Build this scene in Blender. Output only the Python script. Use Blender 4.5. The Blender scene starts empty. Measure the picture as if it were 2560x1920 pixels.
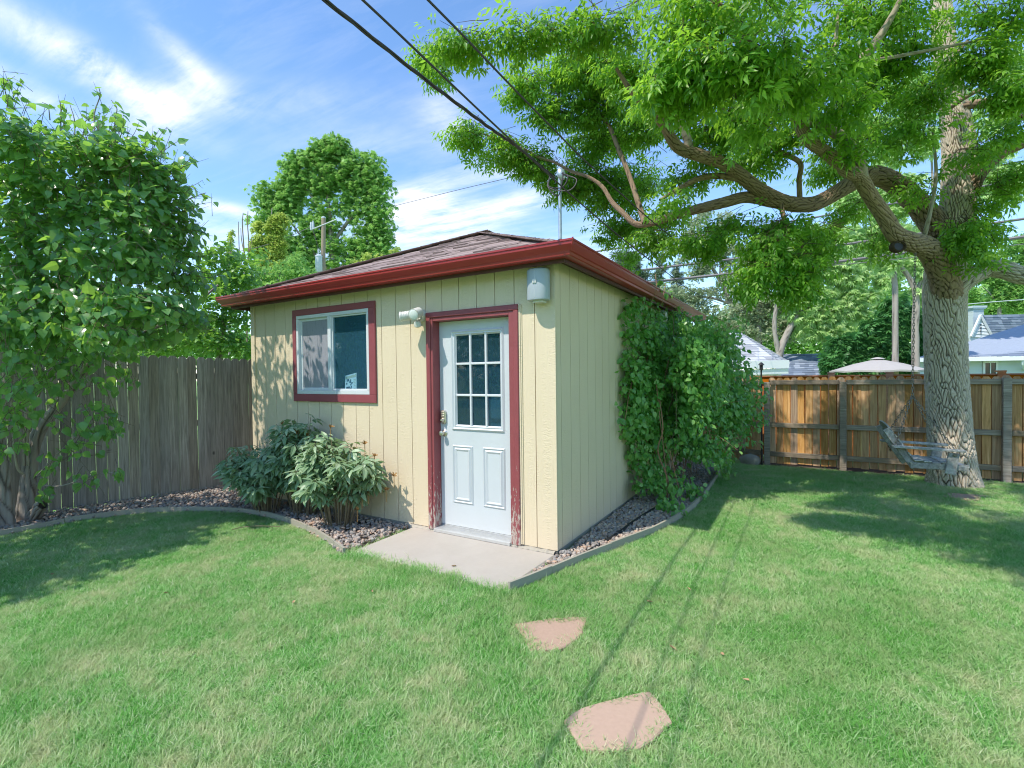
import bpy, bmesh, math, random
import numpy as np
from mathutils import Vector, Matrix, Euler

random.seed(7)
rng = np.random.default_rng(11)
scn = bpy.context.scene
COL = scn.collection
R = math.radians

# ------------------------------------------------------------------ camera
FPX, CX, CY = 1226.0, 1280.0, 960.0          # focal length and centre in photo pixels (2560 wide)
CP = np.array([1.8036, -3.7583, 1.55])
CR = np.array([0.859504, 0.51098379, -0.01218384])
CU = np.array([0.00208774, 0.0203272, 0.9997912])
CB = np.array([0.51112476, -0.85934997, 0.01640451])
camd = bpy.data.cameras.new('camera')
cam = bpy.data.objects.new('camera', camd)
COL.objects.link(cam)
camd.sensor_width = 36.0
camd.lens = 36.0 * FPX / 2560.0
camd.clip_start = 0.05
camd.clip_end = 2000.0
cam.matrix_world = Matrix(((CR[0], CU[0], CB[0], CP[0]), (CR[1], CU[1], CB[1], CP[1]), (CR[2], CU[2], CB[2], CP[2]), (0, 0, 0, 1)))
scn.camera = cam


def pray(u, v):
    return CR * ((u - CX) / FPX) - CU * ((v - CY) / FPX) - CB


def at(u, v, d):
    """a world point seen at photo pixel (u, v), d metres in front of the camera"""
    return CP + pray(u, v) * d


def onground(u, v, z=0.0):
    q = pray(u, v)
    return CP + q * ((z - CP[2]) / q[2])


def project(p):
    q = np.asarray(p) - CP
    d = -(q @ CB)
    return CX + FPX * (q @ CR) / d, CY - FPX * (q @ CU) / d, d


# ------------------------------------------------------------------ sun and sky
TOSUN = Vector((-0.45, -1.0, 1.62)).normalized()
sund = bpy.data.lights.new('sun', 'SUN')
sund.energy = 2.5
sund.angle = R(0.55)
sund.color = (1.0, 0.935, 0.83)
sun = bpy.data.objects.new('sun', sund)
COL.objects.link(sun)
sun.rotation_euler = TOSUN.to_track_quat('Z', 'Y').to_euler()
sun.location = (0, 0, 30)

world = bpy.data.worlds.new('World')
scn.world = world
world.use_nodes = True
wn, wl = world.node_tree.nodes, world.node_tree.links
wn.clear()


def wnode(t, **kw):
    n = wn.new(t)
    for k, v in kw.items():
        setattr(n, k, v)
    return n


wout = wnode('ShaderNodeOutputWorld')
bg = wnode('ShaderNodeBackground')
SKY_STRENGTH = 0.15
bg.inputs['Strength'].default_value = SKY_STRENGTH
sky = wnode('ShaderNodeTexSky', sky_type='NISHITA')
sky.sun_disc = False
sky.sun_elevation = math.asin(TOSUN.z)
sky.sun_rotation = math.atan2(TOSUN.x, TOSUN.y)
sky.altitude = 1500
sky.air_density = 1.15
sky.dust_density = 0.6
sky.ozone_density = 2.2
tc = wnode('ShaderNodeTexCoord')


def vdot(vec):
    n = wnode('ShaderNodeVectorMath', operation='DOT_PRODUCT')
    wl.new(tc.outputs['Generated'], n.inputs[0])
    n.inputs[1].default_value = tuple(float(x) for x in vec)
    return n.outputs['Value']


def wmath(op, a, b=None, clamp=False):
    n = wnode('ShaderNodeMath', operation=op, use_clamp=clamp)
    for i, x in enumerate((a, b)):
        if x is None:
            continue
        if isinstance(x, (int, float)):
            n.inputs[i].default_value = x
        else:
            wl.new(x, n.inputs[i])
    return n.outputs[0]


# cloud layer: noise on a flat layer high above, streaked along the wind
sep = wnode('ShaderNodeSeparateXYZ')
wl.new(tc.outputs['Generated'], sep.inputs[0])
zz = wmath('MAXIMUM', sep.outputs['Z'], 0.06)
px_ = wmath('DIVIDE', sep.outputs['X'], zz)
py_ = wmath('DIVIDE', sep.outputs['Y'], zz)
comb = wnode('ShaderNodeCombineXYZ')
wl.new(px_, comb.inputs[0])
wl.new(py_, comb.inputs[1])


def streak(scale, rot, sx, sy, detail, rough, dist):
    mp = wnode('ShaderNodeMapping')
    mp.inputs['Rotation'].default_value = (0, 0, rot)
    mp.inputs['Scale'].default_value = (sx, sy, 1)
    wl.new(comb.outputs[0], mp.inputs[0])
    nz = wnode('ShaderNodeTexNoise')
    nz.inputs['Scale'].default_value = scale
    nz.inputs['Detail'].default_value = detail
    nz.inputs['Roughness'].default_value = rough
    nz.inputs['Distortion'].default_value = dist
    wl.new(mp.outputs[0], nz.inputs['Vector'])
    return nz.outputs['Fac']


n_cirrus = streak(2.2, R(38), 0.7, 3.6, 10, 0.66, 0.5)
n_puff = streak(3.2, R(20), 1.0, 1.3, 8, 0.6, 0.3)
# where the clouds stand: (u, v, tilt in degrees, half length, half height, amount)
clouds = [(190, 150, 22, 160, 44, 0.85), (50, 225, 22, 100, 34, 0.7), (300, 195, 34, 60, 26, 0.6), (408, 280, -36, 84, 34, 1.15),
          (520, 215, 10, 70, 40, 0.55), (455, 140, 48, 70, 26, 0.6), (545, 517, 4, 95, 14, 0.8), (560, 600, 0, 170, 60, 0.55),
          (1035, 490, -12, 90, 24, 1.1), (1060, 525, -8, 110, 22, 1.1), (1080, 570, -4, 160, 40, 0.95), (1290, 512, -14, 150, 24, 0.95),
          (1112, 290, 10, 60, 50, 0.6), (1240, 430, -6, 160, 40, 0.5), (900, 360, -10, 200, 40, 0.3), (760, 250, -12, 240, 40, 0.28),
          (1000, 620, -4, 260, 50, 0.4), (1500, 620, -10, 200, 60, 0.5)]
total = None
for (u, v, a, ex, ey, amt) in clouds:
    c = pray(u, v)
    L = np.linalg.norm(c)
    c = c / L
    ca, sa = math.cos(R(a)), math.sin(R(a))
    ax = CR * ca - CU * sa
    ay = CR * sa + CU * ca
    ax = ax - c * (ax @ c)
    ay = ay - c * (ay @ c)
    kx = ex / FPX / L
    ky = ey / FPX / L
    gx = wmath('POWER', wmath('ABSOLUTE', vdot(ax / kx)), 2.0)
    gy = wmath('POWER', wmath('ABSOLUTE', vdot(ay / ky)), 2.0)
    g = wmath('MULTIPLY', wmath('EXPONENT', wmath('MULTIPLY', wmath('ADD', gx, gy), -0.9)), amt)
    front = wmath('GREATER_THAN', vdot(c), 0.2)
    g = wmath('MULTIPLY', g, front)
    total = g if total is None else wmath('ADD', total, g)
tn = wmath('MULTIPLY', wmath('SUBTRACT', wmath('ADD', wmath('MULTIPLY', n_cirrus, 0.6), wmath('MULTIPLY', n_puff, 0.55)), 0.40), 3.6, True)
cmask = wmath('MULTIPLY', tn, total, True)
thin = wmath('MULTIPLY', wmath('SUBTRACT', n_cirrus, 0.44), 1.4, True)
thin = wmath('MULTIPLY', thin, 0.30)
cm = wmath('MAXIMUM', cmask, thin)
cm = wmath('MULTIPLY', cm, 0.85)
hs = wnode('ShaderNodeHueSaturation')
hs.inputs['Saturation'].default_value = 1.12
hs.inputs['Value'].default_value = 1.0
wl.new(sky.outputs[0], hs.inputs['Color'])
mixc = wnode('ShaderNodeMix', data_type='RGBA')
wl.new(cm, mixc.inputs['Factor'])
wl.new(hs.outputs[0], mixc.inputs[6])
mixc.inputs[7].default_value = (4.3, 4.4, 4.6, 1)
wl.new(mixc.outputs[2], bg.inputs['Color'])
wl.new(bg.outputs[0], wout.inputs['Surface'])

vs = scn.view_settings
vs.view_transform = 'Standard'
vs.look = 'None'
vs.exposure = 1.03
vs.gamma = 1.0
vs.use_curve_mapping = False
scn.cycles.filter_width = 1.1
scn.cycles.use_denoising = True
scn.cycles.max_bounces = 8
scn.cycles.transparent_max_bounces = 12


# ------------------------------------------------------------------ materials
class Mat:
    def __init__(self, name):
        self.m = bpy.data.materials.new(name)
        self.m.use_nodes = True
        self.n, self.l = self.m.node_tree.nodes, self.m.node_tree.links
        self.b = self.n['Principled BSDF']
        self.out = self.n['Material Output']

    def node(self, t, ins=None, **kw):
        n = self.n.new(t)
        for k, v in kw.items():
            setattr(n, k, v)
        for k, v in (ins or {}).items():
            self.put(n.inputs[k], v)
        return n

    def put(self, sock, v):
        if hasattr(v, 'links') or isinstance(v, bpy.types.NodeSocket):
            self.l.new(v, sock)
        elif isinstance(v, tuple) and len(v) == 3 and sock.type == 'RGBA':
            sock.default_value = (*v, 1)
        else:
            sock.default_value = v

    def set(self, **kw):
        for k, v in kw.items():
            self.put(self.b.inputs[k.replace('_', ' ')], v)

    def coord(self, kind='Object', scale=(1, 1, 1), rot=(0, 0, 0)):
        if kind == 'Position':
            v = self.node('ShaderNodeNewGeometry').outputs['Position']
        else:
            v = self.node('ShaderNodeTexCoord').outputs[kind]
        return self.node('ShaderNodeMapping', {'Vector': v, 'Scale': scale, 'Rotation': rot}).outputs[0]

    def noise(self, vec, scale, detail=4, rough=0.55, dist=0.0):
        return self.node('ShaderNodeTexNoise', {'Vector': vec, 'Scale': scale, 'Detail': detail, 'Roughness': rough, 'Distortion': dist}).outputs['Fac']

    def ramp(self, fac, stops):
        r = self.node('ShaderNodeValToRGB', {'Fac': fac})
        e = r.color_ramp.elements
        while len(e) < len(stops):
            e.new(0.5)
        for i, (p, c) in enumerate(stops):
            e[i].position = p
            e[i].color = (*c, 1) if len(c) == 3 else c
        return r.outputs['Color']

    def mix(self, fac, a, b, blend='MIX'):
        n = self.node('ShaderNodeMix', data_type='RGBA', blend_type=blend)
        self.put(n.inputs['Factor'], fac)
        self.put(n.inputs[6], a)
        self.put(n.inputs[7], b)
        return n.outputs[2]

    def math(self, op, a, b=0.0, clamp=False):
        n = self.node('ShaderNodeMath', operation=op, use_clamp=clamp)
        self.put(n.inputs[0], a)
        self.put(n.inputs[1], b)
        return n.outputs[0]

    def rnd(self):
        a = self.node('ShaderNodeAttribute', attribute_name='rnd').outputs['Fac']
        o = self.node('ShaderNodeObjectInfo').outputs['Random']
        return self.math('FRACT', self.math('ADD', a, o))

    def bump(self, h, strength=0.3, dist=0.01, normal=None):
        n = self.node('ShaderNodeBump', {'Height': h, 'Strength': strength, 'Distance': dist})
        if normal is not None:
            self.l.new(normal, n.inputs['Normal'])
        self.l.new(n.outputs[0], self.b.inputs['Normal'])
        return n.outputs[0]


def plain(name, col, rough=0.6, metal=0.0, var=0.12, scale=30, bump=0.05, spec=0.5):
    M = Mat(name)
    f = M.noise(M.coord('Position'), scale, 5)
    M.set(Base_Color=M.mix(f, tuple(c * (1 - var) for c in col), tuple(min(1, c * (1 + var)) for c in col)), Roughness=rough, Metallic=metal)
    M.b.inputs['Specular IOR Level'].default_value = spec
    if bump:
        M.bump(M.noise(M.coord('Position'), scale * 4, 3), bump, 0.004)
    return M.m


def leaf_mat(name, dark, mid, light, trans=0.35, rough=0.42, tcol=None, spec=0.45):
    M = Mat(name)
    r = M.rnd()
    c = M.ramp(r, [(0.0, dark), (0.5, mid), (0.93, light), (1.0, tuple(min(1, x * 1.25) for x in light))])
    pn = M.noise(M.coord('Position'), 1.1, 3)
    c = M.mix(M.math('MULTIPLY', pn, 0.3), c, light)
    vein = M.noise(M.coord('Position'), 60, 2)
    c = M.mix(M.math('MULTIPLY', vein, 0.25), c, dark)
    M.set(Base_Color=c, Roughness=rough)
    M.b.inputs['Specular IOR Level'].default_value = spec
    t = M.node('ShaderNodeBsdfTranslucent')
    M.put(t.inputs['Color'], M.mix(0.55, c, tcol or tuple(x * 2.0 for x in light)))
    ms = M.node('ShaderNodeMixShader', {'Fac': trans})
    M.l.new(M.b.outputs[0], ms.inputs[1])
    M.l.new(t.outputs[0], ms.inputs[2])
    M.l.new(ms.outputs[0], M.out.inputs['Surface'])
    return M.m


def wood_mat(name, cols, grain=(40, 40, 2.2), rough=0.8, knots=True, bump=0.35, axis='Z', stain=0.5):
    """weathered board: grain along an axis, knots, blotches, tone per board"""
    M = Mat(name)
    r = M.rnd()
    off = M.node('ShaderNodeCombineXYZ', {0: M.math('MULTIPLY', r, 37.0), 1: M.math('MULTIPLY', r, 91.0), 2: M.math('MULTIPLY', r, 53.0)}).outputs[0]
    p = M.node('ShaderNodeNewGeometry').outputs['Position']
    v = M.node('ShaderNodeVectorMath', operation='ADD')
    M.l.new(p, v.inputs[0])
    M.l.new(off, v.inputs[1])
    g = M.node('ShaderNodeMapping', {'Vector': v.outputs[0], 'Scale': grain}).outputs[0]
    n1 = M.noise(g, 1.0, 6, 0.65, 0.6)
    n2 = M.noise(M.node('ShaderNodeMapping', {'Vector': v.outputs[0], 'Scale': tuple(x * 0.14 for x in grain)}).outputs[0], 1.0, 4, 0.6, 0.4)
    c = M.ramp(n1, [(0.25, cols[0]), (0.5, cols[1]), (0.75, cols[2])])
    c = M.mix(M.math('MULTIPLY', M.ramp(n2, [(0.38, (0, 0, 0)), (0.7, (1, 1, 1))]), stain), c, cols[0])
    tone = M.node('ShaderNodeHueSaturation', {'Color': c, 'Value': M.math('ADD', M.math('MULTIPLY', r, 0.5), 0.75), 'Saturation': M.math('ADD', M.math('MULTIPLY', M.math('FRACT', M.math('MULTIPLY', r, 7.3)), 0.6), 0.7)}).outputs[0]
    c = tone
    if knots:
        kn = M.node('ShaderNodeTexVoronoi', {'Vector': M.node('ShaderNodeMapping', {'Vector': v.outputs[0], 'Scale': (1, 1, 0.55)}).outputs[0], 'Scale': 4.2})
        kf = M.ramp(kn.outputs['Distance'], [(0.055, (1, 1, 1)), (0.10, (0, 0, 0))])
        c = M.mix(M.math('MULTIPLY', kf, 0.85), c, tuple(x * 0.12 for x in cols[0]))
    M.set(Base_Color=c, Roughness=rough)
    M.b.inputs['Specular IOR Level'].default_value = 0.25
    M.bump(n1, bump, 0.006)
    return M.m


def siding_mat():
    M = Mat('siding_paint')
    r = M.rnd()
    p = M.node('ShaderNodeNewGeometry').outputs['Position']
    off = M.node('ShaderNodeCombineXYZ', {0: M.math('MULTIPLY', r, 3.0), 1: 0.0, 2: M.math('MULTIPLY', r, 41.0)}).outputs[0]
    v = M.node('ShaderNodeVectorMath', operation='ADD')
    M.l.new(p, v.inputs[0])
    M.l.new(off, v.inputs[1])
    g1 = M.noise(M.node('ShaderNodeMapping', {'Vector': v.outputs[0], 'Scale': (70, 70, 4)}).outputs[0], 1, 5, 0.6, 0.5)
    g2 = M.noise(M.node('ShaderNodeMapping', {'Vector': v.outputs[0], 'Scale': (26, 26, 75)}).outputs[0], 1, 3, 0.5, 1.0)
    sel = M.ramp(M.noise(M.node('ShaderNodeMapping', {'Vector': v.outputs[0], 'Scale': (14, 14, 1.0)}).outputs[0], 1, 2), [(0.42, (0, 0, 0)), (0.58, (1, 1, 1))])
    h = M.mix(sel, g1, g2)
    big = M.noise(M.coord('Position'), 2.2, 4)
    c = M.mix(big, (0.69, 0.565, 0.40), (0.75, 0.63, 0.46))
    dirt = M.ramp(M.noise(M.coord('Position', (30, 30, 2.0)), 1, 4), [(0.62, (0, 0, 0)), (0.85, (1, 1, 1))])
    c = M.mix(M.math('MULTIPLY', dirt, 0.25), c, (0.5, 0.40, 0.24))
    nail = M.ramp(M.node('ShaderNodeTexVoronoi', {'Vector': M.coord('Position', (1, 1, 1)), 'Scale': 3.1}).outputs['Distance'], [(0.012, (1, 1, 1)), (0.022, (0, 0, 0))])
    c = M.mix(M.math('MULTIPLY', nail, 0.6), c, (0.15, 0.12, 0.08))
    c = M.mix(M.math('MULTIPLY', h, 0.16), c, (0.48, 0.37, 0.2))
    M.set(Base_Color=c, Roughness=0.62)
    M.b.inputs['Specular IOR Level'].default_value = 0.3
    M.bump(h, 0.5, 0.009)
    return M.m


def peel_paint(name, col, wood=(0.34, 0.29, 0.25), amount=0.5, low=0.9):
    """red trim paint that flakes to bare grey wood, more so near the ground"""
    M = Mat(name)
    p = M.node('ShaderNodeNewGeometry').outputs['Position']
    z = M.node('ShaderNodeSeparateXYZ', {0: p}).outputs[2]
    n = M.noise(M.coord('Position', (60, 60, 14)), 1, 6, 0.7, 0.5)
    k = M.math('MULTIPLY', M.math('SUBTRACT', low, z), 0.30)
    k = M.math('MAXIMUM', k, -0.02)
    f = M.ramp(M.math('ADD', n, k), [(0.70, (0, 0, 0)), (0.73, (1, 1, 1))])
    grain = M.noise(M.coord('Position', (90, 90, 5)), 1, 4)
    tone = M.noise(M.coord('Position'), 9, 4)
    base = M.mix(tone, tuple(c * 0.85 for c in col), tuple(c * 1.15 for c in col))
    M.set(Base_Color=M.mix(M.math('MULTIPLY', f, amount * 2, True), base, M.mix(grain, wood, tuple(c * 1.7 for c in wood))), Roughness=0.5)
    M.bump(M.math('SUBTRACT', M.math('MULTIPLY', grain, 0.5), M.math('MULTIPLY', f, 0.6)), 0.4, 0.004)
    return M.m


def shingle_mat(name, cols, brick=False, size=(0.3, 0.14)):
    M = Mat(name)
    r = M.rnd()
    gr = M.noise(M.coord('Position'), 220, 2, 0.7)
    gr2 = M.noise(M.coord('Position'), 14, 4, 0.6)
    c = M.ramp(r, [(0.0, cols[0]), (0.45, cols[1]), (1.0, cols[2])])
    c = M.mix(M.math('MULTIPLY', gr2, 0.45), c, cols[0])
    c = M.mix(M.math('MULTIPLY', gr, 0.5), c, tuple(min(1, x * 1.35) for x in cols[2]))
    M.set(Base_Color=c, Roughness=0.92)
    M.b.inputs['Specular IOR Level'].default_value = 0.15
    M.bump(gr, 0.5, 0.004)
    return M.m


def bark_mat(name, dark, light, scale=1.0):
    M = Mat(name)
    h = M.node('ShaderNodeAttribute', attribute_name='bark').outputs['Fac']
    fine = M.noise(M.coord('Position', (60 * scale, 60 * scale, 16 * scale)), 1, 6, 0.7, 0.4)
    blot = M.noise(M.coord('Position'), 3.0, 4)
    c = M.ramp(M.math('ADD', M.math('MULTIPLY', h, 0.75), M.math('MULTIPLY', fine, 0.35)), [(0.28, dark), (0.50, tuple(0.35 * a + 0.65 * b for a, b in zip(dark, light))), (0.85, light)])
    c = M.mix(M.math('MULTIPLY', blot, 0.4), c, tuple(0.5 * (a + b) for a, b in zip(dark, light)))
    M.set(Base_Color=c, Roughness=0.9)
    M.b.inputs['Specular IOR Level'].default_value = 0.2
    M.bump(fine, 0.7, 0.012)
    return M.m


def concrete_mat(name, lo, hi, warm=(0.5, 0.42, 0.36)):
    M = Mat(name)
    a = M.noise(M.coord('Position'), 3.0, 6, 0.65)
    b = M.noise(M.coord('Position'), 45, 5, 0.6)
    s = M.ramp(M.noise(M.coord('Position'), 1.7, 4, 0.6), [(0.45, (0, 0, 0)), (0.75, (1, 1, 1))])
    d = M.ramp(M.node('ShaderNodeTexVoronoi', {'Vector': M.coord('Position'), 'Scale': 17.0}).outputs['Distance'], [(0.03, (1, 1, 1)), (0.07, (0, 0, 0))])
    c = M.mix(a, lo, hi)
    c = M.mix(M.math('MULTIPLY', s, 0.4), c, warm)
    c = M.mix(M.math('MULTIPLY', b, 0.25), c, tuple(x * 0.75 for x in lo))
    c = M.mix(M.math('MULTIPLY', d, 0.3), c, tuple(x * 0.5 for x in lo))
    M.set(Base_Color=c, Roughness=0.85)
    M.bump(b, 0.25, 0.005)
    return M.m


def grass_mat(name, blade=True):
    M = Mat(name)
    r = M.rnd()
    c = M.ramp(r, [(0.0, (0.10, 0.36, 0.055)), (0.35, (0.23, 0.54, 0.12)), (0.70, (0.42, 0.69, 0.28)), (1.0, (0.74, 0.80, 0.54))])
    n1 = M.noise(M.coord('Position', (1, 1, 0.0)), 2.1, 5, 0.6)
    n2 = M.noise(M.coord('Position', (1, 1, 0.0)), 9.0, 4, 0.65)
    n3 = M.noise(M.coord('Position', (1, 1, 0.0)), 0.7, 3, 0.5)
    straw = M.ramp(M.math('ADD', M.math('MULTIPLY', n1, 0.6), M.math('MULTIPLY', n2, 0.45)), [(0.46, (0, 0, 0)), (0.66, (1, 1, 1))])
    c = M.mix(M.math('MULTIPLY', straw, 0.62), c, (0.80, 0.72, 0.50))
    lush = M.ramp(n3, [(0.45, (0, 0, 0)), (0.65, (1, 1, 1))])
    c = M.mix(M.math('MULTIPLY', lush, 0.4), c, (0.17, 0.43, 0.08))
    if not blade:
        f = M.noise(M.coord('Position'), 120, 3)
        c = M.mix(M.math('MULTIPLY', f, 0.6), c, (0.16, 0.13, 0.075))
        M.bump(f, 0.8, 0.02)
    M.set(Base_Color=c, Roughness=0.7)
    M.b.inputs['Specular IOR Level'].default_value = 0.12
    if blade:
        t = M.node('ShaderNodeBsdfTranslucent', {'Color': c})
        ms = M.node('ShaderNodeMixShader', {'Fac': 0.5})
        M.l.new(M.b.outputs[0], ms.inputs[1])
        M.l.new(t.outputs[0], ms.inputs[2])
        M.l.new(ms.outputs[0], M.out.inputs['Surface'])
    return M.m


def stone_mat(name, cols, rough=0.8):
    M = Mat(name)
    r = M.rnd()
    n = len(cols)
    c = M.ramp(r, [(i / (n - 1), cols[i]) for i in range(n)])
    f = M.noise(M.coord('Position'), 50, 5)
    c = M.mix(M.math('MULTIPLY', f, 0.5), c, tuple(min(1, x * 1.4) for x in cols[n // 2]))
    M.set(Base_Color=c, Roughness=rough)
    M.bump(f, 0.3, 0.004)
    return M.m


def glass_mat(name, tint, dust=0.12, dustcol=(0.35, 0.45, 0.5), speck=1.0):
    """thin dusty window glass that one can see through"""
    M = Mat(name)
    tr = M.node('ShaderNodeBsdfTransparent', {'Color': tint})
    gl = M.node('ShaderNodeBsdfGlossy', {'Color': (0.9, 0.95, 1.0), 'Roughness': 0.03})
    fr = M.node('ShaderNodeFresnel', {'IOR': 1.45})
    bk = M.node('ShaderNodeNewGeometry').outputs['Backfacing']
    m1 = M.node('ShaderNodeMixShader', {'Fac': M.math('MULTIPLY', fr.outputs[0], M.math('SUBTRACT', 1.0, bk))})
    M.l.new(tr.outputs[0], m1.inputs[1])
    M.l.new(gl.outputs[0], m1.inputs[2])
    df = M.node('ShaderNodeBsdfDiffuse', {'Color': dustcol})
    n1 = M.noise(M.coord('Position', (1, 1, 0.4)), 60, 4, 0.7)
    sp = M.ramp(M.node('ShaderNodeTexVoronoi', {'Vector': M.coord('Position', (1, 1, 0.6)), 'Scale': 42.0}).outputs['Distance'], [(0.06, (1, 1, 1)), (0.13, (0, 0, 0))])
    f = M.math('ADD', M.math('MULTIPLY', n1, dust), M.math('MULTIPLY', sp, 0.55 * speck), True)
    m2 = M.node('ShaderNodeMixShader', {'Fac': f})
    M.l.new(m1.outputs[0], m2.inputs[1])
    M.l.new(df.outputs[0], m2.inputs[2])
    M.l.new(m2.outputs[0], M.out.inputs['Surface'])
    return M.m


def screen_mat():
    M = Mat('insect_screen')
    tr = M.node('ShaderNodeBsdfTransparent')
    n = M.noise(M.coord('Position', (60, 60, 12)), 1, 4, 0.6)
    streaks = M.ramp(n, [(0.55, (0, 0, 0)), (0.72, (1, 1, 1))])
    df = M.node('ShaderNodeBsdfDiffuse', {'Color': M.mix(M.math('MULTIPLY', streaks, 0.5), (0.34, 0.34, 0.38), (0.17, 0.17, 0.21))})
    w1 = M.noise(M.coord('Position'), 260, 2)
    m = M.node('ShaderNodeMixShader', {'Fac': M.math('ADD', 0.70, M.math('MULTIPLY', w1, 0.28), True)})
    M.l.new(tr.outputs[0], m.inputs[1])
    M.l.new(df.outputs[0], m.inputs[2])
    M.l.new(m.outputs[0], M.out.inputs['Surface'])
    return M.m


def door_paint():
    M = Mat('door_paint')
    n = M.noise(M.coord('Position'), 4, 4)
    c = M.mix(n, (0.53, 0.565, 0.595), (0.59, 0.62, 0.64))
    scuff = M.ramp(M.noise(M.coord('Position', (9, 9, 30)), 1, 6, 0.75, 1.0), [(0.66, (0, 0, 0)), (0.71, (1, 1, 1))])
    c = M.mix(M.math('MULTIPLY', scuff, 0.45), c, (0.42, 0.45, 0.50))
    z = M.node('ShaderNodeSeparateXYZ', {0: M.node('ShaderNodeNewGeometry').outputs['Position']}).outputs[2]
    low = M.ramp(M.math('ADD', z, M.math('MULTIPLY', n, 0.2)), [(0.18, (1, 1, 1)), (0.42, (0, 0, 0))])
    c = M.mix(M.math('MULTIPLY', low, 0.3), c, (0.62, 0.60, 0.57))
    M.set(Base_Color=c, Roughness=0.42)
    M.bump(M.noise(M.coord('Position'), 25, 3), 0.06, 0.01)
    return M.m


m_siding = siding_mat()
m_trim = peel_paint('maroon_trim', (0.27, 0.062, 0.075), amount=0.0)
m_jamb = peel_paint('peeling_maroon', (0.27, 0.062, 0.070), amount=0.5)
m_gutter = plain('gutter_red', (0.34, 0.034, 0.034), 0.32, 0, 0.10, 6, 0.0)
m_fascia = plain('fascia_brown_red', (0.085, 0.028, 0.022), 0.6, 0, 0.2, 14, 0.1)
m_shingle = shingle_mat('asphalt_shingle', [(0.12, 0.085, 0.08), (0.25, 0.19, 0.175), (0.36, 0.28, 0.265)])
m_conc = concrete_mat('concrete', (0.37, 0.335, 0.295), (0.51, 0.47, 0.42), (0.40, 0.33, 0.28))
m_found = concrete_mat('rough_mortar', (0.30, 0.27, 0.22), (0.48, 0.44, 0.37))
m_door = door_paint()
m_vinyl = plain('white_vinyl', (0.62, 0.645, 0.67), 0.35, 0, 0.04, 8, 0)
m_glass = glass_mat('dusty_glass', (0.78, 0.90, 0.95), 0.24, (0.10, 0.30, 0.42), 0.5)
m_glassd = glass_mat('door_glass', (0.72, 0.86, 0.92), 0.22, (0.09, 0.22, 0.28), 0.4)
m_screen = screen_mat()
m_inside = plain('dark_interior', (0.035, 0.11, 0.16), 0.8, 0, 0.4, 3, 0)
m_nickel = plain('brushed_nickel', (0.62, 0.58, 0.50), 0.32, 0.9, 0.1, 40, 0)
m_alu = plain('aluminium_sill', (0.66, 0.66, 0.65), 0.4, 0.6, 0.15, 25, 0.05)
m_white = plain('white_plastic', (0.62, 0.61, 0.57), 0.4, 0, 0.05, 20, 0)
m_lens = plain('lamp_lens', (0.82, 0.82, 0.80), 0.15, 0, 0.1, 60, 0.2)
m_speaker = plain('speaker_grey', (0.36, 0.41, 0.45), 0.55, 0, 0.05, 200, 0.15)
m_black = plain('black_rubber', (0.02, 0.02, 0.022), 0.5, 0, 0.3, 20, 0.05)
m_wire = plain('cable_black', (0.045, 0.035, 0.045), 0.6, 0, 0.3, 20, 0.0)
m_wire2 = plain('cable_grey', (0.20, 0.18, 0.19), 0.6, 0, 0.3, 20, 0.0)
m_steel = plain('galvanised_steel', (0.48, 0.52, 0.54), 0.42, 0.7, 0.2, 30, 0.1)
m_rust = plain('chain_steel', (0.25, 0.22, 0.18), 0.5, 0.7, 0.4, 90, 0.1)
m_fencegrey = wood_mat('weathered_fence', [(0.15, 0.13, 0.11), (0.34, 0.30, 0.255), (0.52, 0.465, 0.40)], (55, 55, 2.5))
m_fencebrown = wood_mat('brown_fence', [(0.26, 0.14, 0.075), (0.58, 0.36, 0.20), (0.76, 0.54, 0.34)], (55, 55, 2.5))
m_rail = wood_mat('rail_wood', [(0.13, 0.105, 0.08), (0.29, 0.235, 0.18), (0.45, 0.38, 0.305)], (3, 55, 55), knots=False)
m_cedar = wood_mat('new_cedar', [(0.26, 0.10, 0.045), (0.42, 0.18, 0.085), (0.52, 0.25, 0.13)], (3, 50, 50), knots=False, stain=0.2)
m_swing = wood_mat('swing_wood', [(0.17, 0.16, 0.15), (0.40, 0.39, 0.37), (0.66, 0.65, 0.62)], (25, 25, 25), knots=False)
m_edge = concrete_mat('bed_edging_board', (0.27, 0.25, 0.205), (0.43, 0.40, 0.33), (0.36, 0.31, 0.23))
m_soil = plain('bed_soil', (0.085, 0.065, 0.05), 0.95, 0, 0.5, 40, 0.6)
m_gravel = stone_mat('river_gravel', [(0.08, 0.083, 0.09), (0.18, 0.18, 0.185), (0.36, 0.22, 0.155), (0.11, 0.115, 0.125), (0.46, 0.39, 0.33), (0.40, 0.225, 0.135), (0.24, 0.235, 0.225), (0.14, 0.14, 0.15)])
m_flag = stone_mat('red_flagstone', [(0.33, 0.215, 0.155), (0.42, 0.29, 0.22), (0.32, 0.225, 0.18)], 0.9)
m_rock = stone_mat('grey_rock', [(0.16, 0.155, 0.14), (0.24, 0.23, 0.20)])
m_grass = grass_mat('grass_blades')
m_ground = grass_mat('lawn_ground', False)
m_bark = bark_mat('furrowed_bark', (0.075, 0.055, 0.040), (0.66, 0.56, 0.45))
m_limb = bark_mat('limb_bark', (0.05, 0.033, 0.022), (0.37, 0.255, 0.175))
m_bark2 = bark_mat('brown_furrowed_bark', (0.05, 0.034, 0.024), (0.42, 0.30, 0.21))
m_pale = bark_mat('pale_bark', (0.15, 0.115, 0.085), (0.42, 0.36, 0.28))
m_lilacbark = bark_mat('shaggy_bark', (0.10, 0.08, 0.065), (0.40, 0.355, 0.31))
m_twig = plain('twig', (0.20, 0.15, 0.09), 0.8, 0, 0.3, 20, 0.1)
m_redtwig = plain('reddish_stem', (0.30, 0.15, 0.09), 0.7, 0, 0.3, 20, 0.1)
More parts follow.
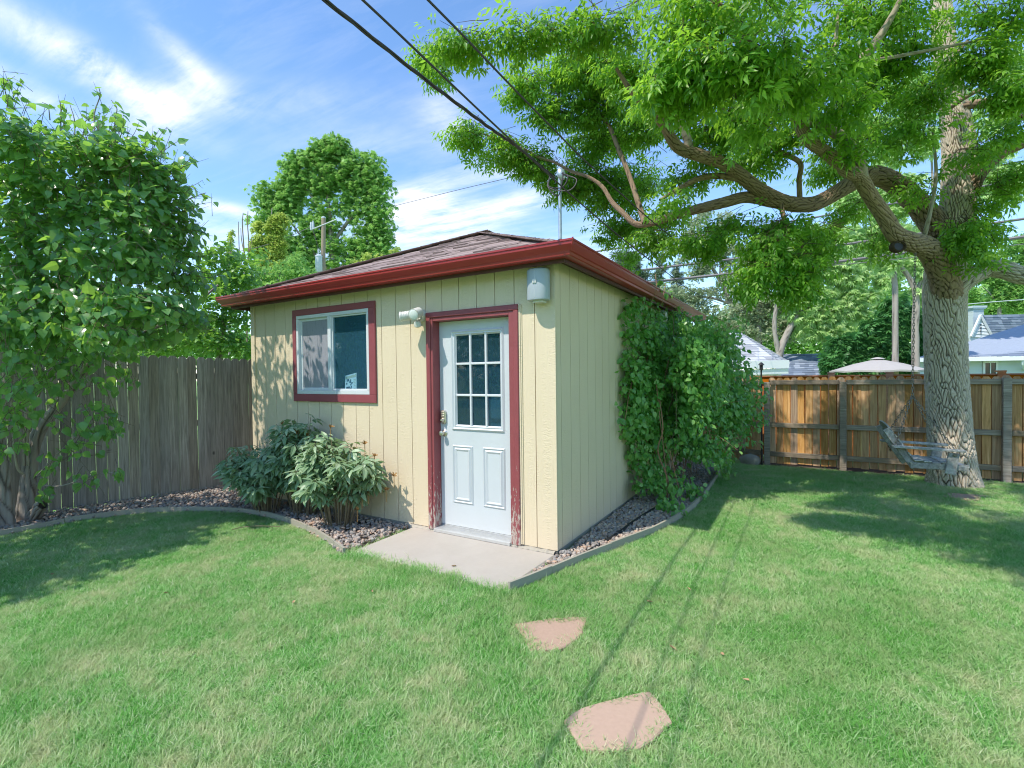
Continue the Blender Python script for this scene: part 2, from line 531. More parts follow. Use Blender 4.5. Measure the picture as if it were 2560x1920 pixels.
m_ash = leaf_mat('ash_leaf', (0.028, 0.13, 0.016), (0.085, 0.27, 0.026), (0.26, 0.48, 0.06), 0.50, 0.40, (0.60, 1.0, 0.06))
m_lilac = leaf_mat('lilac_leaf', (0.075, 0.20, 0.085), (0.145, 0.32, 0.125), (0.26, 0.46, 0.125), 0.46, 0.28, (0.55, 0.95, 0.07), 0.7)
m_bush = leaf_mat('bush_leaf', (0.05, 0.15, 0.05), (0.10, 0.25, 0.075), (0.22, 0.40, 0.11), 0.42, 0.35, (0.5, 0.9, 0.08))
m_vine = leaf_mat('vine_leaf', (0.05, 0.20, 0.035), (0.11, 0.33, 0.06), (0.27, 0.48, 0.14), 0.40, 0.36, (0.45, 0.9, 0.1), 0.6)
m_peony = leaf_mat('peony_leaf', (0.13, 0.25, 0.12), (0.25, 0.39, 0.20), (0.44, 0.55, 0.36), 0.28, 0.42, (0.32, 0.46, 0.12))
m_locust = leaf_mat('locust_leaf', (0.09, 0.23, 0.045), (0.18, 0.37, 0.08), (0.32, 0.52, 0.14), 0.38, 0.55)
m_poplar = leaf_mat('poplar_leaf', (0.14, 0.25, 0.04), (0.29, 0.42, 0.075), (0.50, 0.58, 0.14), 0.36, 0.5)
m_cotton = leaf_mat('cottonwood_leaf', (0.16, 0.23, 0.12), (0.29, 0.37, 0.20), (0.48, 0.54, 0.36), 0.33, 0.5)
m_darkbush = leaf_mat('dark_shrub_leaf', (0.03, 0.13, 0.035), (0.065, 0.22, 0.06), (0.13, 0.32, 0.085), 0.25, 0.45)
m_conifer = leaf_mat('spruce_needles', (0.08, 0.14, 0.08), (0.14, 0.21, 0.12), (0.23, 0.31, 0.18), 0.1, 0.7)
m_willow = leaf_mat('willow_leaf', (0.18, 0.34, 0.09), (0.34, 0.52, 0.17), (0.56, 0.70, 0.34), 0.4, 0.5)
m_dry = plain('dried_flower', (0.36, 0.20, 0.07), 0.9, 0, 0.5, 60, 0.3)
m_deadleaf = plain('dead_leaf', (0.46, 0.30, 0.17), 0.8, 0, 0.4, 40, 0.2)
m_pole = wood_mat('pole_wood', [(0.28, 0.19, 0.11), (0.40, 0.28, 0.17), (0.5, 0.38, 0.25)], (20, 20, 1.0), knots=False)
m_trafo = plain('transformer_grey', (0.52, 0.56, 0.60), 0.45, 0, 0.08, 5, 0)
m_umbrella = plain('umbrella_cloth', (0.40, 0.37, 0.35), 0.85, 0, 0.06, 9, 0.1)
m_blueroof = shingle_mat('blue_grey_shingle', [(0.05, 0.075, 0.12), (0.11, 0.15, 0.22), (0.32, 0.36, 0.43)])
m_paleroof = shingle_mat('pale_grey_shingle', [(0.16, 0.17, 0.19), (0.36, 0.37, 0.40), (0.58, 0.59, 0.61)])
m_lap = plain('pale_blue_lap_siding', (0.50, 0.575, 0.60), 0.6, 0, 0.05, 5, 0.05)
m_lapw = plain('white_lap_siding', (0.74, 0.76, 0.78), 0.6, 0, 0.04, 5, 0.05)
m_dark = plain('dark_glass', (0.02, 0.03, 0.04), 0.08, 0, 0.2, 5, 0)
m_card = plain('white_card', (0.80, 0.82, 0.80), 0.6, 0, 0.03, 9, 0)
m_ink = plain('printed_ink', (0.04, 0.06, 0.09), 0.6, 0, 0.1, 9, 0)
m_straw = plain('beige_ink', (0.62, 0.55, 0.40), 0.6, 0, 0.1, 9, 0)


# ------------------------------------------------------------------ object helpers
def setprop(o, label=None, cat=None, group=None, kind=None):
    if label:
        o['label'] = label
    if cat:
        o['category'] = cat
    if group:
        o['group'] = group
    if kind:
        o['kind'] = kind
    return o


def thing(name, label, cat, loc=(0, 0, 0), group=None):
    o = bpy.data.objects.new(name, None)
    COL.objects.link(o)
    o.empty_display_size = 0.1
    o.location = loc
    return setprop(o, label, cat, group)


def adopt(o, parent):
    """parent o, keeping the world place of its vertices"""
    if parent is None:
        return o
    o.parent = parent
    w = Matrix.Identity(4)
    p = parent
    chain = []
    while p is not None:
        chain.append(p)
        p = p.parent
    for q in reversed(chain):
        w = w @ q.matrix_parent_inverse @ q.matrix_basis
    o.matrix_parent_inverse = w.inverted()
    return o


def link_mesh(name, me, mat, parent=None):
    if mat is not None and len(me.materials) == 0:
        me.materials.append(mat)
    o = bpy.data.objects.new(name, me)
    COL.objects.link(o)
    return adopt(o, parent)


class MB:
    def __init__(self):
        self.v, self.f, self.uvs = [], [], None

    def add(self, vs, fs):
        k = len(self.v)
        self.v += [tuple(float(c) for c in p) for p in vs]
        self.f += [tuple(i + k for i in f) for f in fs]
        return self

    def box(self, lo, hi, M=None):
        x0, y0, z0 = lo
        x1, y1, z1 = hi
        vs = [(x0, y0, z0), (x1, y0, z0), (x1, y1, z0), (x0, y1, z0), (x0, y0, z1), (x1, y0, z1), (x1, y1, z1), (x0, y1, z1)]
        if M is not None:
            vs = [tuple(M @ Vector(p)) for p in vs]
        return self.add(vs, [(0, 3, 2, 1), (4, 5, 6, 7), (0, 1, 5, 4), (1, 2, 6, 5), (2, 3, 7, 6), (3, 0, 4, 7)])

    def prism(self, poly, z0, z1, M=None):
        n = len(poly)
        vs = [(p[0], p[1], z0) for p in poly] + [(p[0], p[1], z1) for p in poly]
        if M is not None:
            vs = [tuple(M @ Vector(p)) for p in vs]
        fs = [tuple(reversed(range(n))), tuple(range(n, 2 * n))] + [(i, (i + 1) % n, n + (i + 1) % n, n + i) for i in range(n)]
        return self.add(vs, fs)

    def tube(self, pts, rad, n=8, cap=True):
        pts = [np.asarray(p, float) for p in pts]
        if not hasattr(rad, '__len__'):
            rad = [rad] * len(pts)
        m = len(pts)
        prev = None
        vs = []
        for i in range(m):
            t = pts[min(i + 1, m - 1)] - pts[max(i - 1, 0)]
            t = t / (np.linalg.norm(t) + 1e-9)
            if prev is None:
                a = np.array([0, 0, 1.0]) if abs(t[2]) < 0.9 else np.array([1.0, 0, 0])
                x = np.cross(t, a)
            else:
                x = prev - t * (prev @ t)
            x = x / (np.linalg.norm(x) + 1e-9)
            prev = x
            y = np.cross(t, x)
            for k in range(n):
                th = 2 * math.pi * k / n
                vs.append(pts[i] + rad[i] * (x * math.cos(th) + y * math.sin(th)))
        fs = []
        for i in range(m - 1):
            for k in range(n):
                a, b = i * n + k, i * n + (k + 1) % n
                fs.append((a, b, b + n, a + n))
        if cap:
            fs.append(tuple(reversed(range(n))))
            fs.append(tuple(range((m - 1) * n, m * n)))
        return self.add(vs, fs)

    def lathe(self, prof, n=16, M=None):
        """prof: (radius, z) pairs, turned about z"""
        vs, fs = [], []
        for r, z in prof:
            for k in range(n):
                th = 2 * math.pi * k / n
                p = Vector((r * math.cos(th), r * math.sin(th), z))
                vs.append(tuple(M @ p) if M is not None else tuple(p))
        m = len(prof)
        for i in range(m - 1):
            for k in range(n):
                a, b = i * n + k, i * n + (k + 1) % n
                fs.append((a, b, b + n, a + n))
        fs.append(tuple(reversed(range(n))))
        fs.append(tuple(range((m - 1) * n, m * n)))
        return self.add(vs, fs)

    def mesh(self, name, mat, smooth=False, bevel=0.0, recenter=False):
        me = bpy.data.meshes.new(name)
        me.from_pydata(self.v, [], self.f)
        if bevel:
            bm = bmesh.new()
            bm.from_mesh(me)
            ed = [e for e in bm.edges if len(e.link_faces) == 2 and e.calc_face_angle(0) > 0.5]
            bmesh.ops.bevel(bm, geom=ed, offset=bevel, segments=1, affect='EDGES', profile=0.5)
            bm.to_mesh(me)
            bm.free()
        me.materials.append(mat)
        if smooth:
            me.polygons.foreach_set('use_smooth', [True] * len(me.polygons))
            try:
                me.set_sharp_from_angle(angle=R(40))
            except Exception:
                pass
        me.update()
        return me

    def build(self, name, mat, parent=None, smooth=False, bevel=0.0, label=None, kind=None):
        o = link_mesh(name, self.mesh(name, mat, smooth, bevel), mat, parent)
        if label:
            o['label'] = label
        if kind:
            o['kind'] = kind
        return o


def frame(o, x, y, z):
    return Matrix(((x[0], y[0], z[0], o[0]), (x[1], y[1], z[1], o[1]), (x[2], y[2], z[2], o[2]), (0, 0, 0, 1)))


# ------------------------------------------------------------------ leaves
def leaf_template(kind):
    V, T = [], []

    def lobe(base, d, L, W, prof, fold=0.25, droop=0.0, nrm=(0, 0, 1)):
        base, d = np.array(base, float), np.array(d, float)
        d = d / np.linalg.norm(d)
        n = np.array(nrm, float)
        s = np.cross(d, n)
        s = s / np.linalg.norm(s)
        n = np.cross(s, d)
        k0 = len(V)
        mids = []
        for t, w in prof:
            c = base + d * L * t - n * droop * L * t * t
            if w == 0:
                V.append(c)
                mids.append((len(V) - 1,))
            else:
                V.append(c + s * W * w * 0.5 + n * fold * W * w * 0.5)
                V.append(c)
                V.append(c - s * W * w * 0.5 + n * fold * W * w * 0.5)
                mids.append((len(V) - 3, len(V) - 2, len(V) - 1))
        for a, b in zip(mids[:-1], mids[1:]):
            if len(a) == 1:
                T.append((a[0], b[1], b[0])); T.append((a[0], b[2], b[1]))
            elif len(b) == 1:
                T.append((a[0], a[1], b[0])); T.append((a[1], a[2], b[0]))
            else:
                T.append((a[0], a[1], b[1])); T.append((a[0], b[1], b[0]))
                T.append((a[1], a[2], b[2])); T.append((a[1], b[2], b[1]))

    if kind == 'ash':
        p = [(0, 0), (0.42, 1), (1, 0)]
        lobe((0, 0.13, -0.02), (0, 1, -0.25), 0.085, 0.030, p, 0.25, 0.25)
        for y, L in ((0.115, 0.075), (0.065, 0.078)):
            for sx in (-1, 1):
                lobe((0.004 * sx, y, -0.015), (sx * 0.85, 0.55, -0.35), L, 0.027, p, 0.25, 0.25)
    elif kind == 'heart':
        lobe((0, 0.0, 0), (0, 1, 0), 0.085, 0.068, [(0.0, 0), (0.05, 0.62), (0.30, 1.0), (0.62, 0.68), (1, 0)], 0.22, 0.25)
    elif kind == 'oval':
        lobe((0, 0, 0), (0, 1, 0), 0.062, 0.043, [(0, 0), (0.28, 0.88), (0.65, 0.85), (1, 0)], 0.2, 0.2)
    elif kind == 'lance':
        lobe((0, 0.02, 0), (0, 1, 0), 0.15, 0.042, [(0, 0), (0.35, 1.0), (0.7, 0.72), (1, 0)], 0.3, 0.35)
    elif kind == 'tri':
        pr = [(0, 0), (0.4, 1.0), (0.75, 0.66), (1, 0)]
        lobe((0, 0.045, 0), (0, 1, -0.1), 0.13, 0.046, pr, 0.25, 0.35)
        lobe((0.006, 0.03, 0), (0.75, 0.6, -0.1), 0.115, 0.042, pr, 0.25, 0.35)
        lobe((-0.006, 0.03, 0), (-0.75, 0.6, -0.1), 0.115, 0.042, pr, 0.25, 0.35)
    elif kind == 'spray':            # feathery spray of far foliage
        p = [(0, 0), (0.5, 1), (1, 0)]
        for i in range(7):
            a = (i - 3) * 0.42
            lobe((0, 0.02 * (i % 3), 0), (math.sin(a), math.cos(a), -0.25 - 0.08 * (i % 2)), 0.30 - 0.03 * abs(i - 3), 0.075, p, 0.15, 0.35)
    elif kind == 'tuft':             # broad leaves in a loose far clump
        p = [(0, 0), (0.45, 1), (1, 0)]
        r2 = random.Random(3)
        for i in range(6):
            a = r2.uniform(0, 6.28)
            b = [r2.uniform(-0.09, 0.09) for _ in range(3)]
            lobe(b, (math.sin(a), math.cos(a), r2.uniform(-0.7, 0.4)), 0.12, 0.085, p, 0.15, 0.2)
    elif kind == 'needle':
        p = [(0, 0), (0.5, 1), (1, 0)]
        for i in range(6):
            a = (i - 2.5) * 0.5
            lobe((0, 0.05 * (i % 3), 0), (math.sin(a), math.cos(a), 0.15 * ((i % 2) * 2 - 1)), 0.30, 0.05, p, 0.15, 0.3)
    return np.array(V), np.array(T, dtype=np.int32)


TPL = {k: leaf_template(k) for k in ('ash', 'heart', 'oval', 'lance', 'tri', 'spray', 'tuft', 'needle')}
TPL_ME = {}


def unit(a):
    return a / (np.linalg.norm(a, axis=-1, keepdims=True) + 1e-9)


def leaf_frames(pos, dirs, nrm, scale):
    """(N,3,3) axes times scale and positions"""
    y = unit(dirs)
    x = unit(np.cross(y, nrm))
    z = np.cross(x, y)
    A = np.stack([x, y, z], axis=2) * np.asarray(scale).reshape(-1, 1, 1)
    return A, pos


def bake(name, kind, A, P, mat, parent, rnd=None, stuff=True):
    V, T = TPL[kind]
    n, nv = len(P), len(V)
    if n == 0:
        return None
    co = (np.einsum('nij,vj->nvi', A, V) + P[:, None, :]).reshape(-1, 3)
    tris = (T[None] + (np.arange(n) * nv)[:, None, None]).reshape(-1, 3)
    me = bpy.data.meshes.new(name)
    me.vertices.add(len(co))
    me.vertices.foreach_set('co', co.astype(np.float32).ravel())
    nt = len(tris)
    me.loops.add(nt * 3)
    me.loops.foreach_set('vertex_index', tris.astype(np.int32).ravel())
    me.polygons.add(nt)
    me.polygons.foreach_set('loop_start', np.arange(0, nt * 3, 3, dtype=np.int32))
    me.polygons.foreach_set('loop_total', np.full(nt, 3, dtype=np.int32))
    at_ = me.attributes.new('rnd', 'FLOAT', 'FACE')
    if rnd is None:
        rnd = rng.random(n)
    at_.data.foreach_set('value', np.repeat(rnd, len(T)).astype(np.float32))
    me.update(calc_edges=True)
    me.validate()
    o = link_mesh(name, me, mat, parent)
    if stuff:
        o['kind'] = 'stuff'
    return o


def leaf_me(kind, mat):
    key = (kind, mat.name)
    if key not in TPL_ME:
        V, T = TPL[kind]
        me = bpy.data.meshes.new('leaf')
        me.from_pydata([tuple(p) for p in V], [], [tuple(int(i) for i in t) for t in T])
        me.materials.append(mat)
        me.update()
        TPL_ME[key] = me
    return TPL_ME[key]


def foliage(parent, kind, A, P, mat, singles=300, name='foliage', partname='leaf', visible=None):
    """the nearest leaves one by one as parts, the rest joined"""
    n = len(P)
    idx_single = np.zeros(n, bool)
    if singles:
        q = P - CP
        d = -(q @ CB)
        u = CX + FPX * (q @ CR) / np.maximum(d, 0.05)
        v = CY - FPX * (q @ CU) / np.maximum(d, 0.05)
        size = np.linalg.norm(A[:, :, 1], axis=1) / np.maximum(d, 0.05)
        ok = (d > 0.5) & (u > 5) & (u < 2555) & (v > 110) & (v < 1810)
        if visible is not None:
            ok &= visible
        score = np.where(ok, size, -1)
        order = np.argsort(-score)[:singles]
        order = order[score[order] > 0]
        idx_single[order] = True
        me = leaf_me(kind, mat)
        pinv = None
        for i in np.nonzero(idx_single)[0]:
            o = bpy.data.objects.new(partname, me)
            COL.objects.link(o)
            adopt(o, parent)
            a, p = A[i], P[i]
            o.matrix_basis = Matrix(((a[0, 0], a[0, 1], a[0, 2], p[0]), (a[1, 0], a[1, 1], a[1, 2], p[1]), (a[2, 0], a[2, 1], a[2, 2], p[2]), (0, 0, 0, 1)))
    return bake(name, kind, A[~idx_single], P[~idx_single], mat, parent)


def sample_ell(c, ax, n, shell=0.45):
    """points in an ellipsoid with half axes ax (rows), denser towards the skin"""
    d = unit(rng.normal(size=(n, 3)))
    r = (shell + (1 - shell) * rng.random((n, 1))) ** 0.7
    r = np.where(rng.random((n, 1)) < 0.25, rng.random((n, 1)) ** 0.5, r)
    q = d * r
    return c + q @ ax, d


def pix_ell(u, v, ru, rv, d, thick=None):
    s = d / FPX
    t = (thick if thick is not None else 0.8 * max(ru, rv) * s)
    return at(u, v, d), np.stack([CR * ru * s, CU * rv * s, CB * t])


# ------------------------------------------------------------------ bark tubes
def vnoise(x, y, seed, wrapx=None):
    xi, yi = np.floor(x).astype(int), np.floor(y).astype(int)
    xf, yf = x - xi, y - yi
    xf = xf * xf * (3 - 2 * xf)
    yf = yf * yf * (3 - 2 * yf)

    def h(a, b):
        if wrapx:
            a = np.mod(a, wrapx)
        k = (a * 374761393 + b * 668265263 + seed * 1442695041) & 0x7fffffff
        k = ((k ^ (k >> 13)) * 1274126177) & 0x7fffffff
        return (k & 0xffff) / 65535.0
    return (h(xi, yi) * (1 - xf) + h(xi + 1, yi) * xf) * (1 - yf) + (h(xi, yi + 1) * (1 - xf) + h(xi + 1, yi + 1) * xf) * yf


def spline(pts, per=8):
    """Catmull-Rom through rows of pts"""
    P = np.asarray(pts, float)
    P = np.vstack([2 * P[0] - P[1], P, 2 * P[-1] - P[-2]])
    out = []
    for i in range(1, len(P) - 2):
        for t in np.linspace(0, 1, per, endpoint=False):
            a, b, c, d = P[i - 1], P[i], P[i + 1], P[i + 2]
            out.append(0.5 * (2 * b + (c - a) * t + (2 * a - 5 * b + 4 * c - d) * t * t + (3 * b - a - 3 * c + d) * t ** 3))
    out.append(P[-2])
    return np.array(out)


def bark_tube(name, rows, mat, parent, n=24, per=8, depth=0.06, fx=9, fz=7.0, seed=1, flare=None):
    """rows: x, y, z, radius; surface carved into ridges"""
    S = spline(rows, per)
    C, rad = S[:, :3], np.maximum(S[:, 3], 0.0015)
    m = len(C)
    seg = np.linalg.norm(np.diff(C, axis=0), axis=1)
    arc = np.concatenate([[0], np.cumsum(seg)])
    T = unit(np.gradient(C, axis=0))
    X = np.zeros_like(T)
    a = np.array([1.0, 0, 0]) if abs(T[0][2]) > 0.7 else np.array([0, 0, 1.0])
    x = np.cross(T[0], a)
    for i in range(m):
        x = x - T[i] * (x @ T[i])
        x = x / np.linalg.norm(x)
        X[i] = x
    Y = np.cross(T, X)
    th = np.arange(n) / n
    TH, AR = np.meshgrid(th, arc)
    gx = TH * fx
    gz = AR * fz
    def wv(k, m_, sd):
        return vnoise(TH * max(1, int(fx * k)), AR * fz * m_, seed + sd, max(1, int(fx * k))) - 0.5
    w1, w2, w3 = wv(0.5, 0.5, 5), wv(0.5, 0.5, 6), wv(0.2, 0.12, 7)
    r1 = 1 - np.abs(((gx * 0.5 + gz * 0.52 + 1.5 * w1 + 1.2 * w3) % 1.0) * 2 - 1)
    r2 = 1 - np.abs(((gx * 0.5 - gz * 0.52 + 1.5 * w2 - 1.2 * w3) % 1.0) * 2 - 1)
    drop = np.clip(2.2 * (vnoise(gx * 0.5, gz * 0.35, seed + 3, max(1, fx // 2)) - 0.35), 0, 1)
    rid = np.minimum(np.clip(r1 * 2.1, 0, 1), np.clip(r2 * 2.1 + 0.55 * drop, 0, 1))
    rid = rid * rid * (3 - 2 * rid)
    hgt = np.clip(0.82 * rid + 0.22 * vnoise(gx, gz * 1.0, seed, fx) + 0.22 * (vnoise(gx * 3, gz * 3, seed + 9, fx * 3) - 0.5), 0, 1.2)
    rr = rad[:, None] * (1 + depth * (hgt - 0.55))
    if flare is not None:
        rr = rr * (1 + flare(AR, TH))
    co = C[:, None, :] + rr[:, :, None] * (X[:, None, :] * np.cos(2 * np.pi * TH)[:, :, None] + Y[:, None, :] * np.sin(2 * np.pi * TH)[:, :, None])
    co = co.reshape(-1, 3)
    i, k = np.meshgrid(np.arange(m - 1), np.arange(n), indexing='ij')
    a_, b_ = i * n + k, i * n + (k + 1) % n
    quads = np.stack([a_, b_, b_ + n, a_ + n], axis=2).reshape(-1, 4)
    me = bpy.data.meshes.new(name)
    me.vertices.add(len(co))
    me.vertices.foreach_set('co', co.astype(np.float32).ravel())
    nq = len(quads)
    me.loops.add(nq * 4)
    me.loops.foreach_set('vertex_index', quads.astype(np.int32).ravel())
    me.polygons.add(nq)
    me.polygons.foreach_set('loop_start', np.arange(0, nq * 4, 4, dtype=np.int32))
    me.polygons.foreach_set('loop_total', np.full(nq, 4, dtype=np.int32))
    me.polygons.foreach_set('use_smooth', [True] * nq)
    at_ = me.attributes.new('bark', 'FLOAT', 'POINT')
    at_.data.foreach_set('value', hgt.astype(np.float32).ravel())
    me.update(calc_edges=True)
    return link_mesh(name, me, mat, parent)


def prow(*rows):
    """pixel rows (u, v, radius in pixels, depth) to world rows"""
    out = []
    for i, (u, v, r, d) in enumerate(rows):
        a, b = rows[max(i - 1, 0)], rows[min(i + 1, len(rows) - 1)]
        du, dv = abs(b[0] - a[0]), abs(b[1] - a[1])
        k = dv / (math.hypot(du, dv) + 1e-6)
        f = math.sqrt(1 + k * ((u - CX) / FPX) ** 2 + (1 - k) * ((v - CY) / FPX) ** 2)   # wide-angle stretch off the axis
        out.append(list(at(u, v, d)) + [r * d / FPX / f])
    return out


# ================================================================== THE SETTING
def setting(o):
    o['kind'] = 'structure'
    return o


g = 600
setting(MB().add([(-g, -g, 0), (g, -g, 0), (g, g, 0), (-g, g, 0)], [(0, 1, 2, 3)]).build('lawn', m_ground))

EDGE_L = spline([(-5.45, -3.6), (-5.30, -2.9), (-5.10, -2.2), (-5.02, -1.55), (-4.62, -0.97), (-3.85, -0.56), (-3.14, -0.50), (-2.4, -0.62), (-1.95, -0.75), (-1.64, -0.86)], 8)
EDGE_R = spline([(0.0, -0.80), (0.08, -0.55), (0.22, -0.05), (0.39, 0.47), (0.52, 0.86), (0.60, 1.2), (0.66, 1.52), (0.72, 2.1), (0.73, 2.9), (0.70, 4.0), (0.62, 5.2)], 8)
bedL = [tuple(p) for p in EDGE_L] + [(-1.62, 0.05), (-4.3, 0.05), (-5.0, 1.6), (-6.0, -2.2), (-6.2, -3.6)]
bedR = [tuple(p) for p in EDGE_R] + [(0.0, 5.2), (0.02, 0.03), (0.0, -0.02)]


def sheet(poly, z, name, mat):
    return MB().add([(p[0], p[1], z) for p in poly], [tuple(range(len(poly)))]).build(name, mat)


setting(sheet(bedL, 0.006, 'gravel_bed', m_soil))
setting(sheet(list(reversed(bedR)), 0.006, 'gravel_bed', m_soil))
setting(sheet([(1.0, 5.12), (5.5, 5.25), (9.0, 5.3), (9.0, 5.9), (1.0, 5.9)], 0.005, 'soil_strip', m_soil))

# concrete pad before the door
pad = MB()
pad.prism([(-1.605, -0.80), (-0.03, -0.825), (-0.004, -0.03), (-1.605, -0.02)], -0.08, 0.032)
setting(pad.build('concrete_pad', m_conc, bevel=0.012))


def inside(poly, x, y):
    r = np.zeros(len(x), bool)
    n = len(poly)
    j = n - 1
    for i in range(n):
        xi, yi = poly[i][0], poly[i][1]
        xj, yj = poly[j][0], poly[j][1]
        c = ((yi > y) != (yj > y)) & (x < (xj - xi) * (y - yi) / (yj - yi + 1e-12) + xi)
        r ^= c
        j = i
    return r


# edging boards, low walls of the two beds
def edging(path, label, z=0.075, t=0.022):
    th = thing('bed_edging', label, 'edging', (path[0][0], path[0][1], 0), 'edging boards round the gravel beds')
    P = np.array(path)
    tan = unit(np.gradient(P, axis=0))
    nor = np.stack([-tan[:, 1], tan[:, 0]], axis=1)
    step = 11
    for s in range(0, len(P) - 1, step):
        e = min(s + step, len(P) - 1)
        a, b, zt = P[s:e + 1] - nor[s:e + 1] * t / 2, P[s:e + 1] + nor[s:e + 1] * t / 2, z + random.uniform(-0.006, 0.006)
        if e - s > 3:
            a[-1] -= tan[e] * 0.004
            b[-1] -= tan[e] * 0.004
        m = MB()
        k = len(a)
        vs = [(p[0], p[1], -0.05) for p in a] + [(p[0], p[1], zt) for p in a] + [(p[0], p[1], zt) for p in b] + [(p[0], p[1], -0.05) for p in b]
        fs = []
        for i in range(k - 1):
            for r_ in range(3):
                q = r_ * k + i
                fs.append((q, q + 1, q + 1 + k, q + k))
        fs += [(0, k, 2 * k, 3 * k), (k - 1, 4 * k - 1, 3 * k - 1, 2 * k - 1)]
        m.add(vs, fs).build('edging_board', m_edge, th)
    return th


edging(EDGE_L, 'long curved grey edging board between the left lawn and gravel bed')
edging(EDGE_R, 'grey edging board along the gravel beside the shaded side wall', 0.085)

# ================================================================== SHED
W0, L0 = -4.35, 5.45
SH = thing('garden_shed', 'cream garden shed with red gutters, hip roof and white door', 'shed', (-2.17, 2.7, 0))
DOOR = (-1.345, -0.395, 0.0, 2.135)
WIN = (-3.435, -2.165, 1.335, 2.315)
ZB, ZT = 0.055, 2.52


def col_boxes(mb, x0, x1, holes):
    xs = sorted({x0, x1} | {h[k] for h in holes for k in (0, 1) if x0 < h[k] < x1})
    for a, b in zip(xs[:-1], xs[1:]):
        c = 0.5 * (a + b)
        spans = [(ZB, ZT)]
        for h in holes:
            if h[0] < c < h[1]:
                new = []
                for lo, hi in spans:
                    if h[2] > lo:
                        new.append((lo, min(hi, h[2])))
                    if h[3] < hi:
                        new.append((max(lo, h[3]), hi))
                spans = [s for s in new if s[1] - s[0] > 0.005]
        for lo, hi in spans:
            mb.box((a, 0.0, lo), (b, 0.018, hi))


edges = [0.0, -0.1955]
while edges[-1] - 0.2035 > W0 + 0.1:
    edges.append(edges[-1] - 0.2035)
edges.append(W0)
for a, b in zip(edges[:-1], edges[1:]):
    m = MB()
    col_boxes(m, b + 0.0035, a - (0.0035 if a < 0 else 0.0), [DOOR, WIN])
    lowm, highm = MB(), MB()
    for k in range(0, len(m.v), 8):
        vs = m.v[k:k + 8]
        z0, z1 = vs[0][2], vs[4][2]
        tgt = highm if z0 > 1.0 else lowm
        tgt.box(vs[0], vs[6])
    for q in (lowm, highm):
        if q.v:
            q.build('siding_plank', m_siding, SH)
MB().box((W0 - 0.004, -0.014, ZB), (W0 + 0.075, -0.002, 2.50)).build('corner_board', m_siding, SH, bevel=0.002)
# the side wall that faces right
ed = [0.018, 0.105]
while ed[-1] + 0.2035 < L0:
    ed.append(ed[-1] + 0.2035)
ed.append(L0)
for a, b in zip(ed[:-1], ed[1:]):
    MB().box((-0.018, a + 0.0035, ZB), (0.0, b - 0.0035, ZT)).build('siding_plank', m_siding, SH)
# plain core walls behind the planks, with the two openings
core = MB()
for (x0, x1, z0, z1) in [(W0 + 0.005, WIN[0], 0.0, ZT), (WIN[0], WIN[1], 0.0, WIN[2]), (WIN[0], WIN[1], WIN[3], ZT), (WIN[1], DOOR[0], 0.0, ZT), (DOOR[0], DOOR[1], DOOR[3], ZT), (DOOR[1], -0.021, 0.0, ZT)]:
    core.box((x0, 0.0215, z0), (x1, 0.11, z1))
core.box((-0.11, 0.1105, 0.0), (-0.0215, L0, ZT))
core.box((W0 + 0.005, 0.1105, 0.0), (W0 + 0.11, L0, ZT))
core.box((W0 + 0.1105, L0 - 0.1, 0.0), (-0.1105, L0, ZT))
core.build('wall', m_siding, SH)
MB().box((W0 + 0.12, 0.45, 0.02), (-0.12, 0.47, ZT - 0.02)).build('interior_partition', m_inside, SH)
MB().box((W0 + 0.12, 0.1115, 0.015), (-0.12, 0.449, 0.05)).build('interior_floor', m_inside, SH)
fd = MB().box((W0 + 0.01, 0.010, -0.1), (-0.008, 0.10, 0.054)).box((-0.1, 0.101, -0.1), (-0.006, L0, 0.052))
fd.build('foundation', m_found, SH)
# crumbly mortar lip at the foot of the front wall
mor = MB()
nx = 90
vs, fs = [], []
for i in range(nx + 1):
    x = -1.72 + 1.70 * i / nx
    w = 0.020 + 0.022 * random.random()
    zt = 0.040 + 0.010 * random.random()
    vs += [(x, 0.009, zt + 0.006), (x, -w * 0.5, zt), (x, -w, 0.0325), (x, -w - 0.002, 0.0)]
for i in range(nx):
    for k in range(3):
        a = i * 4 + k
        fs.append((a, a + 1, a + 5, a + 4))
mor.add(vs, fs).build('mortar_strip', m_found, SH)

# --- roof
OV = 0.168
ex0, ex1, ey0, ey1 = W0 - OV, OV, -OV, L0 + OV
ZE = 2.585
half = (ex1 - ex0) / 2
PITCH = 0.437
ZR = ZE + half * PITCH
xc = (ex0 + ex1) / 2
A_, B_ = (xc, ey0 + half, ZR), (xc, ey1 - half, ZR)
rv = [(ex0, ey0, ZE), (ex1, ey0, ZE), (ex1, ey1, ZE), (ex0, ey1, ZE), A_, B_]
lowv = [(p[0], p[1], p[2] - 0.03) for p in rv]
roof = MB().add(rv + lowv, [(0, 1, 4), (1, 2, 5, 4), (2, 3, 5), (3, 0, 4, 5), (1, 0, 6, 7), (2, 1, 7, 8), (3, 2, 8, 9), (0, 3, 9, 6), (6, 10, 7), (7, 10, 11, 8), (8, 11, 9), (9, 11, 10, 6)])
roof = roof.build('roof', m_shingle, SH)
sl = math.sqrt(1 + PITCH ** 2)
EXPO = 0.143
tab_meshes = {}


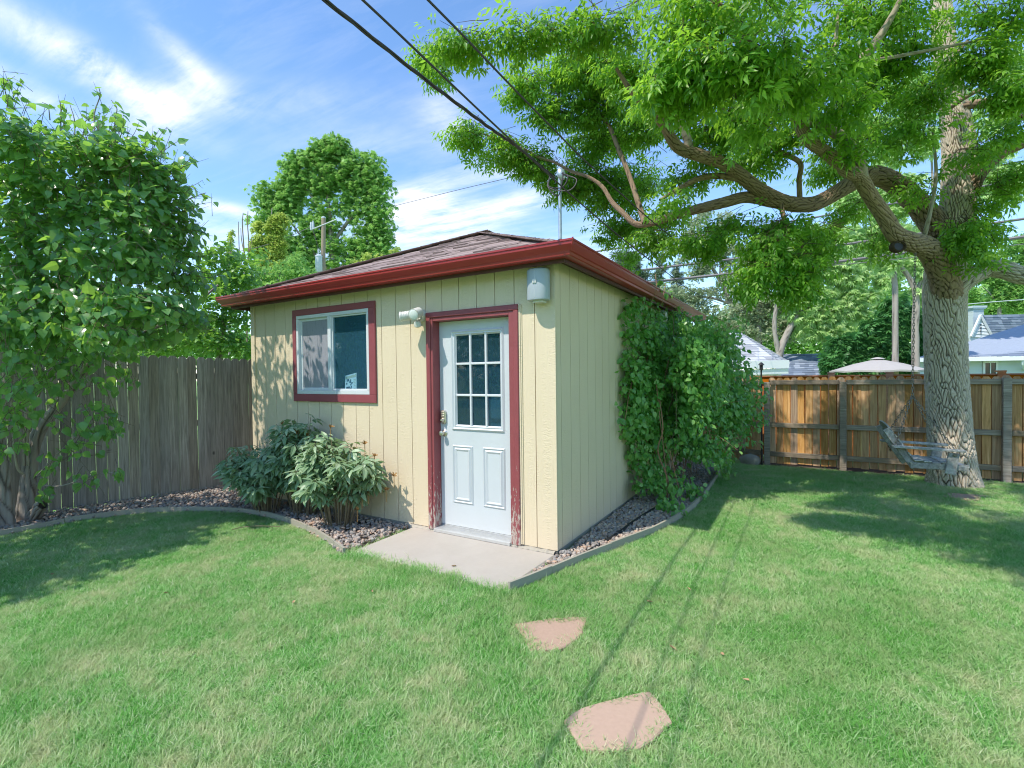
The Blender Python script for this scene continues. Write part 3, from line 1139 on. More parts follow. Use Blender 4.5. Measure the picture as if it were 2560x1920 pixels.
def tab_mesh(wi, ti):
    key = (wi, ti)
    if key not in tab_meshes:
        w = 0.13 + 0.035 * wi
        t = 0.006 + 0.006 * ti
        m = MB()
        L = EXPO + 0.02
        vs = [(-w / 2, 0, 0.001), (w / 2, 0, 0.001), (w / 2, L, 0.0005), (-w / 2, L, 0.0005), (-w / 2 + 0.006 * (ti % 2), 0, t), (w / 2 - 0.006 * (wi % 2), 0, t), (w / 2, L, 0.003), (-w / 2, L, 0.003)]
        m.add(vs, [(0, 3, 2, 1), (4, 5, 6, 7), (0, 1, 5, 4), (1, 2, 6, 5), (2, 3, 7, 6), (3, 0, 4, 7)])
        tab_meshes[key] = (m.mesh('shingle', m_shingle), w, m)
    return tab_meshes[key]


def slope_tabs(o, xdir, updir, span, ulen, shrinkL, shrinkR, singles):
    """lay shingle tabs on one slope; o = left eave corner, span along the eave"""
    nrm = Vector(xdir).cross(Vector(updir)).normalized()
    tabs = []
    k = 0
    while k * EXPO < ulen - 0.02:
        s = k * EXPO
        lo = shrinkL * s
        hi = span - shrinkR * s
        x = lo - random.uniform(0, 0.15)
        while x < hi:
            wi, ti = random.randrange(8), random.choice((0, 0, 1, 2))
            me, w, mb = tab_mesh(wi, ti)
            cx = x + w / 2
            if cx - w * 0.35 > lo and cx + w * 0.35 < hi:
                p = Vector(o) + Vector(xdir) * cx + Vector(updir) * (s - 0.01) + nrm * (0.0025 + 0.001 * (k % 2))
                tabs.append((frame(p, Vector(xdir), Vector(updir), nrm), me, mb))
            x += w + 0.002
        k += 1
    rest = MB()
    tabs.sort(key=lambda t: (t[0].translation - Vector(CP)).length)
    for i, (M_, me, mb) in enumerate(tabs):
        if i < singles:
            o_ = bpy.data.objects.new('shingle', me)
            COL.objects.link(o_)
            adopt(o_, roof)
            o_.matrix_basis = M_
        else:
            rest.add([tuple(M_ @ Vector(p)) for p in mb.v], mb.f)
    if rest.v:
        o_ = rest.build('shingle', m_shingle, roof, kind='stuff')
        at_ = o_.data.attributes.new('rnd', 'FLOAT', 'FACE')
        vals = np.repeat(rng.random(len(o_.data.polygons) // 6), 6)
        at_.data.foreach_set('value', vals.astype(np.float32))


slope_tabs((ex0, ey0, ZE), (1, 0, 0), Vector((0, 1, PITCH)).normalized(), ex1 - ex0, half * sl, 1 / sl, 1 / sl, 215)
slope_tabs((ex1, ey0, ZE), (0, 1, 0), Vector((-1, 0, PITCH)).normalized(), ey1 - ey0, half * sl, 1 / sl, 1 / sl, 85)
slope_tabs((ex0, ey1, ZE), (0, -1, 0), Vector((1, 0, PITCH)).normalized(), ey1 - ey0, half * sl, 1 / sl, 1 / sl, 0)
# hip and ridge caps
def caps(p0, p1, n0, n1):
    p0, p1, n0, n1 = Vector(p0), Vector(p1), Vector(n0).normalized(), Vector(n1).normalized()
    d = (p1 - p0)
    L = d.length
    d.normalize()
    up = (n0 + n1).normalized()
    s0 = d.cross(n0).normalized()
    s1 = d.cross(n1).normalized()
    k = 0
    while k * 0.14 < L - 0.1:
        b = p0 + d * (k * 0.14) + up * (0.002 + 0.002 * random.random())
        e = b + d * 0.165 - up * 0.004
        w = 0.10
        lo, hi = b + s0 * w, b - s1 * w
        vs = [b + s0 * w, b + up * 0.008, b - s1 * w, e + s0 * w, e + up * 0.004, e - s1 * w]
        vs += [v - up * 0.008 for v in vs]
        MB().add(vs, [(0, 1, 4, 3), (1, 2, 5, 4), (0, 6, 7, 1), (1, 7, 8, 2), (3, 9, 6, 0), (2, 8, 11, 5), (6, 9, 10, 7), (7, 10, 11, 8), (4, 10, 9, 3), (5, 11, 10, 4)]).build('ridge_cap', m_shingle, roof)
        k += 1


nf, nr, nl = (0, -PITCH, 1), (PITCH, 0, 1), (-PITCH, 0, 1)
caps(rv[1], A_, nf, nr)
caps(rv[0], A_, nl, nf)
caps(A_, B_, nl, nr)
# fascia and soffit
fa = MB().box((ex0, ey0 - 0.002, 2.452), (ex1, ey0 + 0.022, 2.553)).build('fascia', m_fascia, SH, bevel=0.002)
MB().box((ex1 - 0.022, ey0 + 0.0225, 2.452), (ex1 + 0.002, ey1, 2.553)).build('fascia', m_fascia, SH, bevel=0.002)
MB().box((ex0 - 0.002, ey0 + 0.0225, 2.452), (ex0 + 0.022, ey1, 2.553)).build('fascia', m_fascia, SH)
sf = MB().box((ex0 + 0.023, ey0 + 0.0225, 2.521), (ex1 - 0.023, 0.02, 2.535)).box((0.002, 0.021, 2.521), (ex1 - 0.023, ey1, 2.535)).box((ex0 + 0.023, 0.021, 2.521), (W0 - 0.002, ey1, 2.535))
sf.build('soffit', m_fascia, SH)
# K-style gutters with mitred corners
prof = [(0.004, 0.0), (0.072, 0.0), (0.080, 0.006), (0.084, 0.026), (0.094, 0.034), (0.112, 0.064), (0.120, 0.078), (0.121, 0.098), (0.128, 0.102), (0.128, 0.116), (0.114, 0.118), (0.111, 0.108), (0.108, 0.090), (0.070, 0.008), (0.010, 0.008), (0.008, 0.125), (0.003, 0.125)]
GZ = 2.482


def gutter(side):
    def pt(o, z, end):
        a, b = {'front': ((ex0 - o, ey0 - o), (ex1 + o, ey0 - o)), 'right': ((ex1 + o, ey0 - o), (ex1 + o, ey1 + o)), 'left': ((ex0 - o, ey1 + o), (ex0 - o, ey0 - o))}[side]
        p = a if end == 0 else b
        return (p[0], p[1], GZ + z)
    n = len(prof)
    vs = [pt(o, z, 0) for o, z in prof] + [pt(o, z, 1) for o, z in prof]
    fs = [(i, n + i, n + (i + 1) % n, (i + 1) % n) for i in range(n)] + [tuple(range(n)), tuple(reversed(range(n, 2 * n)))]
    MB().add(vs, fs).build('gutter', m_gutter, SH)


for s in ('front', 'right', 'left'):
    gutter(s)
# mitre strip on the front right corner
MB().tube([(ex1 + 0.121, ey0 - 0.121, GZ + 0.066), (ex1 + 0.131, ey0 - 0.131, GZ + 0.104), (ex1 + 0.131, ey0 - 0.131, GZ + 0.119)], 0.006, 6).build('mitre_strip', m_gutter, SH)

# --- window
wt = [('window_trim', (-3.487, -0.024, 2.298), (-2.103, -0.001, 2.368)), ('window_trim', (-3.487, -0.024, 1.279), (-2.103, -0.001, 1.365)),
      ('window_trim', (-3.487, -0.025, 1.3655), (-3.424, -0.001, 2.2975)), ('window_trim', (-2.198, -0.025, 1.3655), (-2.103, -0.001, 2.2975))]
for n_, lo, hi in wt:
    MB().box(lo, hi).build(n_, m_trim, SH, bevel=0.003)
wf = MB()
wx0, wx1, wz0, wz1 = -3.4225, -2.1995, 1.367, 2.296
wf.box((wx0, -0.018, wz0), (wx1, 0.06, wz0 + 0.045)).box((wx0, -0.018, wz1 - 0.04), (wx1, 0.06, wz1))
wf.box((wx0, -0.019, wz0 + 0.0455), (wx0 + 0.04, 0.06, wz1 - 0.0405)).box((wx1 - 0.04, -0.019, wz0 + 0.0455), (wx1, 0.06, wz1 - 0.0405))
win = wf.build('window', m_vinyl, SH, bevel=0.003)
xm = -2.838
MB().box((xm - 0.027, -0.016, wz0 + 0.046), (xm + 0.027, 0.05, wz1 - 0.041)).build('mullion', m_vinyl, win, bevel=0.003)
sash = MB()
for (x0, x1, y) in ((wx0 + 0.0405, xm - 0.0275, 0.012), (xm + 0.0275, wx1 - 0.0405, 0.0)):
    t = 0.028 if x0 < xm - 0.1 else 0.016
    z0, z1 = wz0 + 0.046, wz1 - 0.041
    sash.box((x0, y, z0), (x1, y + 0.03, z0 + t)).box((x0, y, z1 - t), (x1, y + 0.03, z1))
    sash.box((x0, y + 0.001, z0 + t), (x0 + t, y + 0.031, z1 - t)).box((x1 - t, y + 0.001, z0 + t), (x1, y + 0.031, z1 - t))
sash.build('sash', m_vinyl, win, bevel=0.002)
MB().box((wx0 + 0.06, 0.020, wz0 + 0.07), (xm - 0.05, 0.022, wz1 - 0.065)).build('insect_screen', m_screen, win)
MB().box((wx0 + 0.06, 0.034, wz0 + 0.07), (xm - 0.05, 0.037, wz1 - 0.065)).build('pane', m_glass, win)
MB().box((xm + 0.04, 0.014, wz0 + 0.058), (wx1 - 0.054, 0.017, wz1 - 0.055)).build('pane', m_glass, win)
MB().box((wx0, 0.061, wz0 - 0.02), (wx1, 0.2, wz0 + 0.02)).build('inner_sill', m_inside, win)
# printed card on the inner sill, leaning against the pane
cd = thing('printed_card', 'small white printed card leaning inside the right window pane', 'card', (-2.70, 0.05, 1.39))
cM = Matrix.Translation((-2.60, 0.075, 1.388)) @ Euler((R(-10), R(-10), 0)).to_matrix().to_4x4()
MB().box((-0.095, 0, 0.0), (0.095, 0.004, 0.21), cM).build('card_sheet', m_card, cd)
MB().box((-0.09, -0.0015, 0.165), (0.09, -0.0005, 0.195), cM).build('card_heading', m_straw, cd)
rr = random.Random(5)
cmk = MB()
for i in range(14):
    x, z = rr.uniform(-0.075, 0.01), rr.uniform(0.02, 0.14)
    w, h = rr.uniform(0.012, 0.03), rr.uniform(0.012, 0.03)
    cmk.box((x, -0.0015, z), (x + w, -0.0006, z + h), cM)
cmk.build('printed_patch', m_ink, cd)
cl = MB()
for i in range(7):
    cl.box((0.045, -0.0015, 0.03 + 0.017 * i), (0.083, -0.0006, 0.036 + 0.017 * i), cM)
cl.build('printed_line', m_straw, cd)

# --- door and its frame
DX0, DX1, DY = -1.318, -0.454, 0.085
for lo, hi in (((-1.400, -0.030, 0.045), (-1.347, -0.001, 2.128)), ((-0.400, -0.030, 0.045), (-0.350, -0.001, 2.128))):
    MB().box(lo, hi).build('door_trim', m_jamb, SH, bevel=0.006)
MB().box((-1.400, -0.031, 2.1285), (-0.350, -0.001, 2.181)).build('door_trim', m_trim, SH, bevel=0.006)
jb = MB().box((-1.3465, -0.018, 0.045), (DX0 - 0.003, 0.115, 2.13)).box((DX1 + 0.003, -0.018, 0.045), (-0.4005, 0.115, 2.13)).box((DX0 - 0.0025, -0.017, 2.094), (DX1 + 0.0025, 0.115, 2.128))
jb.build('door_jamb', m_jamb, SH, bevel=0.003)
MB().box((-0.3495, -0.016, 0.06), (-0.335, -0.001, 2.181)).box((-0.335, -0.008, 0.06), (-0.322, -0.0005, 2.17)).build('caulk_strip', m_siding, SH)
gx0, gx1, gz0, gz1 = -1.112, -0.598, 1.077, 1.966
ds = MB()
for (a, b, c, d) in ((DX0, gx0 - 0.03, 0.083, 2.091), (gx1 + 0.03, DX1, 0.083, 2.091), (gx0 - 0.03, gx1 + 0.03, 0.083, gz0 - 0.03), (gx0 - 0.03, gx1 + 0.03, gz1 + 0.03, 2.091)):
    ds.box((a, DY, c), (b, DY + 0.045, d))
door = ds.build('door', m_door, SH, label='pale blue-white door with nine small panes')


def moulding(mb, x0, x1, z0, z1, w, d, y, d2=0.0):
    """a sloped picture-frame moulding, outer edge at the surface, ridge proud of it"""
    o = [(x0, z0), (x1, z0), (x1, z1), (x0, z1)]
    q = [(x0 + w * 0.5, z0 + w * 0.5), (x1 - w * 0.5, z0 + w * 0.5), (x1 - w * 0.5, z1 - w * 0.5), (x0 + w * 0.5, z1 - w * 0.5)]
    i_ = [(x0 + w, z0 + w), (x1 - w, z0 + w), (x1 - w, z1 - w), (x0 + w, z1 - w)]
    vs = [(p[0], y - 0.001, p[1]) for p in o] + [(p[0], y - d, p[1]) for p in q] + [(p[0], y - d2, p[1]) for p in i_]
    fs = []
    for k in range(4):
        l = (k + 1) % 4
        fs += [(k, l, 4 + l, 4 + k), (4 + k, 4 + l, 8 + l, 8 + k)]
    mb.add(vs, fs)


gm = MB()
moulding(gm, gx0 - 0.062, gx1 + 0.036, gz0 - 0.052, gz1 + 0.036, 0.034, 0.016, DY)
moulding(gm, gx0 - 0.032, gx1 + 0.014, gz0 - 0.026, gz1 + 0.012, 0.03, 0.010, DY, -0.012)
gm.build('glazing_frame', m_vinyl, door)
mt = MB()
pw = (gx1 - gx0 - 2 * 0.022) / 3
ph = (gz1 - gz0 - 2 * 0.022) / 3
for k in (1, 2):
    x = gx0 + k * pw + (k - 1) * 0.022
    MB().box((x, DY - 0.006, gz0 - 0.005), (x + 0.022, DY + 0.02, gz1 + 0.005)).build('muntin', m_vinyl, door, bevel=0.004)
    z = gz0 + k * ph + (k - 1) * 0.022
    MB().box((gx0 - 0.005, DY - 0.0045, z), (gx1 + 0.005, DY + 0.019, z + 0.022)).build('muntin', m_vinyl, door, bevel=0.004)
pane_me = MB().box((0.002, 0, 0.002), (pw - 0.002, 0.003, ph - 0.002)).mesh('pane', m_glassd)
for i in range(3):
    for k in range(3):
        o = bpy.data.objects.new('pane', pane_me)
        COL.objects.link(o)
        adopt(o, door)
        o.location = (gx0 + i * (pw + 0.022), DY + 0.014, gz0 + k * (ph + 0.022))
for (x0, x1) in ((-1.163, -0.933), (-0.803, -0.571)):
    pm = MB()
    moulding(pm, x0 - 0.008, x1 + 0.008, 0.312, 0.881, 0.024, 0.011, DY, 0.0)
    moulding(pm, x0 + 0.016, x1 - 0.016, 0.336, 0.857, 0.034, 0.014, DY - 0.0, 0.006)
    a = 0.0505
    pm.add([(x0 + a, DY - 0.0058, 0.32 + a), (x1 - a, DY - 0.0058, 0.32 + a), (x1 - a, DY - 0.0058, 0.873 - a), (x0 + a, DY - 0.0058, 0.873 - a)], [(0, 1, 2, 3)])
    pm.build('door_panel', m_door, door)
# lock plate with keys, and knob
kp = MB().prism([(-0.032, 0), (-0.018, -0.014), (0.018, -0.014), (0.032, 0), (0.032, 0.105), (0.02, 0.118), (-0.02, 0.118), (-0.032, 0.105)], 0, 0.022, frame((-1.271, DY - 0.001, 1.10), (1, 0, 0), (0, 0, 1), (0, -1, 0)))
kpo = kp.build('keypad_lock', m_nickel, door, bevel=0.004)
kb = MB()
for i in range(2):
    for k in range(3):
        kb.lathe([(0.0075, 0), (0.008, 0.004), (0.006, 0.006)], 8, frame((-1.281 + 0.020 * i, DY - 0.022, 1.160 + 0.019 * k), (1, 0, 0), (0, 0, 1), (0, -1, 0)))
kb.lathe([(0.020, 0), (0.020, 0.012), (0.014, 0.02), (0.006, 0.034), (0.004, 0.034)], 14, frame((-1.271, DY - 0.022, 1.122), (1, 0, 0), (0, 0, 1), (0, -1, 0)))
kb.build('keypad_buttons', m_nickel, door, smooth=True)
MB().lathe([(0.033, 0), (0.033, 0.004), (0.028, 0.009), (0.013, 0.012), (0.012, 0.03), (0.022, 0.038), (0.027, 0.052), (0.024, 0.064), (0.012, 0.070)], 20, frame((-1.268, DY - 0.001, 0.993), (1, 0, 0), (0, 0, 1), (0, -1, 0))).build('door_knob', m_nickel, door, smooth=True)
# threshold with ribs
ts = MB().box((DX0 - 0.003, -0.045, 0.036), (DX1 + 0.003, 0.13, 0.060))
for i in range(7):
    y = -0.036 + i * 0.016
    ts.box((DX0 - 0.002, y, 0.0602), (DX1 + 0.002, y + 0.008, 0.064 + 0.001 * i))
ts.box((DX0 - 0.001, 0.078, 0.0603), (DX1 + 0.001, 0.128, 0.08))
ts.build('threshold', m_alu, SH)

# --- floodlight (twin heads and motion sensor)
fl = thing('floodlight', 'white twin-head security floodlight with sensor on the wall between window and door', 'floodlight', (-1.47, 0, 2.13))
MB().lathe([(0.062, 0), (0.062, 0.02), (0.052, 0.034), (0.02, 0.042)], 20, frame((-1.468, -0.001, 2.162), (1, 0, 0), (0, 0, 1), (0, -1, 0))).build('base_plate', m_white, fl, smooth=True)


def lamp_head(c, d, r=0.047, L=0.115):
    d = Vector(d).normalized()
    x = d.cross(Vector((0, 0, 1))).normalized()
    y = d.cross(x)
    F = frame(c, x, y, d)
    pr = [(r * 0.35, -L * 0.62), (r * 0.75, -L * 0.55)]
    for k in range(6):
        z = -L * 0.5 + k * L * 0.13
        pr += [(r * 0.93, z), (r * 1.0, z + L * 0.04), (r * 1.0, z + L * 0.085), (r * 0.93, z + L * 0.125)]
    pr += [(r * 1.05, L * 0.42), (r * 1.05, L * 0.5), (r * 0.9, L * 0.5)]
    h = MB().lathe(pr, 20, F).build('lamp_head', m_white, fl, smooth=True)
    MB().lathe([(r * 0.9, L * 0.47), (r * 0.86, L * 0.53), (r * 0.4, L * 0.58), (r * 0.1, L * 0.585)], 20, F).build('lamp_lens', m_lens, h, smooth=True)
    MB().tube([tuple(Vector(c) - d * L * 0.6), (-1.468, -0.05, 2.162)], 0.013, 8).build('swivel_arm', m_white, fl, smooth=True)


lamp_head((-1.525, -0.165, 2.148), (-0.72, -0.62, -0.16))
lamp_head((-1.405, -0.155, 2.165), (0.18, -0.95, -0.30), 0.050)
MB().tube([(-1.455, -0.04, 2.14), (-1.440, -0.085, 2.085)], 0.012, 8).lathe([(0.02, -0.03), (0.036, -0.02), (0.038, 0.012), (0.030, 0.03), (0.008, 0.036)], 14, frame((-1.432, -0.105, 2.065), (1, 0, 0), (0, 0.9, 0.3), (0, -0.3, 0.95))).build('motion_sensor', m_white, fl, smooth=True)

# --- outdoor speaker on the wall, right of the door
sp = thing('outdoor_speaker', 'pale grey curved outdoor speaker high on the front wall corner', 'speaker', (-0.12, 0, 2.17))
n_ = 18
pts = []
for i in range(n_ + 1):
    a = math.pi * i / n_
    pts.append((-0.115 + 0.098 * math.cos(math.pi - a), -0.065 - 0.085 * (max(0, math.sin(a)) ** 0.6)))
poly = [(p[0], p[1]) for p in pts] + [(-0.035, -0.02), (-0.195, -0.02)]
spk = MB()
lay = [(2.182, 0.90), (2.186, 0.97), (2.196, 1.0), (2.428, 1.0), (2.440, 0.96), (2.446, 0.86)]
k = len(poly)
vs, fs = [], []
for z, s in lay:
    for p in poly:
        vs.append((-0.115 + (p[0] + 0.115) * s, -0.07 + (p[1] + 0.07) * s, z))
for i in range(len(lay) - 1):
    for j in range(k):
        fs.append((i * k + j, i * k + (j + 1) % k, (i + 1) * k + (j + 1) % k, (i + 1) * k + j))
fs += [tuple(reversed(range(k))), tuple(range((len(lay) - 1) * k, len(lay) * k))]
sb_ = spk.add(vs, fs).build('cabinet', m_speaker, sp, smooth=True)
MB().box((-0.1165, -0.1525, 2.205), (-0.1135, -0.150, 2.425)).build('centre_rib', m_vinyl, sp)
bd = MB().box((-0.132, -0.156, 2.318), (-0.098, -0.1527, 2.352)).build('badge', m_white, sp)
MB().box((-0.128, -0.1575, 2.322), (-0.102, -0.1562, 2.326)).box((-0.128, -0.1575, 2.344), (-0.102, -0.1562, 2.348)).box((-0.124, -0.1575, 2.331), (-0.118, -0.1562, 2.340)).box((-0.116, -0.1575, 2.331), (-0.112, -0.1562, 2.340)).box((-0.110, -0.1575, 2.331), (-0.104, -0.1562, 2.340)).build('badge_mark', m_nickel, bd)
MB().box((-0.15, -0.11, 2.165), (-0.07, -0.02, 2.1815)).box((-0.14, -0.025, 2.20), (-0.09, -0.001, 2.42)).build('wall_bracket', m_white, sp)

# --- small white fixture under the side gutter, half hidden by the vine
wfx = thing('wall_fixture', 'small rounded white fixture under the side gutter among vine leaves', 'fixture', (0.0, 3.2, 2.3))
MB().lathe([(0.02, -0.10), (0.075, -0.09), (0.085, 0.0), (0.075, 0.09), (0.03, 0.11)], 16, frame((0.10, 3.2, 2.33), (1, 0, 0), (0, 1, 0), (0, 0, 1))).build('housing', m_white, wfx, smooth=True)
MB().box((0.0, 3.17, 2.28), (0.05, 3.23, 2.38)).build('wall_bracket', m_white, wfx)

# --- service mast on the roof
ms = thing('service_mast', 'galvanised service mast with weatherhead rising from the shed roof', 'mast', (0.0, 0.119, 2.65))
MX, MY, MZ = 0.0, 0.119, 3.246
MB().tube([(MX, MY, 2.60), (MX, MY, MZ)], 0.015, 12).build('mast_pipe', m_steel, ms, smooth=True)
MB().lathe([(0.045, 0.0), (0.045, 0.012), (0.018, 0.05), (0.018, 0.06)], 12, frame((MX, MY, 2.665), (1, 0, 0), (0, 1, 0), (0, 0, 1))).build('roof_boot', m_black, ms, smooth=True)
MB().lathe([(0.020, -0.05), (0.033, -0.03), (0.038, 0.0), (0.033, 0.03), (0.016, 0.05)], 14, frame((MX + 0.015, MY, MZ + 0.035), Vector((1, 0.3, 0.3)).normalized(), Vector((-0.2, 1, 0)).normalized(), Vector((-0.3, 0, 1)).normalized())).build('weatherhead', m_steel, ms, smooth=True)
for k, (dx, dz, sag) in enumerate(((0.09, -0.045, 0.09), (0.165, -0.09, 0.13), (0.045, -0.02, 0.15))):
    pts = spline([(MX + 0.02, MY - 0.01, MZ + 0.03), (MX + 0.02 + dx, MY - 0.07, MZ + 0.02 + dz), (MX + dx * 0.8, MY - 0.10, MZ - 0.03 - sag), (MX - 0.045, MY - 0.12, MZ - 0.07 - sag * 0.3), (MX - 0.05, MY - 0.09, MZ)], 8)
    MB().tube(pts, 0.005, 6).build('drip_loop', m_wire, ms, smooth=True)

# ================================================================== FENCES
PICK = {}


def picket_mesh(w, h, t, mat, style, var):
    key = (round(w, 3), round(h, 3), mat.name, var)
    if key not in PICK:
        c = w * 0.34
        if style == 'dog':
            poly = [(-w / 2, 0), (w / 2, 0), (w / 2, h - c), (w / 2 - c * 0.75, h), (-w / 2 + c * 0.75, h), (-w / 2, h - c)]
        else:
            poly = [(-w / 2, 0), (w / 2, 0), (w / 2, h), (-w / 2, h)]
        m = MB().prism(poly, -t / 2, t / 2, frame((0, 0, 0), (1, 0, 0), (0, 0, 1), (0, -1, 0)))
        PICK[key] = m.mesh('picket', mat)
    return PICK[key]


def pickets(parent, a, b, hts, w, gap, mat, z0=0.03, y_off=0.0, jitter=0.006, skip=None):
    a, b = np.array(a, float), np.array(b, float)
    L = np.linalg.norm(b - a)
    d = (b - a) / L
    ang = math.atan2(d[1], d[0])
    x = w / 2
    while x < L:
        t = x / L
        h = hts[0] + (hts[1] - hts[0]) * t
        ww = w * random.uniform(0.94, 1.04)
        me = picket_mesh(w, round(h, 2), 0.017, mat, 'dog', 0)
        o = bpy.data.objects.new('picket', me)
        COL.objects.link(o)
        adopt(o, parent)
        p = a + d * x
        o.matrix_basis = Matrix.Translation((p[0], p[1], z0 + random.uniform(-0.012, 0.012))) @ Euler((random.uniform(-0.004, 0.004), random.uniform(-jitter, jitter), ang + random.uniform(-0.02, 0.02))).to_matrix().to_4x4()
        x += w + gap * random.uniform(0.3, 1.6)


# left fence, grey dog-eared boards
fA, fB, fC = (-6.48, -3.9), (-5.30, 0.22), (-4.92, 1.58)
lf = thing('wooden_fence', 'tall weathered grey picket fence behind the lilac at left', 'fence', (-5.6, -0.8, 0))
pickets(lf, fA, fC, (1.95, 1.78), 0.106, 0.0022, m_fencegrey, jitter=0.003)
dF = np.array(fC) - np.array(fA)
dF = dF / np.linalg.norm(dF)
nF = np.array([-dF[1], dF[0]])
for z in (0.25, 0.95, 1.6):
    p, q = np.array(fA) + nF * 0.045, np.array(fC) + nF * 0.045
    MB().box((0, -0.02, -0.04), (np.linalg.norm(q - p), 0.02, 0.04), frame((p[0], p[1], z), (dF[0], dF[1], 0), (nF[0], nF[1], 0), (0, 0, 1))).build('rail', m_fencegrey, lf)

# right fence, rail side towards the lawn
rf = thing('wooden_fence', 'brown picket fence with rails and posts behind the swing tree', 'fence', (3.0, 5.56, 0))
pickets(rf, (1.30, 5.585), (8.6, 5.585), (1.435, 1.455), 0.098, 0.009, m_fencebrown, 0.03)
PX = [1.275, 2.333, 4.20, 6.1, 8.0]
for x in PX:
    w = 0.045
    MB().box((x - w, 5.455, -0.3), (x + w, 5.53, 1.395 if x < 4 else 1.44)).build('post', m_rail if x > 4 else m_rail, rf, bevel=0.006)
for i, (x0, x1) in enumerate(zip(PX[:-1], PX[1:])):
    for z, h in ((1.352, 0.072), (0.640, 0.075), (0.150, 0.075)):
        MB().box((x0 + 0.046, 5.515, z), (x1 - 0.046, 5.5755, z + h)).build('rail', m_rail, rf, bevel=0.004)
# short run of the same fence going back to the shed
sf2 = thing('wooden_fence', 'short grey-brown picket run behind the vine, back to the shed', 'fence', (0.7, 5.8, 0))
pickets(sf2, (-0.25, 6.42), (1.19, 5.60), (1.45, 1.435), 0.100, 0.006, m_fencebrown, 0.03)
d2 = np.array([1.19 + 0.25, 5.60 - 6.42])
L2 = np.linalg.norm(d2)
d2 = d2 / L2
n2_ = np.array([d2[1], -d2[0]])
for z in (1.34, 0.63, 0.15):
    MB().box((0, 0.012, 0), (L2, 0.05, 0.075), frame((-0.25, 6.42, z), (d2[0], d2[1], 0), (n2_[0], n2_[1], 0), (0, 0, 1))).build('rail', m_rail, sf2)

# the neighbour's newer cedar fence right behind
nfz = thing('cedar_fence', 'orange cedar fence rising just above the brown pickets', 'fence', (3, 6.45, 0))
MB().box((-1.5, 6.40, 1.375), (9.5, 6.44, 1.475)).build('rail', m_cedar, nfz)
MB().box((-1.5, 6.375, 1.4755), (9.5, 6.475, 1.498)).build('cap_rail', m_cedar, nfz)
nb = MB()
x = -1.5
while x < 9.5:
    nb.box((x, 6.442, 0.03), (x + 0.138, 6.46, 1.46))
    x += 0.143
nb.build('picket', m_cedar, nfz, kind='stuff')
for x in (0.35, 2.215, 3.02, 4.37, 6.3):
    MB().box((x - 0.05, 6.36, 0), (x + 0.05, 6.372, 1.52)).box((x - 0.055, 6.355, 1.5205), (x + 0.055, 6.47, 1.545)).build('post', m_cedar, nfz, bevel=0.004)

# dark thin stake at the fence corner
stk = thing('garden_stake', 'thin dark metal stake with lantern beside the fence corner post', 'stake', (1.20, 5.42, 0))
MB().tube([(1.20, 5.42, 0), (1.195, 5.42, 1.60)], 0.013, 8).build('stake_pole', m_black, stk, smooth=True)
MB().box((1.17, 5.39, 1.60), (1.22, 5.45, 1.68)).lathe([(0.05, 1.68), (0.03, 1.71), (0.005, 1.73)], 8, frame((1.195, 5.42, 0), (1, 0, 0), (0, 1, 0), (0, 0, 1))).build('lantern', m_black, stk)


# ================================================================== FLAGSTONES, ROCK, HOSE
def slab(poly, name, label, z=0.022, group='flagstones set in the lawn'):
    c = np.mean(np.array(poly), axis=0)
    P = []
    n = len(poly)
    for i in range(n):
        a, b = np.array(poly[i]), np.array(poly[(i + 1) % n])
        for t in (0, 0.34, 0.67):
            q = a + (b - a) * t
            P.append(q + rng.normal(size=2) * (0.004 if t else 0.002))
    P = [tuple(p) for p in P]
    m = MB().prism(P, -0.04, z)
    o = m.build(name, m_flag, None, bevel=0.006)
    setprop(o, label, 'flagstone', group)
    return o


slab([(0.271, -1.179), (0.434, -0.997), (0.629, -0.881), (0.675, -1.072), (0.661, -1.2), (0.627, -1.29), (0.486, -1.39), (0.39, -1.28)][::-1], 'flagstone', 'fan-shaped reddish flagstone in the lawn below the concrete pad')
slab([(0.883, -1.80), (0.903, -1.728), (0.981, -1.605), (1.138, -1.427), (1.178, -1.42), (1.31, -1.575), (1.22, -1.80), (1.02, -1.92)][::-1], 'flagstone', 'reddish flagstone nearest the camera, crossed by a thin wire shadow')
slab([(3.36, 4.31), (3.726, 4.32), (3.529, 3.895), (3.237, 4.016)][::-1], 'flagstone', 'shaded flagstone in front of the swing tree trunk')

ico = bmesh.new()
bmesh.ops.create_icosphere(ico, subdivisions=2, radius=1)
ICO_V = np.array([v.co[:] for v in ico.verts])
ICO_F = [tuple(v.index for v in f.verts) for f in ico.faces]
ico.free()
rk = MB()
vv = ICO_V * np.array([0.17, 0.13, 0.12])
vv = vv * (1 + 0.25 * (rng.random((len(vv), 1)) - 0.5)) + np.array([1.02, 5.42, 0.07])
rk.add(vv, ICO_F)
setprop(rk.build('rock', m_rock, None, smooth=True), 'grey boulder at the foot of the fence by the vine', 'rock')

hp = spline([(0.11, -0.20, 0.035), (0.20, 0.05, 0.04), (0.235, 0.38, 0.04), (0.285, 0.71, 0.045), (0.30, 1.1, 0.045), (0.35, 1.6, 0.05), (0.42, 2.3, 0.04)], 8)
setprop(MB().tube(hp, 0.014, 8).build('garden_hose', m_black, None, smooth=True), 'black drip hose lying in the gravel beside the side wall', 'hose')


# ================================================================== GRASS AND GRAVEL (instanced)
def hidden_collection(name, meshes, mat):
    c = bpy.data.collections.new(name)
    for i, me in enumerate(meshes):
        o = bpy.data.objects.new('%s_piece' % name, me)
        c.objects.link(o)
    return c


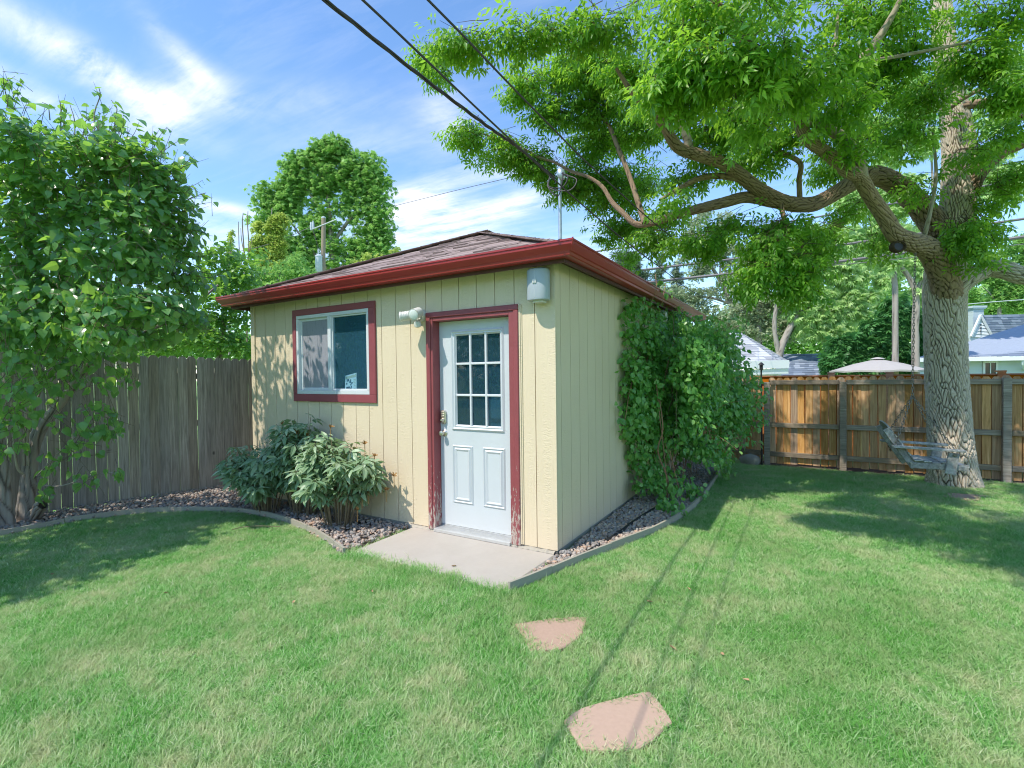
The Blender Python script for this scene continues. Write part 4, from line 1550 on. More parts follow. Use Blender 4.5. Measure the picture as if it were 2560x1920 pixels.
def scatter(name, pts, rot, scl, idx, coll):
    me = bpy.data.meshes.new(name)
    n = len(pts)
    me.vertices.add(n)
    me.vertices.foreach_set('co', np.asarray(pts, np.float32).ravel())
    a = me.attributes.new('rot', 'FLOAT_VECTOR', 'POINT')
    a.data.foreach_set('vector', np.asarray(rot, np.float32).ravel())
    a = me.attributes.new('scl', 'FLOAT_VECTOR', 'POINT')
    a.data.foreach_set('vector', np.asarray(scl, np.float32).ravel())
    a = me.attributes.new('idx', 'INT', 'POINT')
    a.data.foreach_set('value', np.asarray(idx, np.int32))
    me.update()
    o = link_mesh(name, me, None)
    ng = bpy.data.node_groups.new(name + '_nodes', 'GeometryNodeTree')
    ng.interface.new_socket('Geometry', in_out='INPUT', socket_type='NodeSocketGeometry')
    ng.interface.new_socket('Geometry', in_out='OUTPUT', socket_type='NodeSocketGeometry')
    N = ng.nodes
    gi, go = N.new('NodeGroupInput'), N.new('NodeGroupOutput')
    iop = N.new('GeometryNodeInstanceOnPoints')
    ci = N.new('GeometryNodeCollectionInfo')
    ci.inputs['Collection'].default_value = coll
    ci.inputs['Separate Children'].default_value = True
    ci.inputs['Reset Children'].default_value = True

    def attr(nm, dt):
        x = N.new('GeometryNodeInputNamedAttribute')
        x.data_type = dt
        x.inputs['Name'].default_value = nm
        return x.outputs['Attribute']
    L = ng.links
    L.new(gi.outputs[0], iop.inputs['Points'])
    L.new(ci.outputs[0], iop.inputs['Instance'])
    iop.inputs['Pick Instance'].default_value = True
    L.new(attr('idx', 'INT'), iop.inputs['Instance Index'])
    e2r = N.new('FunctionNodeEulerToRotation')
    L.new(attr('rot', 'FLOAT_VECTOR'), e2r.inputs[0])
    L.new(e2r.outputs[0], iop.inputs['Rotation'])
    L.new(attr('scl', 'FLOAT_VECTOR'), iop.inputs['Scale'])
    L.new(iop.outputs[0], go.inputs[0])
    md = o.modifiers.new('scatter', 'NODES')
    md.node_group = ng
    return o


def tuft_mesh(seed, n=66, rad=0.075):
    r = np.random.default_rng(seed)
    V, F = [], []
    rv_ = []
    for i in range(n):
        a = r.uniform(0, 6.283)
        q = rad * math.sqrt(r.random())
        b = np.array([q * math.cos(a), q * math.sin(a), -0.004])
        h = r.uniform(0.016, 0.040)
        lean = r.uniform(0.3, 1.5) * h
        la = r.uniform(0, 6.283)
        ld = np.array([math.cos(la), math.sin(la), 0])
        w = r.uniform(0.0011, 0.0022)
        wd = np.array([-math.sin(la + r.uniform(-0.7, 0.7)), math.cos(la), 0])
        wd = wd / np.linalg.norm(wd)
        k = len(V)
        m_ = b + ld * lean * 0.35 + np.array([0, 0, h * 0.6])
        t_ = b + ld * lean + np.array([0, 0, h])
        V += [b - wd * w, b + wd * w, m_ - wd * w * 0.8, m_ + wd * w * 0.8, t_]
        F += [(k, k + 1, k + 3, k + 2), (k + 2, k + 3, k + 4)]
        c = r.random()
        rv_ += [c, c]
    me = bpy.data.meshes.new('grass_tuft')
    me.from_pydata([tuple(p) for p in V], [], F)
    a = me.attributes.new('rnd', 'FLOAT', 'FACE')
    a.data.foreach_set('value', np.array(rv_, np.float32))
    me.materials.append(m_grass)
    me.update()
    return me


def visible_cone(x, y, k=1.2, marg=1.2):
    qx, qy = x - CP[0], y - CP[1]
    d = -(qx * CB[0] + qy * CB[1])
    lat = qx * CR[0] + qy * CR[1]
    return (d > 0.5) & (np.abs(lat) < k * d + marg), d


shed_poly = [(W0 - 0.02, -0.02), (0.02, -0.02), (0.02, L0), (W0, L0)]
pad_poly = [(-1.60, -0.79), (-0.035, -0.815), (0.0, 0.0), (-1.6, 0.0)]
flags = [[(0.271, -1.179), (0.434, -0.997), (0.629, -0.881), (0.675, -1.072), (0.661, -1.2), (0.627, -1.29), (0.486, -1.39), (0.39, -1.28)],
         [(0.883, -1.80), (0.903, -1.728), (0.981, -1.605), (1.138, -1.427), (1.178, -1.42), (1.31, -1.575), (1.22, -1.80), (1.02, -1.92)],
         [(3.36, 4.31), (3.726, 4.32), (3.529, 3.895), (3.237, 4.016)]]
TRUNK = np.array(at(2383, 1212, 6.67))[:2]


def shrink(poly, f):
    P = np.array(poly)
    c = P.mean(axis=0)
    return [tuple(c + (p - c) * f) for p in P]


def lawn_ok(x, y):
    ok = ~inside(bedL, x, y) & ~inside(bedR, x, y) & ~inside(shed_poly, x, y) & ~inside(pad_poly, x, y)
    for f in flags:
        ok &= ~inside(shrink(f, 1.01), x, y)
    ok &= ((x - TRUNK[0]) ** 2 + (y - TRUNK[1]) ** 2) > 0.36 ** 2
    ok &= (y < 5.30) & (x > -5.6)
    # left boundary: keep to the lawn side of the edging
    return ok


N0 = 115000
gx_ = rng.uniform(-5.6, 8.0, N0)
gy_ = rng.uniform(-4.6, 5.3, N0)
vis, dd = visible_cone(gx_, gy_)
dens = np.clip(1.15 - dd * 0.05, 0.45, 1)
ok = vis & lawn_ok(gx_, gy_) & (rng.random(N0) < dens)
gx_, gy_, dd = gx_[ok], gy_[ok], dd[ok]
n = len(gx_)
sc_ = rng.uniform(0.75, 1.2, n)
hgt_ = sc_ * (0.8 + 0.5 * vnoise(gx_ * 1.7 + 50, gy_ * 1.7 + 50, 3))
# longer tufts along the edges of pad and stones
edge_d = np.abs(gy_ + 0.82) + np.where((gx_ > -1.7) & (gx_ < 0.05), 0, 9)
hgt_ = np.where(edge_d < 0.07, hgt_ * 1.6, hgt_)
wide = 1.0 + 0.05 * dd
gcoll = hidden_collection('grass', [tuft_mesh(100 + i) for i in range(7)], m_grass)
go_ = scatter('grass', np.stack([gx_, gy_, np.zeros(n)], 1), np.stack([rng.normal(0, 0.08, n), rng.normal(0, 0.08, n), rng.uniform(0, 6.28, n)], 1),
              np.stack([sc_ * wide, sc_ * wide, hgt_], 1), rng.integers(0, 7, n), gcoll)
setprop(go_, 'short green lawn grass with dry straw patches', 'grass', None, 'stuff')


def stone_mesh(seed):
    r = np.random.default_rng(seed)
    v = ICO_V[:, :].copy()
    # coarse angular pebble
    for _ in range(5):
        nrm = unit(r.normal(size=3))
        dcut = r.uniform(0.55, 0.85)
        ex = np.maximum(0, v @ nrm - dcut)
        v = v - ex[:, None] * nrm
    v = v * np.array([1.0, r.uniform(0.6, 0.9), r.uniform(0.45, 0.7)])
    me = bpy.data.meshes.new('gravel_stone')
    me.from_pydata([tuple(p) for p in v], [], ICO_F)
    me.polygons.foreach_set('use_smooth', [True] * len(me.polygons))
    try:
        me.set_sharp_from_angle(angle=R(32))
    except Exception:
        pass
    me.materials.append(m_gravel)
    me.update()
    return me


def gravel(poly, n0, label, size=(0.010, 0.028)):
    P = np.array(poly)
    lo, hi = P.min(0), P.max(0)
    x = rng.uniform(lo[0], hi[0], n0)
    y = rng.uniform(lo[1], hi[1], n0)
    ok = inside(shrink(poly, 0.985), x, y) & ~inside(shed_poly, x, y)
    v, d = visible_cone(x, y, 1.25, 1.0)
    ok &= v
    x, y = x[ok], y[ok]
    n = len(x)
    s = rng.uniform(size[0], size[1], n)
    z = rng.uniform(0.004, 0.045, n)
    o = scatter('gravel', np.stack([x, y, z], 1), np.stack([rng.normal(0, 0.5, n), rng.normal(0, 0.5, n), rng.uniform(0, 6.28, n)], 1), np.stack([s, s, s], 1), rng.integers(0, 8, n), gvcoll)
    setprop(o, label, 'gravel', None, 'stuff')
    return o


gvcoll = hidden_collection('gravel', [stone_mesh(40 + i) for i in range(8)], m_gravel)
gravel(bedL, 42000, 'grey and pink gravel in the left bed along fence and shed')
gravel(bedR, 15000, 'grey and pink gravel beside the shaded side wall')


# ================================================================== THE SWING TREE
ash = thing('ash_tree', 'big spreading ash tree with furrowed trunk carrying the swing', 'tree', tuple(at(2383, 1212, 6.67) * np.array([1, 1, 0])))
D0 = 6.67
tr_rows = prow((2386, 1232, 80, D0), (2384, 1205, 70, D0), (2380, 1160, 62, D0), (2374, 1080, 57, D0), (2368, 980, 55, D0), (2364, 880, 54, D0), (2362, 800, 54, D0), (2362, 730, 56, D0), (2370, 670, 58, D0), (2384, 610, 54, D0), (2392, 550, 48, D0),
               (2396, 470, 45, D0), (2398, 400, 44, D0), (2394, 340, 42, D0), (2384, 270, 37, D0), (2372, 200, 33, D0), (2362, 120, 30, D0), (2352, 0, 26, 6.7), (2345, -180, 20, 6.8), (2340, -420, 10, 7.0))
bark_tube('trunk', tr_rows, m_bark, ash, n=380, per=38, depth=0.12, fx=64, fz=13.0, seed=3, flare=lambda ar, th: 0.16 * np.exp(-ar / 0.10) * (0.6 + 0.5 * np.sin(th * 6.283 * 5 + 1)))
limbs = [
    ('limb', [(2365, 770, 34, 6.62), (2400, 712, 28, 6.5), (2463, 674, 24, 6.4), (2510, 674, 23, 6.3), (2560, 690, 22, 6.2), (2680, 700, 18, 6.0), (2850, 650, 10, 6.0)], m_bark),
    ('limb', [(2388, 550, 32, 6.64), (2420, 475, 29, 6.6), (2448, 424, 27, 6.5), (2500, 376, 25, 6.4), (2560, 350, 23, 6.3), (2700, 300, 18, 6.1), (2900, 200, 9, 6.0)], m_limb),
    ('limb', [(2372, 735, 46, 6.58), (2352, 670, 42, 6.4), (2320, 622, 34, 6.2), (2272, 603, 28, 6.0), (2238, 585, 26, 5.9), (2215, 548, 24, 5.8), (2174, 486, 22, 5.6), (2146, 440, 22, 5.4), (2116, 425, 20, 5.3), (2075, 388, 19, 5.2), (2019, 347, 18, 5.0), (1990, 290, 17, 4.9), (1963, 235, 17, 4.8), (1925, 180, 16, 4.7), (1874, 112, 14, 4.6), (1800, 20, 11, 4.5), (1700, -150, 6, 4.3)], m_bark2),
    ('limb', [(2152, 452, 19, 5.45), (2149, 408, 18, 5.3), (2127, 370, 16, 5.2), (2095, 336, 15, 5.1), (2058, 316, 14, 5.0), (2022, 303, 13, 4.9), (2012, 284, 12, 4.85), (2022, 262, 12, 4.8), (2050, 243, 12, 4.8), (2085, 212, 12, 4.75), (2116, 185, 12, 4.7), (2150, 150, 12, 4.7), (2185, 112, 12, 4.65), (2230, 40, 9, 4.6), (2280, -60, 5, 4.5)], m_pale),
    ('branch', [(2048, 246, 6, 4.8), (2025, 207, 6, 4.75), (2000, 182, 5, 4.7), (1960, 150, 3, 4.6)], m_pale),
    ('branch', [(2062, 232, 7, 4.8), (2072, 180, 6, 4.8), (2088, 110, 6, 4.85), (2095, 20, 3, 4.9)], m_pale),
    ('branch', [(2150, 152, 6, 4.7), (2200, 148, 5, 4.8), (2300, 130, 5, 5.0), (2410, 108, 4, 5.2), (2500, 90, 3, 5.3)], m_pale),
    ('limb', [(2352, 585, 46, 6.66), (2310, 528, 42, 6.75), (2265, 482, 37, 6.8), (2222, 450, 33, 6.8), (2180, 438, 30, 6.7), (2140, 452, 28, 6.6), (2100, 476, 26, 6.5), (2060, 499, 25, 6.4), (2028, 511, 24, 6.3), (1980, 510, 24, 6.2), (1940, 497, 23, 6.1), (1886, 466, 22, 5.9), (1828, 420, 21, 5.7), (1780, 398, 20, 5.5), (1731, 383, 19, 5.4), (1700, 372, 18, 5.3), (1680, 350, 17, 5.2), (1666, 322, 16, 5.1), (1648, 298, 14, 5.0), (1620, 270, 12, 4.9), (1580, 230, 9, 4.8), (1540, 170, 5, 4.7)], m_limb),
    ('branch', [(1722, 385, 13, 5.4), (1720, 355, 11, 5.35), (1706, 316, 9, 5.3), (1690, 276, 8, 5.25), (1668, 238, 7, 5.2), (1640, 190, 4, 5.1)], m_pale),
    ('branch', [(1668, 236, 6, 5.2), (1705, 207, 6, 5.2), (1739, 193, 5, 5.2), (1790, 160, 3, 5.1)], m_pale),
    ('limb', [(1975, 512, 20, 6.2), (1930, 503, 20, 6.1), (1866, 493, 18, 6.0), (1800, 509, 17, 5.9), (1716, 530, 14, 6.1), (1635, 555, 11, 6.3), (1590, 560, 9, 6.4), (1555, 530, 8, 6.5), (1530, 505, 7, 6.6), (1505, 466, 6, 6.7), (1470, 442, 5, 6.8), (1428, 428, 5, 6.9), (1385, 405, 4, 6.95), (1347, 393, 4, 7.0), (1300, 368, 3, 7.0), (1200, 332, 2, 7.0)], m_limb),
    ('branch', [(1880, 462, 12, 5.88), (1840, 446, 11, 5.8), (1790, 440, 11, 5.8), (1748, 446, 10, 5.8), (1700, 470, 8, 5.7), (1650, 500, 5, 5.6)], m_limb),
    ('branch', [(2000, 512, 10, 6.28), (1998, 450, 9, 6.3), (2001, 409, 9, 6.2), (1965, 386, 8, 6.1), (1932, 370, 7, 6.0), (1897, 343, 6, 5.9), (1850, 300, 3, 5.8)], m_limb),
    ('branch', [(2375, 290, 12, 6.66), (2410, 266, 12, 6.55), (2480, 257, 13, 6.4), (2520, 268, 12, 6.3), (2545, 290, 10, 6.25), (2600, 300, 6, 6.2)], m_limb),
    ('branch', [(2378, 268, 6, 6.5), (2420, 240, 6, 6.3), (2480, 212, 5, 6.2), (2560, 196, 4, 6.1)], m_limb),
    ('branch', [(2305, 612, 7, 6.15), (2322, 545, 6, 6.1), (2340, 440, 5, 6.1), (2332, 330, 3, 6.1)], m_pale),
    ('branch', [(2340, 200, 6, 6.6), (2380, 150, 6, 6.5), (2420, 100, 4, 6.4)], m_limb),
    ('branch', [(1950, 505, 7, 6.1), (1965, 560, 6, 6.0), (1990, 590, 5, 5.9), (2010, 630, 3, 5.8)], m_limb),
    ('branch', [(1480, 270, 4, 6.8), (1520, 310, 5, 6.7), (1545, 370, 6, 6.6), (1570, 430, 6, 6.5), (1600, 520, 7, 6.35), (1612, 556, 8, 6.3)], m_limb),
]
for i, (nm, rows, mt_) in enumerate(limbs):
    if i in (7, 10, 11, 12):
        rows = [(u, v, r_ * 0.78, d) for (u, v, r_, d) in rows]
    elif i == 2:
        rows = [(u, v, r_ * 0.88, d) for (u, v, r_, d) in rows]
    pr = prow(*rows)
    r0 = max(r[3] for r in pr)
    big = r0 > 0.07
    bark_tube(nm, pr, mt_, ash, n=128 if big else 14, per=18 if big else 7, depth=(0.17 if mt_ is not m_pale else 0.05) if big else 0.06, fx=30 if big else 6, fz=13.0, seed=20 + i)
# the sawn stub hole on the low limb
hc = at(2247, 616, 5.88)
MB().lathe([(0.085, -0.05), (0.085, 0.012), (0.070, 0.022), (0.058, 0.0), (0.05, -0.03)], 20, frame(hc, CR, CU * 0.8, CB)).build('pruning_scar', m_limb, ash, smooth=True)
MB().lathe([(0.058, -0.002), (0.03, -0.001), (0.004, 0.0)], 16, frame(hc, CR, CU * 0.8, CB)).build('knot_hole', m_black, ash)
ck = at(2004, 291, 4.82)
MB().lathe([(0.045, -0.06), (0.046, 0.0), (0.036, 0.008)], 14, frame(ck, CU, CB, -CR)).build('pruning_scar', m_pale, ash, smooth=True)

# crown: (u, v, half width, half height, depth, twigs)
crown = [(1325, 215, 66, 50, 4.9, 30), (1400, 265, 80, 50, 4.9, 38), (1430, 165, 60, 46, 4.8, 34), (1510, 160, 90, 54, 4.6, 50), (1500, 255, 80, 66, 4.9, 50),
         (1175, 325, 52, 32, 5.1, 22), (1265, 365, 66, 42, 5.15, 34), (1345, 400, 60, 46, 5.2, 32), (1425, 445, 66, 50, 5.3, 36), (1490, 350, 70, 56, 5.2, 36),
         (1515, 470, 70, 56, 5.4, 38), (1565, 560, 80, 36, 5.6, 36), (1640, 590, 66, 34, 5.7, 26), (1610, 440, 70, 60, 5.6, 34), (1690, 530, 70, 34, 6.0, 22),
         (1620, 300, 80, 70, 5.4, 48), (1600, 180, 90, 60, 4.2, 44), (1700, 190, 80, 80, 3.6, 34), (1790, 310, 80, 80, 5.6, 48), (1780, 170, 90, 70, 3.5, 34),
         (1870, 280, 80, 80, 5.4, 44), (1880, 395, 70, 56, 6.3, 34), (1900, 150, 100, 60, 3.4, 34), (1990, 200, 80, 80, 3.8, 32), (1960, 330, 80, 60, 6.0, 36),
         (2080, 150, 80, 54, 4.2, 30), (2080, 300, 70, 60, 6.2, 26), (2080, 410, 80, 40, 6.9, 24), (2200, 190, 70, 90, 5.6, 36), (2180, 330, 70, 70, 6.6, 26),
         (2260, 130, 80, 44, 5.4, 34), (2290, 250, 50, 80, 6.2, 22), (2440, 150, 90, 54, 5.4, 44), (2520, 220, 70, 60, 5.3, 40), (2500, 320, 60, 40, 6.0, 22),
         (2520, 440, 50, 50, 6.2, 20), (2470, 500, 36, 24, 6.3, 10), (1930, 610, 76, 44, 5.6, 40), (1990, 650, 64, 50, 5.5, 36), (1890, 680, 54, 40, 5.5, 30), (1960, 560, 80, 34, 5.8, 30),
         (2060, 590, 60, 40, 5.9, 22), (1990, 705, 60, 30, 5.5, 24), (1780, 590, 54, 30, 5.9, 20), (1720, 600, 40, 20, 5.9, 12), (1840, 550, 50, 24, 6.2, 14), (2400, 575, 56, 36, 6.1, 26), (2440, 620, 32, 20, 6.1, 12), (2200, 590, 36, 36, 6.3, 12),
         (2300, 470, 50, 50, 6.4, 10), (2450, 560, 44, 26, 6.2, 12), (1080, 135, 36, 26, 4.6, 14), (1105, 180, 22, 22, 4.6, 7), (1180, 98, 80, 12, 4.6, 20), (1330, 90, 100, 16, 4.6, 22), (1590, 640, 22, 24, 5.6, 8), (1560, 340, 56, 50, 5.4, 24), (2130, 520, 56, 36, 6.6, 12),
         (1500, 60, 160, 50, 4.6, 40), (1800, 40, 180, 60, 3.9, 40), (2200, 30, 200, 70, 5.0, 50), (2500, 40, 140, 70, 5.3, 40), (1740, 430, 60, 36, 6.0, 18), (1690, 290, 60, 40, 4.6, 8), (1640, 250, 60, 40, 4.5, 14), (1850, 310, 80, 40, 4.5, 12), (1960, 280, 60, 40, 4.3, 6), (2100, 260, 90, 60, 4.8, 26), (2250, 330, 70, 70, 5.6, 24), (2130, 350, 50, 40, 5.1, 12), (1700, 480, 60, 30, 5.5, 9), (1570, 470, 60, 50, 5.3, 16), (2330, 230, 60, 60, 6.0, 22), (2440, 380, 50, 40, 6.0, 14), (1500, 430, 60, 40, 5.3, 18)]
# the part of the crown that reaches out over the lawn, above the frame
over = [((1.9, -0.5, 5.0), 0.9, 150), ((3.0, -0.5, 4.9), 1.0, 220), ((4.2, -1.0, 4.9), 1.1, 240), ((2.4, -1.3, 4.9), 0.7, 100), ((3.4, -1.6, 4.9), 0.8, 140), ((5.2, -1.6, 5.0), 1.1, 160), ((3.0, 1.2, 5.8), 1.1, 110), ((4.4, 1.2, 5.6), 1.2, 110), ((1.4, 1.2, 5.4), 0.9, 80), ((5.5, 0.2, 5.2), 1.2, 90), ((2.1, 2.8, 6.6), 1.2, 90), ((3.8, 3.2, 6.8), 1.4, 110), ((5.6, 2.6, 6.2), 1.3, 90), ((3.4, 5.4, 8.0), 1.6, 90), ((0.6, 3.2, 6.4), 0.9, 60)]
TW, TD = [], []
origin = at(2390, 480, 6.5)
for (u, v, ru, rv_, d, n_tw) in crown:
    if u < 1620 and v > 100:
        d *= 1.38
        n_tw *= 1.2
    elif u < 1700 and v > 225:
        d *= 1.22
    n_tw = int(n_tw * 0.92)
    c, ax = pix_ell(u, v, ru * 0.92, rv_ * 0.92, d, max(0.25, 0.8 * min(ru, rv_) * d / FPX))
    p, dr = sample_ell(c, ax, int(n_tw * 1.35), 0.15)
    out = unit(p - origin)
    TD.append(unit(0.75 * out + 0.4 * dr + rng.normal(size=p.shape) * 0.35 + np.array([0, 0, -0.12])))
    TW.append(p)
for (c, r_, n_tw) in over:
    p, dr = sample_ell(np.array(c), np.eye(3) * r_, n_tw, 0.1)
    out = unit(p - origin)
    TD.append(unit(0.6 * out + 0.4 * dr + rng.normal(size=p.shape) * 0.3))
    TW.append(p)
TW, TD = np.vstack(TW), np.vstack(TD)


def twig_leaves(TW, TD, L, npair, scale, droop=0.45, jitter=0.3):
    """leaves set in pairs along each twig, hanging"""
    n = len(TW)
    pos, dr, nr = [], [], []
    length = rng.uniform(L[0], L[1], n)
    side = unit(np.cross(TD, np.array([0, 0, 1.0]) + rng.normal(size=TD.shape) * 0.2))
    for k in range(npair):
        t = (k + 0.6) / npair
        base = TW + TD * (length * (t - 0.5))[:, None] - np.array([0, 0, 1.0]) * (0.10 * length * t * t)[:, None]
        for s in (-1, 1):
            d = unit(TD * 0.6 + side * s * (0.9 - 0.45 * t) + rng.normal(size=TD.shape) * jitter + np.array([0, 0, -droop]))
            pos.append(base)
            dr.append(d)
            nr.append(unit(np.array([0, 0, 1.0]) + rng.normal(size=TD.shape) * 0.4))
    pos.append(TW + TD * (length * 0.5)[:, None])
    dr.append(unit(TD + np.array([0, 0, -droop])))
    nr.append(unit(np.array([0, 0, 1.0]) + rng.normal(size=TD.shape) * 0.4))
    P, Dd, Nn = np.vstack(pos), np.vstack(dr), np.vstack(nr)
    s = rng.uniform(scale[0], scale[1], len(P))
    return leaf_frames(P, Dd, Nn, s), length


(Aa, Pa), tl = twig_leaves(TW, TD, (0.22, 0.40), 3, (0.80, 1.20), 0.55)
foliage(ash, 'ash', Aa, Pa, m_ash, 300)


def twigs(parent, TW, TD, tl, r, mat, name='twigs'):
    mb = MB()
    for p, d, l in zip(TW, TD, tl):
        a = p - d * l * 0.55
        b = p + d * l * 0.5 - np.array([0, 0, 0.05 * l])
        mb.tube([a, p, b], [r, r * 0.8, r * 0.4], 3, False)
    return mb.build(name, mat, parent, kind='stuff')


twigs(ash, TW, TD, tl, 0.004, m_limb)

# ================================================================== SWING
swc = at(2268, 1158, 6.12)
swc[2] = 0.40
F_ = unit(CR * 0.90 + CB * 0.43)
F_[2] = 0
F_ = F_ / np.linalg.norm(F_)
S_ = np.array([-F_[1], F_[0], 0.0])
SW = thing('swing_seat', 'weathered grey slatted wooden swing seat hung by chain from the tree', 'swing', tuple(swc))
SM = frame(swc, F_ * 0.92, S_ * 0.92, (0, 0, 0.94))


def sbox(lo, hi, name, rot=None, piv=None, bevel=0.004):
    M_ = SM
    if rot is not None:
        M_ = SM @ Matrix.Translation(piv) @ Euler((0, R(rot), 0)).to_matrix().to_4x4()
    return MB().box(lo, hi, M_).build(name, m_swing, SW, bevel=bevel)


hw = 0.27
for s in (-1, 1):
    y0 = s * (hw - 0.02)
    sbox((-0.03, y0 - 0.018, -0.02), (0.56, y0 + 0.018, 0.055), 'seat_rail')
    sbox((-0.045, y0 - 0.018 - 0.037 * s, -0.02), (0.03, y0 + 0.018 - 0.037 * s, 0.56), 'back_stile', -32, (0.02, 0, 0.0))
    sbox((-0.24, s * (hw + 0.035) - 0.05, 0.235), (0.50, s * (hw + 0.035) + 0.05, 0.262), 'armrest', 2, (0, 0, 0))
    po = sbox((0.34, s * (hw + 0.02) - 0.016, -0.03), (0.45, s * (hw + 0.02) + 0.016, 0.238), 'arm_post', 8, (-0.02, 0, 0.02))
    MB().lathe([(0.022, 0), (0.022, 0.006), (0.012, 0.012)], 10, SM @ frame((0.41, s * (hw + 0.037), 0.175), (1, 0, 0), (0, 0, 1), (0, s, 0))).build('bolt_head', m_rust, po)
for i in range(6):
    x = 0.02 + i * 0.092
    z = 0.058 - 0.02 * math.sin(math.pi * min(1, i / 4.0)) + (0.012 if i < 2 else 0)
    sbox((x, -hw + 0.0, z), (x + 0.084, hw - 0.0, z + 0.018), 'seat_slat', -3 if i < 4 else 4, (0, 0, 0))
for i in range(7):
    z = 0.07 + i * 0.066
    sbox((0.028, -hw + 0.02 + (0.03 if i == 6 else 0), z), (0.045, hw - 0.02 - (0.03 if i == 6 else 0), z + (0.052 if i < 6 else 0.06)), 'back_slat', -32, (0.02, 0, 0.0))
tp = [(-0.25 + 0.5 * k / 10, 0.0) for k in range(11)]
top = [(x, 0.535 + 0.10 * math.sqrt(max(0, 1 - (x / 0.25) ** 2))) for x, _ in tp]
MB().prism([(-0.25, 0.533)] + top[1:-1] + [(0.25, 0.533)], 0.026, 0.044, SM @ Matrix.Translation((0.02, 0, 0.0)) @ Euler((0, R(-32), 0)).to_matrix().to_4x4() @ frame((0, 0, 0), (0, 1, 0), (0, 0, 1), (1, 0, 0))).build('headrest', m_swing, SW)


def chain_pts(a, b, n=None):
    a, b = np.array(a), np.array(b)
    L = np.linalg.norm(b - a)
    n = max(3, int(L / 0.036))
    return [(a + (b - a) * (i + 0.5) / n, (b - a) / L, i) for i in range(n)]


def chain(segs, r=0.0042):
    mb = MB()
    for a, b in segs:
        for p, d, i in chain_pts(a, b):
            x = np.cross(d, [0.3, 0.9, 0.2])
            x = x / np.linalg.norm(x)
            if i % 2:
                x = np.cross(d, x)
            ring = []
            for k in range(8):
                th = 2 * math.pi * k / 8
                ring.append(p + d * 0.025 * math.sin(th) + x * 0.011 * math.cos(th))
            mb.tube(ring + [ring[0]], r, 4, False)
    return mb


def sw(x, y, z):
    return np.array(SM @ Vector((x, y, z)))


joint = at(2281, 990, 6.08)
topc = at(2288, 632, 6.06)
cseg = [(topc, joint), (joint, sw(-0.20, -hw - 0.035, 0.27)), (joint, sw(0.40, -hw - 0.035, 0.262)), (joint, sw(-0.20, hw + 0.035, 0.27)), (joint, sw(0.40, hw + 0.035, 0.262))]
chain(cseg).build('chain', m_rust, SW, smooth=True)
MB().tube([topc + np.array([0, 0, -0.02]), topc + np.array([0, 0, 0.14])], 0.007, 6).build('hanger_bolt', m_rust, SW)


# ================================================================== LILAC AT LEFT
lil = thing('lilac_bush', 'large lilac with heart-shaped leaves overhanging the left fence', 'bush', tuple(onground(60, 1305)))
lil_tr = [
    [(60, 1318, 30, 5.40), (64, 1270, 22, 5.42), (72, 1200, 20, 5.45), (82, 1120, 18, 5.45), (105, 1065, 16, 5.5), (150, 1010, 13, 5.55), (192, 950, 12, 5.55), (232, 895, 11, 5.55), (275, 800, 9, 5.5), (310, 660, 7, 5.4), (330, 520, 4, 5.3)],
    [(18, 1325, 24, 5.2), (8, 1240, 22, 5.2), (2, 1160, 20, 5.2), (-6, 1090, 17, 5.15), (10, 1000, 14, 5.1), (30, 880, 12, 5.0), (60, 700, 9, 4.9), (90, 520, 6, 4.8), (110, 380, 3, 4.8)],
    [(-40, 1330, 26, 5.0), (-50, 1200, 22, 5.0), (-60, 1000, 18, 4.9), (-40, 700, 12, 4.7), (0, 400, 6, 4.5)],
    [(85, 1290, 18, 5.35), (98, 1270, 17, 5.3), (108, 1262, 12, 5.25)],
]
for i, rws in enumerate(lil_tr):
    bark_tube('trunk', prow(*rws), m_lilacbark, lil, n=36, per=12, depth=0.35, fx=8, fz=4.0, seed=60 + i)
stems = [[(60, 1165, 5, 5.3), (62, 1110, 5, 5.3), (70, 1040, 5, 5.25), (86, 960, 5, 5.2), (98, 890, 4, 5.2), (104, 800, 3, 5.1)],
         [(70, 1165, 4, 5.3), (68, 1110, 4, 5.3), (76, 1030, 4, 5.25), (92, 950, 4, 5.2), (94, 880, 3, 5.2)],
         [(58, 1185, 4, 5.2), (44, 1170, 4, 5.15), (36, 1120, 4, 5.1), (32, 1060, 4, 5.1), (30, 1000, 3, 5.0)],
         [(75, 1080, 3, 5.3), (90, 1010, 3, 5.3), (110, 960, 2, 5.3), (125, 930, 2, 5.3)],
         [(230, 900, 6, 5.55), (300, 862, 6, 5.7), (424, 800, 5, 6.0), (500, 750, 4, 6.2), (545, 712, 2, 6.4)],
         [(300, 690, 5, 5.4), (350, 600, 4, 5.4), (400, 500, 3, 5.4)], [(200, 760, 5, 5.3), (150, 600, 4, 5.2), (170, 450, 3, 5.1)],
         [(238, 345, 2.2, 5.2), (236, 285, 2, 5.2), (250, 240, 1.5, 5.2), (247, 218, 1, 5.2)], [(285, 365, 2.2, 5.25), (288, 300, 2, 5.25), (292, 270, 1.4, 5.25), (278, 250, 1, 5.25)],
         [(187, 345, 2, 5.2), (186, 300, 1.6, 5.2), (175, 262, 1, 5.2)], [(152, 320, 2, 5.1), (152, 270, 1.5, 5.1), (150, 252, 1, 5.1)], [(125, 300, 2, 5.0), (120, 265, 1.3, 5.0), (106, 256, 1, 5.0)],
         [(455, 508, 2, 5.5), (485, 492, 1.4, 5.5), (515, 482, 1, 5.5)],
         [(95, 1195, 2.5, 5.2), (140, 1160, 2, 5.15), (175, 1140, 1.5, 5.1)], [(92, 1190, 2.5, 5.25), (160, 1120, 2, 5.2), (250, 1040, 1.5, 5.1)], [(90, 1210, 2, 5.3), (150, 1215, 1.6, 5.2), (230, 1190, 1.2, 5.2), (290, 1180, 1, 5.2)]]
